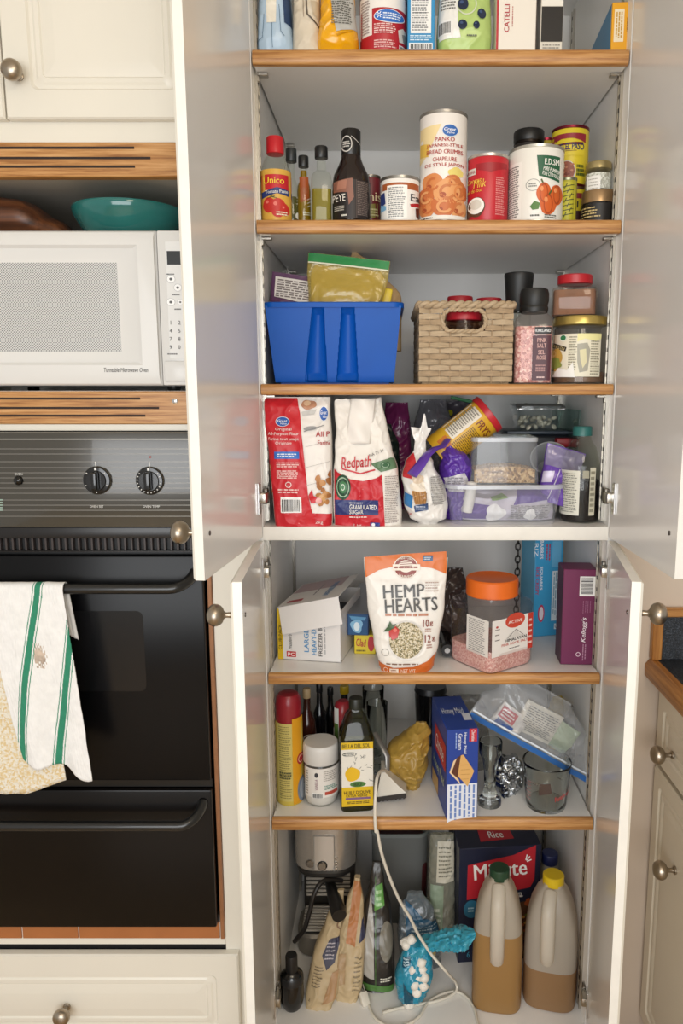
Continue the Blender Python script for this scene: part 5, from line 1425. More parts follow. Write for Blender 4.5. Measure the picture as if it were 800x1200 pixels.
# big clear container at the front
xa = V6.at(176, 370, .01).x; xb = V6.at(584, 370, .01).x; hh = V6.at(380, 366, .02).z - zD
PL = clear('#f4f5f7', .80, .12, '#e2e6ec', bump=.15, scale=20)
PLr = clear('#f2f3f5', .45, .14, '#e4e8ee', bump=.05)
def tub(t, W, D_, h, taper, mat, rim, r=.02, rimw=.005, z0=0.0, th=.0012, ridge=.008):
    mb = MB(); n = None; vs = []
    rows = [(1 - taper, 0), (1 - taper * .92, .004)] + [(1 - taper * (1 - v), h * v) for v in (.15, .35, .55, .75, .9, 1)]
    for s_, z in rows:
        L_ = rrect(-W / 2 * s_, W / 2 * s_, -D_ / 2 * s_, D_ / 2 * s_, r, 5); n = len(L_); vs += [(x, y, z0 + z) for x, y in L_]
    fs = [(i * n + k_, i * n + (k_ + 1) % n, (i + 1) * n + (k_ + 1) % n, (i + 1) * n + k_) for i in range(len(rows) - 1) for k_ in range(n)]
    fs.append(tuple(range(n))); mb.add(vs, fs, mat); o = mb.build('tub_body', t, 50)
    mb = MB(); vs = []
    for e, z in ((0, h - ridge), (rimw, h - ridge), (rimw, h), (0, h + .001)):
        L_ = rrect(-W / 2 - e, W / 2 + e, -D_ / 2 - e, D_ / 2 + e, r + e, 5); vs += [(x, y, z0 + z) for x, y in L_]
    fs = [(i * n + k_, i * n + (k_ + 1) % n, (i + 1) % 4 * n + (k_ + 1) % n, (i + 1) % 4 * n + k_) for i in range(4) for k_ in range(n)]
    mb.add(vs, fs, rim); mb.build('rim', t, 50)
    return o
Dc = .17
t = thing('plastic_container', 'large open clear plastic container in front holding bags and powder', 'container', ((xa + xb) / 2, .012 + Dc / 2, zD))
tub(t, xb - xa - .008, Dc, hh, .10, PL, PLr, .03)
ctx = t.location.x; cW = xb - xa
# purple sugar bag lying inside the container
t = thing('purple_sugar_bag', 'purple and white bag lying flat inside the clear container', 'bag', (ctx + .012, .10, zD + .004))
B = Bag(.062, lambda u: cW * .41, curve((0, .045), (.3, .058), (.8, .05), (1, .012)), n=3.2, seed=51, amp=.006, freq=26, top=lambda x: .010 * sin(x * 4))
mb = MB(); B.mesh(mb, M('#c9c3d2', .35), 70, 24); mb.build('plastic_bag', t, 180)
pr = Print(B.front(), cW * .82, .062, edge=.0035, step=.001, rough=.35)
pr.poly([(.02, .05), (.40, .05), (.30, .55), (.05, .62)], '#5a3d96', 1); pr.poly([(.55, .55), (.98, .75), (.98, .98), (.60, .95)], '#5a3d96', 1); pr.poly([(.48, .05), (.9, .05), (.97, .6), (.62, .5)], '#b7b4ba', 2); pr.lines(.52, .06, .94, .55, 9, '#7d7a82', 3, fill=.45); pr.ell(.36, .28, .10, .30, '#f0eff0', 2, wob=.12); pr.ell(.72, .22, .06, .2, '#f0eff0', 4, wob=.12); pr.poly([(.33, .7), (.5, .8), (.45, .95), (.32, .9)], '#7fa05a', 2); pr.build(t)
# white roll standing in the container
p_ = V6.at(265, 410, .03)
t = thing('wax_paper_roll', 'white rolled bag corner leaning at the left of the clear container', 'roll', (V6.at(250, 460, .032).x, .042, zD + .022), rot=(0, radians(9), 0))
mb = MB(); mb.lathe([(.004, 0), (.0105, .002), (.0115, .02), (.011, .06), (.0105, .066), (.006, .067), (.005, .060), (0, .060)], M('#e4e2de', .45, var=.03), 20); mb.build('roll', t, 50)
# purple knotted bag behind the container
px_, Wk = bagsize(V6, 155, 268, 310, .09)
zk = V6.at(210, 350, .09).z
t = thing('knotted_purple_bag', 'purple plastic bag tied in a knot with a long loose strip', 'bag', (px_, .10, zD + .002))
hk = V6.at(190, 208, .09).z - zD; kb = Wk / 113
B = Bag(hk, curve((0, 34 * kb), (.2, 40 * kb), (.45, 52 * kb), (.62, 56 * kb), (.78, 44 * kb), (.90, 10 * kb), (.95, 9 * kb), (1, 20 * kb)), curve((0, .03), (.3, .035), (.6, .04), (.78, .03), (.90, .008), (1, .006)), n=2.2, seed=66, amp=.009, freq=44, shift=curve((0, 0), (.7, 0), (.92, -24 * kb), (1, -26 * kb)))
mb = MB(); B.mesh(mb, M('#5b35a0', .22, coat=.3), 64, 60); mb.build('plastic_bag', t, 180)
pr = V6.print(t, B.front(), .06, (212, 300), edge=.003, step=.001, rough=.3); pr.poly([(172, 345), (240, 325), (255, 350), (250, 390), (190, 390)], '#d8d6dc', 1); pr.lines(185, 340, 245, 385, 7, '#8a8794', 2); pr.build(t)
pts = [V6.at(x, y, Y) - t.location for x, y, Y in ((184, 214, .085), (165, 238, .055), (140, 245, .035), (115, 265, .012), (92, 300, -.008), (64, 334, -.018))]
mb = MB(); mb.tube(pts, [.008, .009, .010, .011, .013, .014], M('#5b35a0', .22, coat=.3), 12, flat=.35); mb.build('loose_strip', t, 60)
# small clear tub with oats
xa = V6.at(258, 300, .10).x; xb = V6.at(472, 300, .10).x; zb_ = V6.at(370, 362, .07).z; zt_ = V6.at(370, 208, .07).z
t = thing('oat_container', 'smaller clear plastic container of rolled oats set inside the large one', 'container', ((xa + xb) / 2, .105, zb_))
tub(t, (xb - xa) * .98, .10, zt_ - zb_, -.08, PL, PLr, .015, .003)
mb = MB(); mb.box(-(xb - xa) * .47, (xb - xa) * .47, -.048, .048, zt_ - zb_, zt_ - zb_ + .003, clear('#f0f4f4', .7, .12, '#c9d4d4'), .001, 1); mb.build('lid', t)
mb = MB(); Wn = (xb - xa) * .93
mb.grid(lambda u, v: Vector(((u - .5) * Wn, (v - .5) * .094, .003 + (.026 + .008 * sin(u * 3) + .004 * mnoise.noise(Vector((u * 22, v * 14, 0))) + .002 * mnoise.noise(Vector((u * 60, v * 30, 0)))) )), 60, 30, speckle(['#b8925a', '#8f6a3c', '#d2b280', '#a37c4a', '#c4a06a', '#77562e'], 220))
mb.grid(lambda u, v: Vector(((u - .5) * Wn, -.0475, .003 + v * (.027 + .008 * sin(u * 3)))), 40, 8, speckle(['#b8925a', '#8f6a3c', '#d2b280', '#a37c4a', '#c4a06a', '#77562e'], 220))
o = mb.build('oats', t, 30, fix=False); o['kind'] = 'stuff'
# white cup lying tilted, and the purple zip bag
p_ = V6.at(532, 235, .14)
t = thing('yogurt_tub', 'translucent white round tub tipped towards the viewer behind purple bag', 'container', (p_.x, .155, V6.at(532, 290, .14).z), rot=(radians(50), radians(-18), 0))
R = .043
mb = MB(); mb.lathe([(R * .80, -.05), (R * .82, -.048), (R * .95, .008), (R, .010), (R, .016), (R * .93, .016), (R * .90, .010), (R * .76, -.045), (0, -.045)], milky('#d9dde0', .3, .3), 44); mb.build('tub_body', t, 50)
px_, Wk = bagsize(V6, 470, 608, 300, .07)
t = thing('purple_zip_bag', 'purple pouch with clear film corner folded at the right of the container', 'bag', (px_, .085, zD + .035), rot=(radians(-8), radians(16), 0))
B = Bag(.125, curve((0, Wk * .36), (.5, Wk * .44), (1, Wk * .50)), curve((0, .03), (.5, .026), (.85, .008), (1, .003)), seed=71, amp=.005, freq=30)
mb = MB(); B.mesh(mb, M('#6a48a8', .25, coat=.2), 56, 40); mb.build('plastic_bag', t, 180)
pr = Print(B.front(), Wk, .125, edge=.0035, step=.0009, rough=.2); pr.poly([(.02, .62), (.98, .62), (.98, .98), (.02, .98)], clear('#eeeef4', .45, .1, '#c8c4d4', bump=.4), 1, 'film'); pr.line((.3, .05), (.42, .6), .002, '#c9c2dc', 2); pr.poly([(.05, .3), (.3, .35), (.3, .55), (.05, .5)], '#d8cfe8', 2); pr.build(t)
# soy sauce bottle
t, R, h = glass_bottle(V6, 'soy_sauce_bottle', 'clear bottle of dark soy sauce with teal cap at right wall', 'bottle', 570, 702, 170, .075, zD,
    [(.95, 0), (1, .02), (1, .50), (.96, .60), (.72, .78), (.46, .86), (.44, .90)], [(.44, .90), (.48, .905), (.48, .985), (.43, 1), (0, 1)], M('#120806', .3, spec=.15), .44, clear('#f2f4ee', .96, .05), M('#2c6a66', .4))
pr = V6.print(t, round_front(R * 1.003), .075 - R, (636, 400)); pr.rect(578, 320, 642, 470, '#d8d6c8', 1); pr.lines(584, 328, 634, 462, 20, '#7c7a70', 2, fill=.45); pr.rect(674, 310, 692, 470, '#cfcab4', 1); pr.lines(676, 318, 690, 462, 8, '#8a8672', 2); pr.rect(650, 320, 671, 345, '#a09c88', 1); pr.build(t)
# glass dish of white beans on a stacked dark container at the back
xa = V6.at(412, 140, .32).x; xb = V6.at(560, 140, .32).x; zb_ = V6.at(480, 186, .27).z; zt_ = V6.at(480, 104, .27).z
t = thing('stacked_container', 'dark lidded container at the back under the bean dish', 'container', ((xa + xb) / 2, .36, zD))
mb = MB(); mb.box(-.075, .075, -.07, .07, 0, zb_ - zD - .008, M('#20242a', .4), .012, 3); mb.build('tub_body', t); mb = MB(); mb.box(-.08, .08, -.075, .075, zb_ - zD - .0095, zb_ - zD - .0005, M('#3d4650', .35), .003, 2); mb.build('lid', t)
t = thing('bean_dish', 'clear dish of white beans half covered with foil at the back', 'container', ((xa + xb) / 2, .345, zb_))
tub(t, xb - xa, .12, zt_ - zb_, .12, clear('#eef2f2', .80, .05, '#b8c0c0'), clear('#eef2f2', .6, .05, '#aab4b4'), .012, .003)
rnd = random.Random(9)
mb0 = MB(); mb0.lathe([(0, -.004), (.005, -.003), (.0078, 0), (.005, .003), (0, .004)], M('#d8cfb8', .5, var=.05), 10)
bean = None
for j in range(40):
    loc = (rnd.uniform(-.42, .42) * (xb - xa), rnd.uniform(-.05, .05), .007 + .007 * (j // 10) + rnd.uniform(0, .003))
    if bean is None: bean = mb0.build('bean', t, 180); bean.location = loc; c_ = bean
    else: c_ = dup_part(bean, t, loc)
    c_.rotation_euler = (rnd.uniform(-1, 1), rnd.uniform(-1, 1), rnd.uniform(0, 6))
mb = MB(); fw = (xb - xa) * .54
mb.grid(lambda u, v: Vector(((u - .5) * 2 * fw, -.064 + v * .11, zt_ - zb_ + .0025 + .006 * abs(mnoise.noise(Vector((u * 14, v * 12, 2)))) - (.010 * (1 - v / .12) if v < .12 else 0))), 40, 24, M('#b5b5b4', .22, 1.0)); o = mb.build('foil_cover', t, 20); md_ = o.modifiers.new('thick', 'SOLIDIFY'); md_.thickness = .0006
# bags in the shadow at the back
def back_bag(name, label, V, x0, x1, yt, Y, zs, mat, seed, dep=.04, pinch=.5, amp=.008, lean=0.0, cat='bag'):
    cx, W, h = V.spot(x0, x1, yt, Y, zs)
    t = thing(name, label, cat, (cx, Y, zs))
    b = Bag(h, curve((0, W * .46), (.3, W * .5), (.75, W * .44), (1, W * .5 * pinch)), curve((0, dep * .7), (.3, dep), (.8, dep * .6), (1, .006)), seed=seed, amp=amp, freq=30, shift=curve((0, 0), (1, lean)))
    mb = MB(); b.mesh(mb, mat, 50, 40); mb.build('bag_body', t, 180)
    return t, b, W, h
back_bag('magenta_bag', 'dark magenta plastic bag behind the sugar bag', V5, 520, 645, 105, .26, zD, M('#6d1f52', .25, coat=.2), 81, .05, .7)
back_bag('dark_green_bag', 'very dark green bag between sugar bag and magenta bag', V5, 470, 600, 190, .20, zD, M('#14211c', .35), 83, .04, .4)
back_bag('clear_bag', 'crumpled grey translucent bag behind the cocoa canister', V5, 640, 810, 95, .36, zD, clear('#d8d8da', .35, .12, '#8d8b92', bump=.6, scale=40), 85, .05, .6, .010)
t, b, W, h = back_bag('candy_bag', 'grey bag with red marks at the back near green clip', V6, 120, 290, 85, .43, zD, M('#55505a', .3), 87, .04, .8)
pr = Print(b.front(), W, h, edge=.004, step=.001); pr.ell(.18, .86, .05, .05, '#b02030', 1); pr.ell(.34, .80, .04, .04, '#b02030', 1); pr.ell(.42, .88, .05, .03, '#c8c020', 1); pr.build(t)
p_ = V6.at(240, 82, .34); t = thing('bag_clip', 'green bag clip on top of the grey bag at back', 'clip', (p_.x, .385, p_.z), rot=(0, radians(12), 0))
mb = MB(); mb.box(-.03, .03, -.003, .003, -.004, .004, M('#1f8a4a', .4), .001, 1); mb.build('clip_bar', t); mb = MB(); mb.box(-.03, .03, .0035, .0075, -.004, .004, M('#1f8a4a', .4), .001, 1); mb.build('clip_bar', t)
cx, W, h = V6.spot(585, 625, 208, .30, zD); t = thing('red_lidded_box', 'small container with red lid behind the soy sauce bottle', 'container', (cx, .30, zD))
mb = MB(); mb.box(-.045, .03, -.03, .05, 0, h - .02, M('#4a4a50', .4), .006, 2); mb.build('tub_body', t); mb = MB(); mb.box(-.048, .033, -.033, .053, h - .021, h, M('#b0202c', .4), .004, 2); mb.build('lid', t)
t = thing('glass_board', 'greenish glass board standing on edge at the right wall', 'cutting board', (XR - .03, .33, zD), rot=(0, radians(2), 0))
mb = MB(); mb.box(0, .005, -.14, .14, 0, .235, clear('#d2e2de', .6, .05, '#7d9690'), .001, 1); mb.build('glass_sheet', t)

# ================================================================== lower shelf: boxes, hemp hearts, salt jar
zE = ZS['E']
# freezer bag carton with raised lid
p0_ = V7.at(74, 493, .075); p1_ = V7.at(357, 493, .095); rz = radians(-10); Wb = .146; hb = .118; db = .21
t = thing('freezer_bag_carton', 'opened white carton of large freezer bags with yellow edge', 'box', (p0_.x + .078, .080, zE), rz)
CW = M('#e3e0de', .45)
mb = MB(); w = Wb / 2
mb.box(-w, w, 0, .0015, 0, hb, CW); mb.box(-w, w, db - .0015, db, 0, hb, CW); mb.box(-w, -w + .0015, 0, db, 0, hb, CW); mb.box(w - .0015, w, 0, db, 0, hb, CW); mb.box(-w, w, 0, db, 0, .0015, CW)
mb.build('carton_body', t)
mb = MB(); mb.box(-w + .004, w - .004, .01, db - .01, .002, hb * .7, M('#3a3c42', .5), .004, 1); mb.build('bag_stack', t)
mb = MB(); la = radians(13)
m_ = Matrix.Translation((-w, 0, hb + .0005)) @ Matrix.Rotation(-la, 4, 'Y')
mb.box(0, Wb, 0, db, 0, .0012, CW, mtx=m_); lid = mb.build('lid', t)
mb = MB(); m2 = m_ @ Matrix.Translation((0, .001, 0)) @ Matrix.Rotation(radians(-16), 4, 'X')
mb.box(.004, Wb - .001, -.0012, 0, -.060, 0, CW, mtx=m2); mb.build('front_flap', lid)
pr = Print(lambda x, z, o: m_ @ Vector((x, z, .0012 + o)), Wb, db, x0=0, edge=None)
pr.rect(.02, .55, .85, .98, '#b9a0a4', 1); pr.rect(.1, .12, .35, .22, '#b0303a', 1); pr.text('LARGE FREEZER BAGS', .72, .45, .09, '#5a8fc0', w=.6, rot=pi / 2, bold=.02); pr.lines(.45, .3, .5, .8, 1, '#8a868a', 1, vert=True); pr.build(lid)
pr = Print(flat_front(0), Wb, hb, edge=None)
pr.rect(0, 0, .085, 1, '#d8b41c', 1); pr.text('CLUB PACK', .043, .45, .05, '#5a4a10', w=.5, rot=pi / 2, bold=.02); pr.text('LARGE', .46, .40, .075, '#4a90c4', w=.44, rot=pi / 2, bold=.03); pr.text('HEAVY-DUTY', .58, .50, .075, '#4a90c4', w=.74, rot=pi / 2, bold=.03); pr.text('FREEZER BAGS', .68, .50, .06, '#4a4a4c', w=.78, rot=pi / 2, bold=.02); pr.lines(.74, .15, .765, .9, 1, '#9a9a9c', 2, vert=True)
pr.rect(.14, .06, .29, .17, '#c0242e', 2); pr.text('PC', .215, .115, .07, '#f4f0ea', w=.11, bold=.03); pr.text("President's", .20, .36, .055, '#222', w=.30, rot=pi / 2, shear=.4, bold=.0); pr.build(t)
# yellow carton with blue wrap box on it
xa = V7.at(400, 430, .13).x; xb = V7.at(486, 430, .13).x; hy_ = V7.at(440, 394, .13).z - zE
t, w = carton('sandwich_bag_box', 'flat yellow box with red lettering under the blue wrap box', 'box', xa, xb, .125, .32, zE, hy_, '#d8c02a', rz=radians(-4))
pr = Print(flat_front(0), 2 * w, hy_, edge=None); pr.text('Glad', .32, .6, .4, '#b0242e', w=.45, bold=.03, rot=-.1); pr.ell(.8, .55, .16, .4, '#b0242e', 2); pr.lines(.1, .1, .6, .25, 1, '#6a5a10', 2); pr.build(t)
xa = V7.at(371, 360, .12).x; xb = V7.at(458, 360, .12).x; h2 = V7.at(410, 312, .12).z - (zE + hy_)
t, w = carton('wrap_box', 'long blue and silver wrap box lying end-on beside hemp pouch', 'box', xa, xb, .12, .40, zE + hy_ + .0005, h2, '#1e3f6a', rz=radians(-4))
pr = Print(flat_front(0), 2 * w, h2, edge=None, rough=.2); pr.rect(.05, .05, .95, .95, '#24527f', 1); pr.ell(.45, .45, .28, .32, '#7fb2d4', 2, wob=.1); pr.ell(.45, .42, .14, .2, '#d8e6ee', 3); pr.poly([(.1, .9), (.9, .85), (.8, .7), (.2, .75)], '#5a94bc', 2); pr.build(t)
mb = MB(); mb.box(-w + .001, w - .001, .002, .278, h2, h2 + .0006, M('#7d7f86', .3, .3)); mb.build('silver_top', t)
# hemp hearts pouch
cx, W = bagsize(V7, 430, 786, 200, .02); h = V7.at(600, 78, .045).z - zE; k = W / 356
t = thing('hemp_pouch', 'white and orange stand-up pouch of hemp hearts', 'bag', (V7.at(612, 500, .03).x, .040, zE + .0003))
B = Bag(h, curve((0, 108 * k), (.05, 116 * k), (.25, 136 * k), (.6, 160 * k), (1, 172 * k)), curve((0, .030), (.08, .036), (.4, .030), (.8, .010), (1, .0025)), n=2.8, seed=91, amp=.0022, freq=24, shift=curve((0, 0), (1, -4 * k)))
mb = MB(); B.mesh(mb, M('#ebe7e0', .35), 72, 60); mb.build('pouch_body', t, 180)
pr = V7.print(t, B.front(), .015, (612, 320), edge=.0035, step=.0007, rough=.35)
pr.poly([(434, 92), (600, 78), (775, 68), (780, 160), (720, 135), (650, 124), (560, 128), (500, 142), (445, 172)], '#d8722c', 1, 'label')
pr.poly([(490, 505), (560, 528), (640, 522), (700, 500), (735, 470), (730, 540), (600, 575), (492, 560)], '#c8662a', 1, 'base_band')
pr.ell(610, 130, 50, 44, '#efe6da', 2); pr.ell(610, 130, 46, 41, '#8a3428', 3); pr.ell(610, 126, 30, 24, '#ece2d4', 4); pr.rect(556, 118, 668, 142, '#ece2d4', 5, 'picture'); pr.lines(562, 124, 660, 136, 1, '#8a3428', 6); pr.text('MANITOBA', 608, 98, 11, '#f0e6d8', w=60, arc=6, bold=.02, L=7); pr.text('HARVEST', 612, 160, 11, '#f0e6d8', w=58, arc=-6, bold=.02, L=7)
for j in range(4): pr.line((585, 112 + j * 7), (635, 108 + j * 8), .0012, '#8a3428', 6)
pr.rect(680, 84, 720, 106, '#3a5a86', 3, 'picture'); pr.lines(684, 88, 716, 102, 2, '#c8d4e0', 4)
pr.text('HEMP', 602, 223, 50, '#4b4a48', w=168, bold=.035, rot=.05); pr.text('HEARTS', 632, 276, 52, '#4b4a48', w=214, bold=.035, rot=.05); pr.lines(690, 185, 752, 228, 4, '#a89088', 3, fill=.35); pr.lines(526, 304, 738, 322, 1, '#b57a5c', 3, fill=.5)
pr.ell(612, 415, 76, 80, '#d9d5cf', 2); pr.ell(612, 413, 70, 73, speckle(['#c2b596', '#8f8464', '#e4dcc8', '#b3a47e', '#6d6a4a', '#d8cdb2'], 420), 3)
pr.poly([(540, 372), (562, 350), (584, 372), (576, 402), (556, 412), (542, 396)], '#c23a34', 5); pr.poly([(518, 380), (535, 360), (545, 336), (556, 352), (572, 346), (560, 364), (538, 378)], '#3d5a34', 6); pr.ell(566, 372, 8, 8, '#e07a70', 6)
for s_, x_, y_ in (('10', 692, 346), ('g', 714, 350), ('12', 700, 408), ('g', 724, 412)): pr.text(s_, x_, y_, 30 if len(s_) > 1 else 18, '#8a4034', w=24 if len(s_) > 1 else 13, bold=.03)
pr.lines(688, 366, 716, 384, 2, '#b08a80', 3); pr.lines(694, 430, 722, 448, 2, '#b08a80', 3); pr.ring(526, 463, 16, 14, .12, '#8a8a84', 3); pr.lines(530, 505, 690, 514, 1, '#7a5a4a', 3); pr.text('NET WT', 620, 540, 18, '#f0d8c4', w=60, bold=.01); pr.rect(544, 530, 580, 552, '#efe0d0', 3, 'picture'); pr.lines(548, 534, 576, 548, 2, '#8a4a2a', 4); pr.ring(528, 538, 9, 12, .2, '#efe0d0', 3); pr.build(t)
# dark bottle on its side and a dark bag behind
p_ = V7.at(775, 455, .12); Rr = .0195
t = thing('dark_bottle', 'black bottle lying on its side, cap towards the viewer, beside salt jar', 'bottle', (p_.x, .11, zE + Rr), rot=(-pi / 2, 0, 0))
lathe_part(t, 'glass_body', [(0, .0), (Rr * .62, .0), (Rr * .66, .03), (Rr, .06), (Rr, .22), (Rr * .9, .225)], M('#0d0b0b', .2, coat=.3), 32); lathe_part(t, 'cap', [(Rr * .7, -.016), (Rr * .74, -.014), (Rr * .74, .004), (Rr * .6, .005)], M('#101010', .35), 28); lathe_part(t, 'cap_disc', [(Rr * .32, -.0175), (Rr * .32, -.0155)], M('#a8a8a8', .3, .6), 20)
back_bag('brown_bag', 'dark brown translucent bag between hemp pouch and salt jar', V8, 40, 165, 150, .22, zE, M('#3a2f2c', .25, coat=.2), 93, .05, .6, .010)
# salt jar with orange lid: square, a corner towards the viewer
cx, W, h = V8.spot(103, 408, 186, .085, zE)
a_ = W / 2 / 1.22; rz = radians(36)
t = thing('salt_jar', 'big square clear jar of pink salt with orange screw lid', 'jar', (cx, .085, zE), rz)
sq = 7
lathe_part(t, 'jar_body', [(a_ * .94, 0), (a_, .008), (a_ * 1.0, h * .22), (a_ * .985, h * .25), (a_ * .985, h * .66), (a_ * 1.0, h * .70), (a_ * .93, h * .755), (a_ * .75, h * .79), (a_ * .74, h * .82)], clear('#f6f2f2', .86, .06, '#c8c0c0'), 72, sq=sq)
lathe_part(t, 'contents', [(a_ * .92, .002), (a_ * .965, .010), (a_ * .965, h * .25), (0, h * .255)], speckle(['#dba8a0', '#cf968e', '#e6bcb2', '#d8a098', '#ecccc2'], 330), 72, sq=sq)
Ro = (V8.at(356, 200, .085).x - V8.at(152, 200, .085).x) / 2
mb = MB(); mb.lathe([(Ro * .97, h * .80), (Ro, h * .81), (Ro, h * .985), (Ro * .95, h), (Ro * .90, h * .992), (0, h * .992)], M('#e06a1c', .38), 72); lidm = mb.build('screw_lid', t, 40)
lw = a_ * .985
prl = Print(lambda u, z, o: Vector((-lw - o, -u, z)), 1, 1, x0=0, z0=0, edge=None)   # left face
prl.rect(-a_ * .05, h * .20, a_ * .92, h * .62, '#e4e0da', 2); prl.lines(a_ * .05, h * .22, a_ * .8, h * .60, 18, '#8a8884', 3, fill=.4); prl.build(t)
prf = Print(flat_front(-lw), 2 * a_, h, edge=None)
prf.rect(.04, .20, .91, .62, '#ece8e2', 2); prf.rect(.80, .20, .91, .62, '#c03a2c', 3); prf.lines(.82, .24, .89, .57, 5, '#f0d0c8', 4, fill=.4)
prf.ell(.52, .575, .21, .085, '#cc4a36', 3); prf.rect(.06, .60, .93, .68, clear('#f6f2f2', .95, .06), 2) if False else None
prf.text('ACTIVE', .52, .563, .035, '#f6ece4', w=.30, bold=.03); prf.poly([(.33, .38), (.42, .44), (.47, .41), (.54, .47), (.62, .40), (.72, .38)], '#d8d4ce', 3); prf.line((.36, .385), (.54, .468), .0012, '#6a6460', 4); prf.line((.54, .468), (.70, .385), .0012, '#6a6460', 4)
prf.text('HIMALAYAN', .54, .36, .035, '#2e2a28', w=.46, bold=.03); prf.text('PINK ROCK SALT', .52, .315, .028, '#c25a48', w=.56, bold=.02); prf.lines(.40, .25, .66, .27, 1, '#6a6460', 3); prf.ell(.14, .54, .025, .012, '#b03a30', 3); prf.lines(.10, .50, .2, .52, 1, '#6a6460', 3); prf.lines(.10, .44, .2, .46, 1, '#6a6460', 3); prf.lines(.10, .38, .2, .40, 1, '#6a6460', 3); prf.build(t)
# light blue box standing at the back, tilted
xa = V8.at(412, 300, .26).x; xb = V8.at(528, 300, .26).x
t, w = carton('foil_wrap_box', 'tall light blue box standing behind salt jar', 'box', xa, xb, .255, .335, zE, .280, '#3f9fd0', rz=radians(14))
pr = V8.print(t, flat_front(0), .255, (470, 220), edge=None)
pr.rect(490, 165, 522, 360, '#dfe9ee', 1); pr.lines(494, 170, 518, 355, 3, '#8ab0c4', 2, vert=True); pr.rect(486, 50, 524, 150, '#6ab4dc', 1)
pr.text('RICE CRISPY', 426, 200, 14, '#c03a5a', w=110, rot=-pi / 2, bold=.03); pr.text('SQUARES', 442, 190, 12, '#f2f4f6', w=90, rot=-pi / 2, bold=.03); pr.text('BARRES', 440, 80, 15, '#f2f4f6', w=70, rot=-pi / 2, bold=.03); pr.text('RIZ', 418, 80, 15, '#e6eef4', w=50, rot=-pi / 2, bold=.03); pr.lines(458, 60, 480, 130, 2, '#b04060', 2, vert=True); pr.ell(447, 328, 14, 34, '#c03a5a', 2); pr.ell(447, 328, 9, 26, '#e8e0e8', 3); pr.rect(504, 372, 524, 394, '#dfe9ee', 2); pr.ring(514, 383, 7, 7, .3, '#2a5a80', 3); pr.build(t)
mb = MB(); mb.box(-w - .0006, -w + .0006, .001, .079, .001, .279, M('#5fa8cc', .4)); sd_ = mb.build('printed_side', t)
# hanging metal chain behind the box
p_ = V8.at(360, 50, .30)
t = thing('ball_chain', 'dark metal chain hanging down behind the light blue box', 'chain', (V8.at(352, 200, .33).x, .33, zE))
mb0 = MB(); mb0.tube([(.006 * cos(a), 0, .0105 * sin(a)) for a in [2 * pi * j / 12 for j in range(12)]], .0019, M('#3a3836', .35, .8), 6, True)
l0 = mb0.build('chain_link', t, 60); l0.location = (0, 0, .012)
for j in range(1, 16): c_ = dup_part(l0, t, (0, 0, .012 + j * .0165)); c_.rotation_euler = (0, 0, (j % 2) * pi / 2)
# cereal box
xa = V8.at(530, 340, .055).x; xb = V8.at(657, 340, .055).x; hk = V8.at(590, 158, .055).z - zE
t, w = carton('cereal_box', 'purple cereal box with white script lettering at the right wall', 'box', xa, xb, .056, .125, zE, hk, '#6f2450', rz=radians(-3))
pr = V8.print(t, flat_front(0), .056, (594, 340), edge=None)
pr.barcode(592, 186, 652, 262, vert=True); pr.text("Kellogg's", 615, 393, 24, '#f0e4ec', w=98, rot=pi / 2, shear=.3, bold=.03); pr.ring(596, 490, 9, 9, .3, '#e4ccd8', 2); pr.lines(610, 450, 628, 515, 2, '#b88aa4', 2, vert=True, fill=.4); pr.lines(604, 280, 640, 330, 4, '#a06a8a', 2, vert=True, fill=.25); pr.build(t)
mb = MB(); mb.box(-w - .0006, -w + .0006, .001, .068, .001, hk - .001, M('#4a1836', .45)); mb.build('dark_side', t)

# ================================================================== shelf with oils and glassware
zF = ZS['F']
# cooking spray
cx, W, h = V9.spot(78, 194, 76, .082, zF); R = W / 2
t = thing('cooking_spray_can', 'yellow aerosol can of cooking spray with domed red cap', 'can', (cx, .082, zF), facing(cx, .082))
lathe_part(t, 'body', [(R * .93, 0), (R, .004), (R, h * .74), (R * .96, h * .755)], M('#d3bc52', .35), 44)
lathe_part(t, 'red_cap', [(R * .94, h * .745), (R * .95, h * .75), (R * .94, h * .90), (R * .88, h * .96), (R * .72, h * .99), (R * .4, h), (0, h)], M('#96202c', .3), 44)
pr = V9.print(t, round_front(R), .082 - R, (136, 380)); pr.rect(148, 196, 194, 560, '#e0a018', 1); pr.rect(84, 215, 146, 545, '#cfc070', 1); pr.lines(92, 224, 142, 535, 34, '#8a7f48', 2, fill=.4); pr.ell(182, 372, 16, 24, '#b02c34', 2); pr.ring(182, 372, 11, 16, .2, '#e8c8a0', 3); pr.ell(192, 505, 26, 56, '#7d8a9a', 2); pr.ell(194, 505, 19, 46, '#a8b0ba', 3); pr.lines(92, 418, 144, 450, 3, '#5a5a3a', 3); pr.build(t)
# white jar
t, R, h = glass_bottle(V9, 'white_powder_jar', 'clear plastic jar of white powder with white lid', 'jar', 198, 352, 283, .078, zF,
    [(.72, 0), (.90, .05), (1, .13), (1, .62), (.96, .68), (.92, .70)], [(.96, .70), (.99, .71), (.99, .93), (.96, .985), (.90, 1), (0, 1)], M('#e6e4e0', .6), .60, clear('#f4f4f2', .85, .1, '#e0e0dc'), M('#dcdad6', .4, var=.02))
pr = V9.print(t, round_front(R * 1.004), .078 - R, (275, 470)); pr.rect(204, 405, 350, 528, '#e6e2dc', 1); pr.ell(250, 432, 8, 10, '#3a3a40', 2); pr.text('VANILLA', 250, 472, 12, '#8a5a70', w=46, bold=.01, rot=pi / 2); pr.lines(280, 415, 340, 460, 6, '#9a948c', 2, fill=.4); pr.lines(284, 476, 340, 496, 3, '#4a8a7a', 2); pr.rect(285, 504, 338, 518, '#b84a3a', 2, 'picture'); pr.barcode(232, 508, 278, 530); pr.lines(206, 415, 216, 520, 10, '#9a948c', 2); pr.build(t)
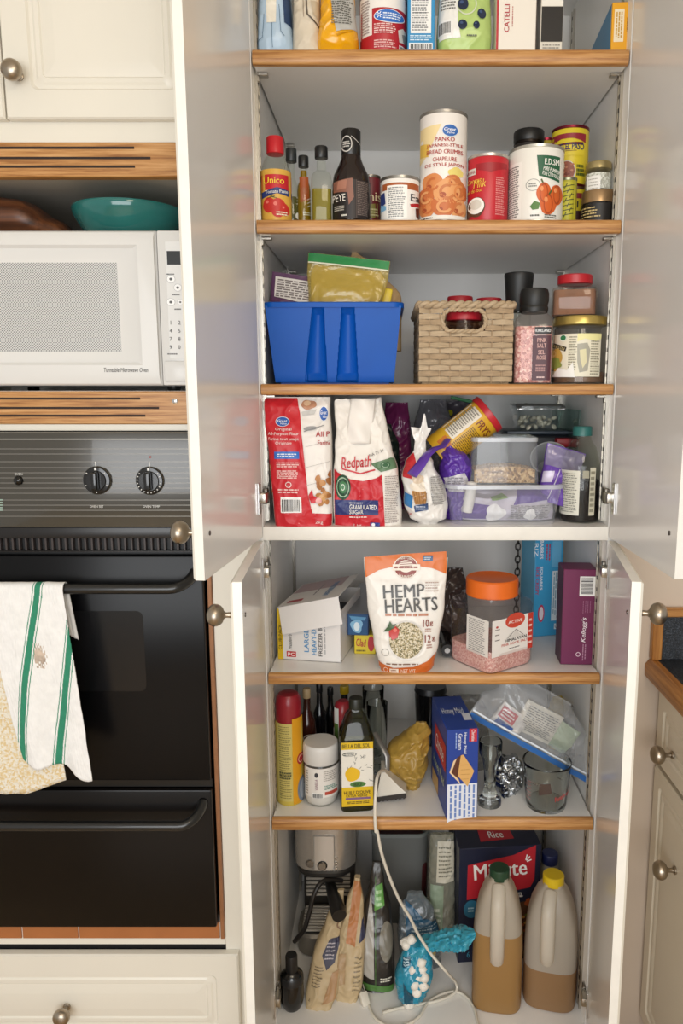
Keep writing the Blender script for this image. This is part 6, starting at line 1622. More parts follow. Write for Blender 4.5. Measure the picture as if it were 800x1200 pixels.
# olive oil
t, R, h = glass_bottle(V9, 'olive_oil_bottle', 'tall square dark green bottle of olive oil with yellow label', 'bottle', 352, 498, 100, .068, zF,
    [(.97, 0), (1, .015), (1, .66), (.96, .685), (.58, .85), (.36, .90), (.34, .915)], [(.38, .905), (.42, .91), (.42, .985), (.38, 1), (0, 1)], M('#4a4210', .1), .70, clear('#a8a860', .70, .05, '#4a4d1a'), M('#1e2218', .4), sq=6, rzoff=radians(4))
pr = V9.print(t, flat_front(-R - .0006), .068 - R, (425, 430), edge=None)
pr.rect(356, 290, 490, 562, '#e3dfd4', 1); pr.rect(356, 290, 490, 320, '#d8b41c', 2); pr.text('BELLA DEL SOL', 418, 305, 16, '#3a3210', w=118, bold=.02); pr.rect(356, 480, 490, 562, '#d8b41c', 2)
pr.ell(402, 425, 32, 30, '#e0b41c', 3, wob=.04); pr.ell(425, 468, 34, 12, '#4a7a3a', 3); pr.text('BIO', 424, 468, 16, '#2a3a1a', w=32, bold=.03)
rnd = random.Random(12)
for j in range(34):
    x_, y_ = rnd.uniform(375, 484), rnd.uniform(335, 460)
    if (x_ - 400) ** 2 + (y_ - 425) ** 2 > 1100 and x_ + y_ > 770: a2 = rnd.uniform(0, 6); pr.line((x_, y_), (x_ + 11 * cos(a2), y_ + 11 * sin(a2)), .0009, '#5a5c58', 3)
pr.ring(390, 340, 30, 9, .12, '#5a5c58', 3); pr.lines(366, 334, 415, 346, 2, '#6a6c68', 3); pr.text("HUILE D'OLIVE", 422, 502, 14, '#3a2e10', w=112, bold=.03); pr.text('EXTRA VIERGE', 420, 516, 11, '#3a2e10', w=90, bold=.02); pr.rect(372, 524, 478, 533, '#7a5a86', 3); pr.lines(378, 540, 480, 552, 2, '#5a4a14', 3); pr.build(t)
# bottles in the shadow behind
def back_bottle(name, label, V, x0, x1, yt, Y, zs, prof, cap, body, capm, sq=None):
    cx, W, h = V.spot(x0, x1, yt, Y, zs); R = W / 2
    t = thing(name, label, 'bottle', (cx, Y, zs), facing(cx, Y))
    lathe_part(t, 'glass_body', [(r * R, z * h) for r, z in prof], body, 32, sq=sq); lathe_part(t, 'cap', [(r * R, z * h) for r, z in cap], capm, 28)
    return t, R, h
PB = [(.95, 0), (1, .02), (1, .55), (.85, .66), (.42, .76), (.38, .92)]; PC = [(.42, .90), (.45, .905), (.45, .985), (.4, 1), (0, 1)]
t, R, h = back_bottle('brown_sauce_bottle', 'brown sauce bottle with beige neck behind the spray can', V9, 176, 254, 60, .175, zF, PB, PC, M('#3a1a14', .15, coat=.3), M('#b8a078', .5))
pr = V9.print(t, round_front(R), .175 - R, (218, 280)); pr.ell(222, 276, 26, 18, '#d8d2c8', 1); pr.ell(222, 276, 22, 14, '#5a2a20', 2); pr.lines(206, 270, 240, 282, 1, '#e8e0d4', 3); pr.build(t)
back_bottle('dark_vinegar_bottle', 'black bottle in the shadow left of the red-capped bottle', V9, 238, 300, 40, .23, zF, PB, PC, M('#0c0c10', .15, coat=.3), M('#101014', .4))
back_bottle('dark_wine_bottle', 'black bottle in the shadow directly behind the white jar', V9, 286, 345, 56, .26, zF, PB, PC, M('#0a0a0c', .15, coat=.3), M('#0c0c0e', .4))
t, R, h = back_bottle('red_capped_can', 'can with domed red cap and white side behind the olive oil', V9, 328, 412, 112, .17, zF, [(.95, 0), (1, .02), (1, .66), (.96, .68)], [(.96, .67), (.96, .86), (.8, .97), (.5, 1), (0, 1)], M('#d2d0c8', .4), M('#9a2430', .3))
pr = V9.print(t, round_front(R), .17 - R, (370, 260)); pr.rect(332, 150, 350, 330, '#e0e0da', 1); pr.rect(332, 215, 348, 330, '#5a7a3a', 2, 'picture'); pr.build(t)
back_bottle('yellow_capped_bottle', 'bottle with yellow cap at the back behind the olive oil', V9, 340, 412, 48, .33, zF, PB, [(.5, .88), (.55, .89), (.55, .985), (.5, 1), (0, 1)], M('#1a1a14', .2), M('#c8a818', .4))
for x0_, x1_, yt_, Y_, lb in ((452, 545, 55, .30, 'clear drinking glass at the back right of the olive oil'), (470, 560, 120, .22, 'clear tumbler standing before the back glass')):
    cx, W, h = V9.spot(x0_, x1_, yt_, Y_, zF); R = W / 2
    t = thing('drinking_glass', lb, 'glass', (cx, Y_, zF)); lathe_part(t, 'glass_body', [(0, .006), (R * .75, .006), (R * .92, h * .5), (R * .97, h - .001), (R, h), (R, h - .002), (R * .95, h * .5), (R * .80, 0), (0, 0)], glass(), 36)
# white wedge-shaped appliance with dark ridge
p_ = V9.at(578, 540, .085)
t = thing('electric_knife', 'white wedge-shaped plastic appliance with dark toothed base and white cord', 'appliance', (V9.at(575, 530, .085).x, .085, zF))
kx = (V9.at(675, 530, .085).x - V9.at(575, 530, .085).x) / 100; zt_ = V9.at(545, 405, .085).z - zF
WP = M('#d9d4c8', .4)
mb = MB(); mb.prism([(-62 * kx, .012), (66 * kx, .022), (30 * kx, zt_ * .55), (-25 * kx, zt_), (-42 * kx, zt_)], -.015, .04, WP, 'xz'); mb.build('housing', t, 30)
mb = MB(); n = 14; pts = []
for j in range(n + 1): pts.append((-60 * kx + 124 * kx * j / n, .002 + .010 * j / n - (.002 if j % 2 else 0)))
pts += [(64 * kx, .0225), (-60 * kx, .0125)]
mb.prism(pts, -.017, .042, M('#2a2420', .5), 'xz'); mb.build('toothed_base', t, 20)
q0 = V9.at(505, 250, .14) - t.location; q1 = V9.at(560, 350, .10) - t.location
mb = MB(); mb.tube([q0, (q0 + q1) / 2, q1, (-.008, .01, zt_ * .8)], [.007, .0075, .007, .006], M('#8a8884', .3, .5), 10, flat=.5); mb.build('metal_arm', t, 50)
# cord: from the appliance over the shelf edge to the floor
pts = [V9.at(545, 410, .075), V9.at(528, 415, .045), V9.at(514, 450, .01), V9.at(508, 520, -.012), V9.at(506, 600, -.020), V9.at(510, 670, -.022), at(442, 975, -.020), at(447, 1000, -.01), at(457, 1030, .01), at(468, 1055, .03), at(480, 1075, .045), at(490, 1095, .055), at(505, 1118, .055), at(522, 1138, .05), on(534, 1152, .045), on(533, 1163, .026), on(515, 1172, .0245), on(490, 1177, .0245), on(465, 1182, .0245), on(448, 1187, .0245)]
def smooth_path(P_, n=8):
    out = []
    for i in range(len(P_) - 1):
        p0_, p1_, p2_, p3_ = P_[max(0, i - 1)], P_[i], P_[i + 1], P_[min(len(P_) - 1, i + 2)]
        for j in range(n):
            s_ = j / n
            out.append(.5 * ((2 * p1_) + (p2_ - p0_) * s_ + (2 * p0_ - 5 * p1_ + 4 * p2_ - p3_) * s_ * s_ + (3 * p1_ - p0_ - 3 * p2_ + p3_) * s_ ** 3))
    return out + [P_[-1]]
WC = M('#d8d2c4', .4)
t2 = thing('power_cord', 'white power cord hanging over the shelf edge and looping on the pantry floor', 'cord', (0.03, .05, .02))
rel = lambda L_: [p_ - t2.location for p_ in L_]
loop1 = [on(448, 1187, .0245), on(436, 1183, .0245), on(430, 1172, .0245)]
loop = [on(x, y, .0245) for x, y in ((432, 1178), (440, 1194), (458, 1203), (478, 1200), (492, 1190), (500, 1176), (515, 1166), (534, 1162), (548, 1170), (556, 1184), (560, 1200), (566, 1212))]
mb = MB(); mb.tube(smooth_path(rel(pts)), .0036, WC, 10); mb.build('cord_run', t2, 60)
mb = MB(); mb.tube(smooth_path(rel(loop)), .0034, WC, 10); mb.build('cord_loop', t2, 60)
p_ = on(427, 1171, .03) - t2.location
mb = MB(); m_ = Matrix.Translation(p_) @ Matrix.Rotation(radians(25), 4, 'Z') @ Matrix.Rotation(radians(-50), 4, 'X')
mb.box(-.010, .010, -.007, .007, -.016, .016, WC, .003, 2, mtx=m_); mb.build('plug', t2)
for sx in (-.005, .005):
    mb = MB(); mb.box(sx - .0008, sx + .0008, -.003, .003, .016, .030, CHROME, mtx=m_); mb.build('prong', t2)
# gold foil packet
cx, W, _ = V9.spot(545, 738, 300, .13, zF); zb_ = V9.at(640, 482, .12).z; zt_ = V9.at(700, 222, .12).z
t = thing('gold_foil_packet', 'crumpled gold foil packet wedged beside the cracker box', 'packet', (cx, .145, zF))
kx = W / 193; hF = zt_ - zF
B = Bag(hF, curve((0, 40 * kx), (.25, 70 * kx), (.38, 92 * kx), (.6, 88 * kx), (.85, 55 * kx), (1, 22 * kx)), curve((0, .02), (.4, .05), (.8, .03), (1, .004)), seed=101, amp=.010, freq=26, ridge=.7, shift=curve((0, 20 * kx), (.5, 0), (1, 62 * kx)))
mb = MB(); B.mesh(mb, M('#a4843a', .38, .0, var=.14, scale=20), 70, 50); mb.build('foil_wrap', t, 50)
# graham cracker box, turned to show its left side
xa = V10.at(148, 500, .0).x; xb = V10.at(278, 500, .0).x; hg = V10.at(210, 226, .004).z - zF
t, w = carton('cracker_box', 'blue box of graham crackers with cracker picture at shelf edge', 'box', xa, xb, .004, .185, zF + .0004, hg, '#1f3f94', rz=radians(7))
pr = V10.print(t, flat_front(0), .004, (213, 420), edge=None)
pr.rect(240, 226, 272, 278, '#c02838', 1, 'logo_patch'); pr.text('Christie', 256, 252, 14, '#f4ecec', w=46, rot=-pi / 2, bold=.02); pr.text('Honey Maid', 222, 282, 15, '#e8ecf4', w=84, rot=-pi / 2, bold=.02); pr.text('Graham', 203, 275, 15, '#e8ecf4', w=64, rot=-pi / 2, bold=.02); pr.lines(182, 240, 190, 310, 1, '#9ab0dc', 2, vert=True)
pr.poly([(206, 330), (216, 328), (262, 396), (236, 458), (194, 412)], '#d9aa66', 4); pr.poly([(190, 340), (206, 330), (208, 385), (196, 425), (168, 398)], '#5a3020', 3); pr.poly([(176, 352), (192, 340), (188, 400), (206, 448), (160, 398)], '#e4c8a0', 2); pr.lines(206, 360, 244, 436, 4, '#b88848', 5, fill=.12)
pr.rect(152, 446, 276, 612, '#dfe3ee', 2); pr.lines(158, 452, 272, 608, 6, '#6a86c0', 3, vert=True, fill=.45); pr.build(t)
prs = Print(lambda u, z, o: Vector((-w - .0005 - o, .181 - u, z)), .181, hg, x0=0, edge=None)
prs.rect(.25, .50, .95, .80, '#c02838', 1); prs.text('Christie', .60, .65, .16, '#f4ecec', w=.5, bold=.02, shear=.2); prs.text('Honey Maid', .55, .35, .14, '#c8d4a8', w=.7, bold=.02, shear=.2); prs.poly([(.1, .02), (.5, .02), (.5, .22), (.1, .2)], '#c8a060', 1); prs.build(t)
prt = Print(lambda x, y, o: Vector((x, y, hg + o)), 2 * w, .181, z0=0, edge=None); prt.text('Honey Maid', .45, .5, .22, '#dfe6f2', w=.7, bold=.02); prt.rect(.70, .25, .95, .45, '#e0e4ee', 1); prt.build(t)
# tall glass vase
cx, W, h = V10.spot(282, 378, 270, .065, zF); R = W / 2
t = thing('glass_vase', 'slim clear glass vase with heavy round base beside cracker box', 'glass', (cx, .065, zF))
lathe_part(t, 'glass_body', [(R, 0), (R * 1.02, .006), (R * .98, .014), (R * .60, .024), (R * .50, .05), (R * .52, h * .5), (R * .70, h * .72), (R * .98, h * .82), (R * 1.0, h * .98), (R * .97, h), (R * .94, h * .98), (R * .9, h * .84), (R * .62, h * .72), (R * .44, h * .5), (R * .42, .05), (0, .030)], glass(), 40)
# foil bundle
cx, W, _ = V10.spot(345, 462, 420, .11, zF); zt_ = V10.at(410, 335, .11).z
t = thing('foil_bundle', 'crumpled aluminium foil bundle behind the measuring cup', 'foil', (cx, .115, zF))
B = Bag(zt_ - zF, curve((0, W * .28), (.3, W * .48), (.7, W * .5), (1, W * .3)), curve((0, .02), (.4, .03), (1, .01)), seed=111, amp=.014, freq=48, ridge=.85)
mb = MB(); B.mesh(mb, M('#b4b6b8', .18, 1.0), 60, 44); mb.build('foil_wrap', t, 30)
# measuring cup
cx, W, h = V10.spot(462, 658, 348, .062, zF); R = W / 2
t = thing('measuring_cup', 'clear glass measuring cup with red markings at the right', 'cup', (cx, .062, zF), facing(cx, .062))
GL = glass()
lathe_part(t, 'glass_body', [(0, .008), (R * .74, .008), (R * .82, .02), (R * .95, h * .94), (R * .99, h - .001), (R * 1.0, h), (R * 1.02, h - .003), (R * .985, h * .92), (R * .86, .012), (R * .80, 0), (0, 0)], GL, 48)
mb = MB(); hp = [(R * .93, 0, h * .82), (R * 1.35, .0, h * .84), (R * 1.55, 0, h * .68), (R * 1.42, 0, h * .42), (R * 1.2, 0, h * .3)]
mb.tube(smooth_path([Vector(p_) for p_ in hp], 5), .007, GL, 10); o = mb.build('handle', t, 60); o.rotation_euler = (0, 0, radians(60))
pr = Print(round_front(lambda z: R * (.86 + .125 * z / h)), 2 * R, h, edge=.004, step=.0004); pr.text('Fastfred', .82, .40, .10, '#c83a3a', w=.32, rot=.3, shear=.3, bold=.02); pr.lines(.18, .62, .42, .70, 2, '#5a5450', 2)
for j in range(6): pr.line((.12 if j % 2 else .10, .25 + j * .08), (.20, .25 + j * .08), .0011, '#c05a58', 2)
pr.poly([(.36, .42), (.62, .50), (.58, .72), (.36, .68)], '#4a3a34', 1); pr.build(t)
# zip bag of packets with a blue seal lying across the cup
z0_ = V10.at(236, 178, .075); z1_ = V10.at(730, 455, .075); d_ = z1_ - z0_; be = atan2(-d_.z, d_.x); Wz = d_.length; mid = (z0_ + z1_) / 2
t = thing('zip_bag', 'large clear zip bag with blue seal slanting over the measuring cup', 'bag', (mid.x, .085, mid.z), rot=(0, be, 0))
B = Bag(.145, curve((0, Wz * .5), (.4, Wz * .47), (.7, Wz * .36), (1, Wz * .24)), curve((0, .002), (.15, .006), (.5, .034), (.85, .028), (1, .004)), seed=121, amp=.007, freq=24, shift=curve((0, 0), (.5, -Wz * .03), (1, -Wz * .16)))
ZB = clear('#f6f7f8', .70, .10, '#dfe2e6', bump=.5, scale=26)
mb = MB(); B.mesh(mb, ZB, 70, 44); mb.build('film', t, 180)
pr = Print(B.front(), Wz, .145, edge=.008, step=.001); pr.rect(.005, .01, .995, .10, '#2f68ae', 1, 'seal_strip'); pr.rect(.005, .125, .995, .155, '#dfe6ee', 1, 'seal_strip'); pr.build(t)
def packet(name, label, V, x, y, Y, w_, h_, rot, col, fn=None):
    p_ = V.at(x, y, Y); t = thing(name, label, 'packet', (p_.x, Y, p_.z), rot=rot)
    b = Bag(h_, lambda u: w_ / 2, curve((0, .003), (.5, .014), (1, .003)), n=3, seed=x * .1, amp=.004, freq=40)
    mb = MB(); b.mesh(mb, M(col, .35), 40, 30); mb.build('packet_body', t, 180)
    if fn: pr = Print(b.front(), w_, h_, edge=.004, step=.0009, rough=.35); fn(pr); pr.build(t)
def pk1(pr):
    pr.poly([(.05, .5), (.6, .5), (.6, .9), (.05, .9)], '#b83a4a', 1, 'label'); pr.poly([(.1, .1), (.7, .1), (.7, .45), (.1, .45)], '#3a5a98', 1, 'label'); pr.lines(.1, .55, .55, .85, 3, '#efe4e4', 2)
packet('snack_packet', 'white packet with red and blue print inside the blue-sealed zip bag', V10, 365, 235, .09, .075, .065, (0, radians(38), 0), '#d8d4d0', pk1)
def pk2(pr): pr.lines(.1, .1, .95, .9, 12, '#6a6c70', 1, fill=.35)
packet('nutrition_packet', 'cream packet covered in fine print inside the zip bag', V10, 490, 250, .095, .095, .075, (0, radians(28), 0), '#d5d0c2', pk2)
packet('green_packet', 'pale green packet at the right inside the zip bag', V10, 585, 300, .10, .06, .065, (0, radians(35), 0), '#a8b89a', None)
# objects at the back
cx, W, h = V10.spot(20, 150, 45, .38, zF)
t = thing('blender_jug', 'black blender jug at the back left of the cracker box', 'appliance', (cx, .38, zF))
R = W / 2; lathe_part(t, 'jug_body', [(R * .8, 0), (R, .01), (R * .9, h * .3), (R * 1.0, h * .85), (R * .98, h * .9)], M('#0e0e10', .2, coat=.3), 36); lathe_part(t, 'lid', [(R * 1.0, h * .9), (R * 1.03, h * .91), (R * .95, h), (0, h)], M('#141416', .4), 36)
mb = MB(); mb.tube([(R * .9, -.01, h * .8), (R * 1.5, -.02, h * .75), (R * 1.5, -.02, h * .35), (R * .9, -.01, h * .3)], .009, M('#0e0e10', .3), 10); mb.build('handle', t, 60)
back_bag('clear_bag', 'crumpled clear bag behind the cracker box top', V10, 140, 330, 85, .24, zF, clear('#dcdcda', .45, .1, '#a8a6a0', bump=.6, scale=40), 131, .04, .6, .010)
t, b, W, h = back_bag('yellow_bag', 'yellow and silver bag at the back right corner', V10, 560, 680, 92, .33, zF, M('#c8a81c', .25, coat=.2), 133, .035, .7)
back_bag('grey_tall_bag', 'pale grey bag leaning at the right wall behind the measuring cup', V10, 620, 745, 130, .22, zF, clear('#d8d6d2', .4, .15, '#a8a49c', bump=.4), 135, .035, .5)

# ================================================================== pantry floor
zG = ZS['G']
# espresso machine
SS = M('#b8b2aa', .25, .65, var=.05, scale=40, stretch=(1, 1, 12)); SSD = M('#3c3a38', .35, .6)
xa = V11.at(130, 150, .27).x; xb = V11.at(392, 150, .27).x; We = xb - xa; cx = (xa + xb) / 2
t = thing('espresso_machine', 'stainless espresso machine with slotted drip tray and black portafilter', 'coffee machine', (cx, .22, zG))
ztop = .43; zh0 = V11.at(260, 238, .24).z - zG
def plan(wd, y0_, y1_, r): return [(x, y) for x, y in rrect(-wd / 2, wd / 2, y0_, y1_, r, 7)]
def slab(wd, y0_, y1_, r, z0_, z1_, mat, name, par=t, ch=.006):
    mb = MB(); n = None; vs = []; rows = ((z0_, ch), (z0_ + ch, 0), (z1_ - ch, 0), (z1_, ch))
    for z, ins in rows:
        L_ = rrect(-wd / 2 + ins, wd / 2 - ins, y0_ + ins, y1_ - ins, max(r - ins, .004), 7); n = len(L_); vs += [(x, y, z) for x, y in L_]
    fs = [(i * n + k_, i * n + (k_ + 1) % n, (i + 1) * n + (k_ + 1) % n, (i + 1) * n + k_) for i in range(3) for k_ in range(n)] + [tuple(range(n)), tuple(3 * n + k_ for k_ in range(n))]
    mb.add(vs, fs, mat); return mb.build(name, par, 40)
slab(We, .0, .25, .055, zh0 + .02, ztop, SS, 'head'); slab(We * .94, .004, .24, .05, zh0, zh0 + .021, SSD, 'head_base')
hd = slab(We * .34, -.004, .01, .003, zh0 + .030, zh0 + .125, M('#d2cec8', .18, .6), 'badge_plate', ch=.002)
for sx, sz in ((-.22, .045), (-.03, .043)):
    mb = MB(); mb.lathe([(.0115, 0), (.0115, .004), (.0095, .006), (0, .006)], M('#8a8680', .2, 1.0), 24); o = mb.build('push_button', t); o.location = (We * sx, -.001 + (.006 if abs(sx) > .2 else -.003), zh0 + sz); o.rotation_euler = (pi / 2, 0, 0)
    mb = MB(); mb.tube([(.0122 * cos(a), 0, .0122 * sin(a)) for a in [2 * pi * j / 20 for j in range(20)]], .0009, DARK, 6, True); r_ = mb.build('button_ring', o); r_.rotation_euler = (-pi / 2, 0, 0)
for j in range(6):
    mb = MB(); mb.lathe([(.0042, 0), (.0038, .003), (0, .0035)], M('#d0ccc6', .2, 1.0), 12); o = mb.build('indicator', t); o.location = (We * (.13 + .055 * (j % 2)), .0005, zh0 + .032 + .015 * (j // 2)); o.rotation_euler = (pi / 2, 0, 0)
slab(We * .86, .12, .25, .02, 0.0, zh0 + .001, M('#4a4640', .35, .5), 'column')
# ribbed back plate and drip tray slats
zt1 = V11.at(220, 385, .30).z - zG
TRY = M('#d2cabd', .25, .35)
zp1 = zh0 - .005; zp0 = .085
mb = MB(); mb.box(-We * .38, We * .38, .114, .119, zp0, zp1, M('#2a2622', .5), .001, 1); bk = mb.build('back_plate', t)
mb0 = MB(); mb0.box(-We * .37, We * .37, .108, .114, -.0034, .0034, TRY, .001, 1); s0 = mb0.build('plate_slat', bk); s0.location = (0, 0, zp0 + .008)
for j in range(1, 10): dup_part(s0, bk, (0, 0, zp0 + .008 + j * (zp1 - zp0 - .016) / 9))
slab(We * .92, -.012, .118, .04, 0.0, .062, M('#8a847a', .3, .5), 'drip_tray')
mb = MB(); mb.box(-We * .38, We * .38, .0, .10, .062, .064, M('#1a1816', .5)); tr_ = mb.build('tray_well', t)
mb0 = MB(); mb0.box(-We * .38, We * .38, -.0032, .0032, .064, .069, TRY, .001, 1); s0 = mb0.build('tray_slat', tr_); s0.location = (0, .006, 0)
for j in range(1, 9): dup_part(s0, tr_, (0, .006 + j * .0112, 0))
mb = MB(); mb.lathe([(We * .13, zh0 - .028), (We * .15, zh0 - .026), (We * .15, zh0 + .001)], M('#6a6660', .3, .9), 32); o = mb.build('group_head', t); o.location = (0, .07, 0)
q0 = Vector((We * .02, .05, zh0 - .018)); q1 = V11.at(318, 412, .13) - t.location
mb = MB(); mb.tube([q0, q0.lerp(q1, .25), q0.lerp(q1, .5), q0.lerp(q1, .9), q1], [.010, .013, .016, .019, .018], M('#141312', .35), 18); mb.build('portafilter_handle', t, 60)
pts = [V11.at(x, y, Y) - t.location for x, y, Y in ((330, 262, .25), (255, 262, .22), (215, 310, .20), (190, 400, .19), (168, 470, .185), (140, 505, .19), (128, 520, .20))]
mb = MB(); mb.tube(smooth_path(pts, 6), .006, M('#26221f', .4), 10); mb.build('steam_hose', t, 60)
# black bottle at the left
cx, W, h = V11.spot(62, 165, 576, .055, zG); R = W / 2
t = thing('black_bottle', 'black bottle with ribbed neck standing at the left front of pantry floor', 'bottle', (cx, .055, zG))
lathe_part(t, 'bottle_body', [(R * .72, 0), (R * .92, .012), (R * 1.0, h * .22), (R * .97, h * .38), (R * .96, h * .55), (R * .86, h * .64), (R * .52, h * .70)], M('#0b0b0c', .16, coat=.3), 40); lathe_part(t, 'cap', [(R * .50, h * .69), (R * .50, h * .97), (R * .45, h), (0, h)], M('#19191a', .4), 32); lathe_part(t, 'collar', [(R * .93, h * .50), (R * .99, h * .505), (R * .97, h * .60), (R * .86, h * .635)], M('#242425', .35), 40)
# two kraft bags, leaning
def lean(V, name, label, x0b, x1b, yb, xt, yt, Yb, Yt, mat, seed, a, b, pn=None, amp=.004, n=3.0):
    """bag whose base spans x0b..x1b at yb and whose top centre is at (xt, yt)"""
    pb = V.at((x0b + x1b) / 2, yb, Yb); pt_ = V.at(xt, yt, Yt); W = V.at(x1b, yb, Yb).x - V.at(x0b, yb, Yb).x
    h = pt_.z - zG; t = thing(name, label, 'bag', (pb.x, Yb, zG))
    sh = pt_.x - pb.x; bk_ = Yt - Yb
    B = Bag(h, lambda u: W / 2 * a(u), b, n=n, seed=seed, amp=amp, freq=26, shift=lambda u: sh * u, back=lambda u: bk_ * u)
    mb = MB(); B.mesh(mb, mat, 56, 50); mb.build('bag_body', t, 180)
    return t, B, W, h
KR = M('#c2ac86', .5, var=.05, scale=15)
t, B, W, h = lean(V11, 'flour_sack', 'beige paper sack with navy diamond label leaning to the right', 165, 300, 810, 325, 300, .062, .20, KR, 141, curve((0, .82), (.12, 1.02), (.45, 1.0), (.72, .62), (1, .22)), curve((0, .022), (.15, .034), (.6, .026), (1, .004)), amp=.008, n=3.6)
sx_ = lambda u: 0.0
pr = Print(lambda x, z, o: B.front()(x + B.shift(z / h), z, o), W, h, edge=.004, step=.0009)
pr.poly([(.42, .62), (.78, .66), (.72, .42), (.50, .36), (.28, .48)], '#2e2c44', 1, 'label'); pr.lines(.38, .44, .68, .60, 5, '#b8b0b8', 2, fill=.35); pr.lines(.12, .22, .42, .40, 7, '#7a6c54', 1, fill=.3); pr.poly([(.55, .06), (.95, .12), (.9, .36), (.7, .34)], '#b08a62', 1); pr.text('2', .14, .12, .03, '#4a4034'); pr.ring(.72, .74, .16, .04, .3, '#8a6a50', 2); pr.build(t)
t, B, W, h = lean(V11, 'flour_sack', 'beige sack with open tan paper top beside the dark green bag', 286, 412, 775, 396, 240, .085, .19, KR, 143, curve((0, .8), (.15, 1.0), (.5, .92), (.75, .62), (1, .20)), curve((0, .02), (.15, .032), (.6, .026), (1, .008)), amp=.008, n=3.6)
pr = Print(lambda x, z, o: B.front()(x + B.shift(z / h), z, o), W, h, edge=.004, step=.0009)
pr.poly([(.30, .50), (.62, .48), (.70, .98), (.40, .98)], '#b87a4a', 1); pr.poly([(.06, .14), (.40, .18), (.34, .42), (.10, .40)], '#b0936e', 1); pr.lines(.66, .12, .92, .40, 8, '#8a7c62', 1, fill=.3); pr.poly([(.75, .5), (.95, .52), (.92, .7), (.78, .68)], '#3a3a54', 1); pr.build(t)
# dark green bag with window
t, B, W, h = lean(V11, 'coffee_bag', 'dark brown and green bag with pale oval window', 410, 555, 728, 478, 180, .125, .20, M('#2b2621', .3, coat=.2), 147, curve((0, .98), (.3, 1.0), (.6, .82), (.85, .42), (1, .26)), curve((0, .03), (.25, .042), (.7, .028), (1, .004)))
pr = Print(lambda x, z, o: B.front()(x + B.shift(z / h), z, o), W, h, edge=.004, step=.0009, rough=.3)
pr.poly([(.03, .16), (.40, .12), (.40, .55), (.32, .80), (.22, .6)], '#a8a49c', 1, 'label'); pr.ell(.76, .42, .20, .15, '#7d786c', 1); pr.poly([(.03, .03), (.97, .0), (.97, .05), (.03, .08)], '#4f7a3a', 1, 'base_band'); pr.lines(.58, .09, .92, .14, 2, '#d8d4c4', 2); pr.line((.44, .03), (.46, .9), .0016, '#4f7a3a', 2); pr.poly([(.42, .66), (.72, .70), (.66, .86), (.44, .84)], '#5f9a48', 2, 'green_tag'); pr.lines(.47, .69, .66, .82, 3, '#a8cf94', 3); pr.build(t)
# translucent tub with dark red contents
xa = V11.at(452, 150, .33).x; xb = V11.at(702, 150, .33).x; hh = V11.at(580, 70, .33).z - zG
t = thing('storage_tub', 'tall translucent tub with dark red contents at the back', 'container', ((xa + xb) / 2, .42, zG))
mb = MB(); mb.box(-(xb - xa) / 2 * .93, (xb - xa) / 2 * .93, -.08, .08, .001, hh * .68, M('#4a1a1c', .5, var=.1), .012, 3); mb.build('contents', t)
tub(t, (xb - xa) * .97, .17, hh, .03, milky('#b8bcb8', .55, .3), milky('#a8aeaa', .3), .03, .004)
# clear bag with cream and green print
t, b, W, h = back_bag('pasta_bag', 'clear bag with cream and green print between tub and rice box', V12, 70, 192, 58, .255, zG, clear('#dad8cc', .35, .12, '#a8a898', bump=.5), 151, .035, .8, .006)
pr = Print(b.front(), W, h, edge=.004, step=.001); pr.poly([(.1, .1), (.5, .1), (.55, .6), (.12, .6)], '#8a9a84', 1); pr.poly([(.3, .62), (.9, .62), (.9, .95), (.35, .95)], '#c8c2b0', 1); pr.lines(.38, .66, .85, .92, 8, '#7a7868', 2, fill=.35); pr.lines(.14, .25, .46, .42, 4, '#c8cec0', 2); pr.build(t)
# rice box
xa = V12.at(197, 350, .20).x; xb = V12.at(532, 350, .20).x; hr_ = V12.at(360, 112, .20).z - zG
t, w = carton('rice_box', 'large navy box of rice with red name panel at the back', 'box', xa, xb, .20, .36, zG, hr_, '#161c33', rz=radians(5))
pr = V12.print(t, flat_front(0), .20, (365, 330), edge=None)
pr.poly([(232, 182), (300, 170), (420, 150), (510, 115), (508, 255), (490, 285), (380, 300), (230, 322)], '#b3222e', 1, 'label'); pr.text('Minute', 366, 206, 62, '#f2eeea', w=216, rot=.07, bold=.035)
for a2 in (.35, .85, 1.4): pr.line((468 + 6 * cos(a2), 182 - 10 * sin(a2)), (470 + 24 * cos(a2), 182 - 32 * sin(a2)), .003, '#f2eeea', 4)
pr.ell(250, 360, 32, 36, '#2a6a86', 1); pr.lines(236, 350, 264, 372, 2, '#a8ccd8', 2); pr.text('Premium', 420, 305, 20, '#e0dcd4', w=70, bold=.02); pr.lines(430, 312, 470, 324, 1, '#e0dcd4', 2); pr.ell(470, 420, 60, 80, '#5a3a24', 1); pr.ell(490, 345, 20, 16, '#b0562a', 2, wob=.1)
for j in range(14): pr.ell(455 + (j * 37 % 50), 380 + j * 8, 8, 6, ['#c89a4a', '#a85a2a', '#6a7a34'][j % 3], 3, n=8)
pr.text('6', 240, 545, 24, '#3a8aa4', w=12, bold=.02); pr.build(t)
prt = Print(lambda x, y, o: Vector((x, y, hr_ + o)), 2 * w, .16, z0=0, edge=None); prt.poly([(.28, .15), (.70, .2), (.68, .85), (.30, .8)], '#b3222e', 1, 'label'); prt.text('Minute', .49, .58, .24, '#f2eeea', w=.34, bold=.03); prt.text('Rice', .49, .32, .18, '#f2eeea', w=.18, bold=.03); prt.build(t)
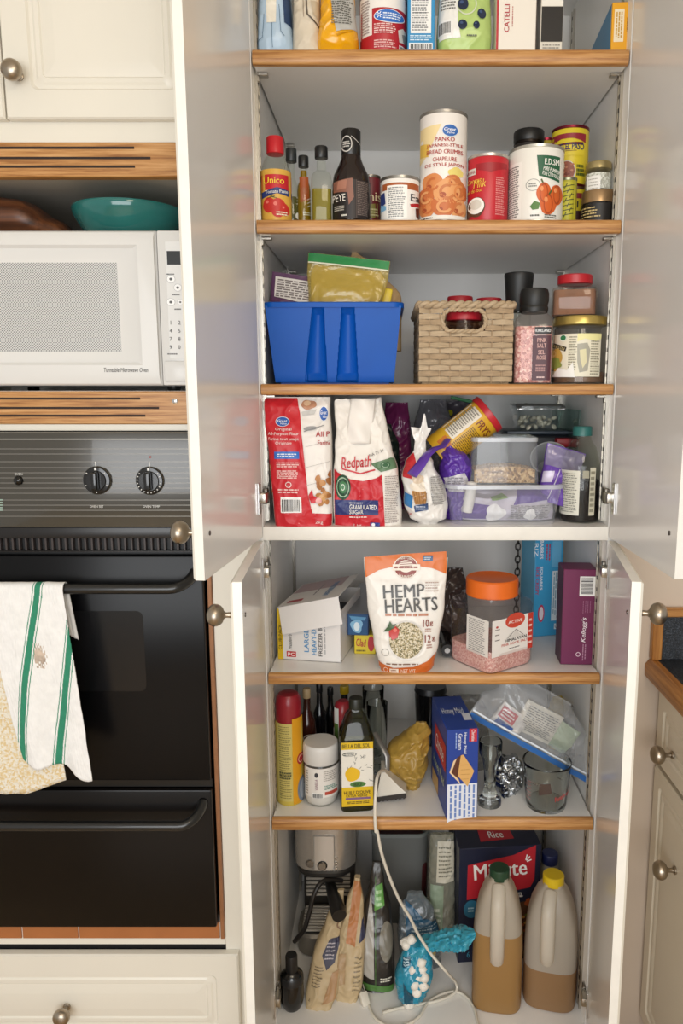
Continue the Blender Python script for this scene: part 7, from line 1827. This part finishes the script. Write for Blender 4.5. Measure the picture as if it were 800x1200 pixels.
# teal printed clear bag and marshmallow bag
t, B, W, h = lean(V11, 'frozen_bag', 'clear bag with dark teal print behind the marshmallow bag', 575, 760, 640, 640, 310, .20, .20, clear('#d6d8d8', .35, .12, '#8a949a', bump=.5), 153, curve((0, .9), (.4, 1.0), (.75, .8), (1, .35)), curve((0, .03), (.4, .042), (1, .006)), amp=.007)
pr = Print(B.front(), W, h, edge=.004, step=.001, rough=.25); pr.poly([(.15, .45), (.9, .40), (.95, .62), (.5, .72), (.12, .92)], '#2f5a78', 1, 'label'); pr.lines(.25, .5, .85, .64, 4, '#9ab4c4', 2, fill=.35); pr.poly([(.3, .25), (.8, .2), (.8, .36), (.35, .42)], '#c2a866', 1); pr.build(t)
cx, W = bagsize(V11, 552, 712, 640, .05); h = V11.at(640, 520, .08).z - zG; kx = W / 160
t = thing('marshmallow_bag', 'bright teal bag of white marshmallows with twisted top', 'bag', (cx, .075, zG))
B = Bag(h, curve((0, 40 * kx), (.1, 62 * kx), (.45, 82 * kx), (.75, 70 * kx), (1, 40 * kx)), curve((0, .02), (.15, .034), (.5, .042), (1, .016)), seed=161, amp=.008, freq=38, shift=curve((0, -6 * kx), (1, 20 * kx)))
TB = M('#1f8aa8', .2, coat=.3)
mb = MB(); B.mesh(mb, TB, 60, 44); mb.build('plastic_bag', t, 180)
pts = [V11.at(x, y, Y) - t.location for x, y, Y in ((640, 560, .085), (690, 530, .08), (740, 520, .075), (800, 510, .07), (850, 505, .065), (905, 480, .06))]
crumpled_tube(pts, [.034, .022, .024, .030, .030, .006], M('#3fa0b8', .2, coat=.3), 'twisted_top', t, 3.0, .35, .5)
rnd = random.Random(31); mar = None
mb0 = MB(); mb0.lathe([(.006, 0), (.0105, .002), (.0115, .010), (.0105, .018), (.006, .020)], M('#e9e4da', .6), 14)
sf = B.front()
for (x_, y_) in [(640, 660), (662, 640), (680, 660), (650, 690), (672, 690), (690, 685), (640, 720), (662, 718), (684, 715), (650, 745), (672, 742), (580, 575), (600, 590), (570, 595), (610, 820), (628, 825), (602, 812)]:
    q_ = V11.at(x_, y_, .04) - t.location; p_ = sf(q_.x, max(.008, q_.z), -.006)
    if mar is None: mar = mb0.build('marshmallow', t, 60); c_ = mar
    else: c_ = dup_part(mar, t)
    c_.location = p_; c_.rotation_euler = (rnd.uniform(-1, 1), rnd.uniform(-1, 1), 0)
pr = V11.print(t, B.front(), .035, (635, 660), edge=.0035, step=.001, rough=.25); pr.poly([(590, 620), (625, 610), (620, 640), (585, 650)], '#16506a', 1); pr.lines(592, 618, 620, 642, 3, '#b8d4dc', 2); pr.poly([(590, 700), (636, 760), (630, 800), (595, 790)], '#154f66', 1); pr.build(t)

# jugs
def jug(label, x0, x1, yt, Y, lvl, capc, body, liquid, capy, hy0, hy1, hx):
    cx, W, h = V12.spot(x0, x1, yt, Y, zG); R = W / 2
    t = thing('drink_jug', label, 'jug', (cx, Y, zG), facing(cx, Y), 'plastic drink jugs')
    prof = [(.90, 0), (.98, .012), (1, .03), (1, .42), (.985, .52), (.93, .64), (.80, .76), (.60, .86), (.42, .915), (.36, .925), (.36, .945)]
    up = [(r, z) for r, z in prof if z > lvl]; lo = [(r, z) for r, z in prof if z <= lvl]
    for (r0, z0), (r1, z1) in zip(prof, prof[1:]):
        if z0 <= lvl < z1: k_ = (lvl - z0) / (z1 - z0); rl = r0 + (r1 - r0) * k_
    lathe_part(t, 'juice_level', [(r * R, z * h) for r, z in lo] + [(rl * R, lvl * h), (0, lvl * h)], milky(liquid, .12, .28), 56, sq=3.6)
    lathe_part(t, 'jug_body', [(rl * R * 1.0005, lvl * h)] + [(r * R, z * h) for r, z in up], milky(body, .30, .3), 56, sq=3.6)
    lathe_part(t, 'cap', [(.38 * R, .925 * h), (.40 * R, .928 * h), (.40 * R, .993 * h), (.36 * R, h), (0, h)], M(capc, .4), 36)
    za = V12.at(hx, hy0, Y - R).z - zG; zb_ = V12.at(hx, hy1, Y - R).z - zG; xh = V12.at(hx, 400, Y - R).x - cx
    za -= .03; zb_ -= .012
    pts = [(xh * .6, -R * .40, za + .018), (xh * .8, -R * .66, za + .008), (xh, -R * .92, za - .012), (xh, -R * 1.06, (za + zb_) / 2), (xh, -R * 1.04, zb_ + .01), (xh, -R * .90, zb_ - .014)]
    mb = MB(); mb.tube(smooth_path([Vector(p_) for p_ in pts], 5), .0165, milky('#efe8da', .2, .3), 14); mb.build('handle', t, 60)
    return t, R, h
jug('milky jug of amber juice with dark green cap', 264, 468, 195, .085, .585, '#20402a', '#e4d9c6', '#c0965e', 0, 300, 540, 376)
jug('milky jug of amber juice with yellow cap at right wall', 478, 694, 222, .095, .33, '#d8b81c', '#e2d8c8', '#b48e66', 0, 330, 545, 592)
cx, W, h = V12.spot(533, 613, 140, .26, zG); R = W / 2
t = thing('drink_bottle', 'milky bottle with dark blue cap standing behind the yellow-capped jug', 'bottle', (cx, .265, zG))
lathe_part(t, 'bottle_body', [(R * .94, 0), (R, .01), (R, h * .80), (R * .90, h * .86), (R * .76, h * .885), (R * .76, h * .91)], milky('#d8d2c6', .3, .3), 40)
lathe_part(t, 'cap', [(R * .80, h * .895), (R * .83, h * .90), (R * .83, h * .99), (R * .76, h), (0, h)], M('#232c5e', .4), 36)
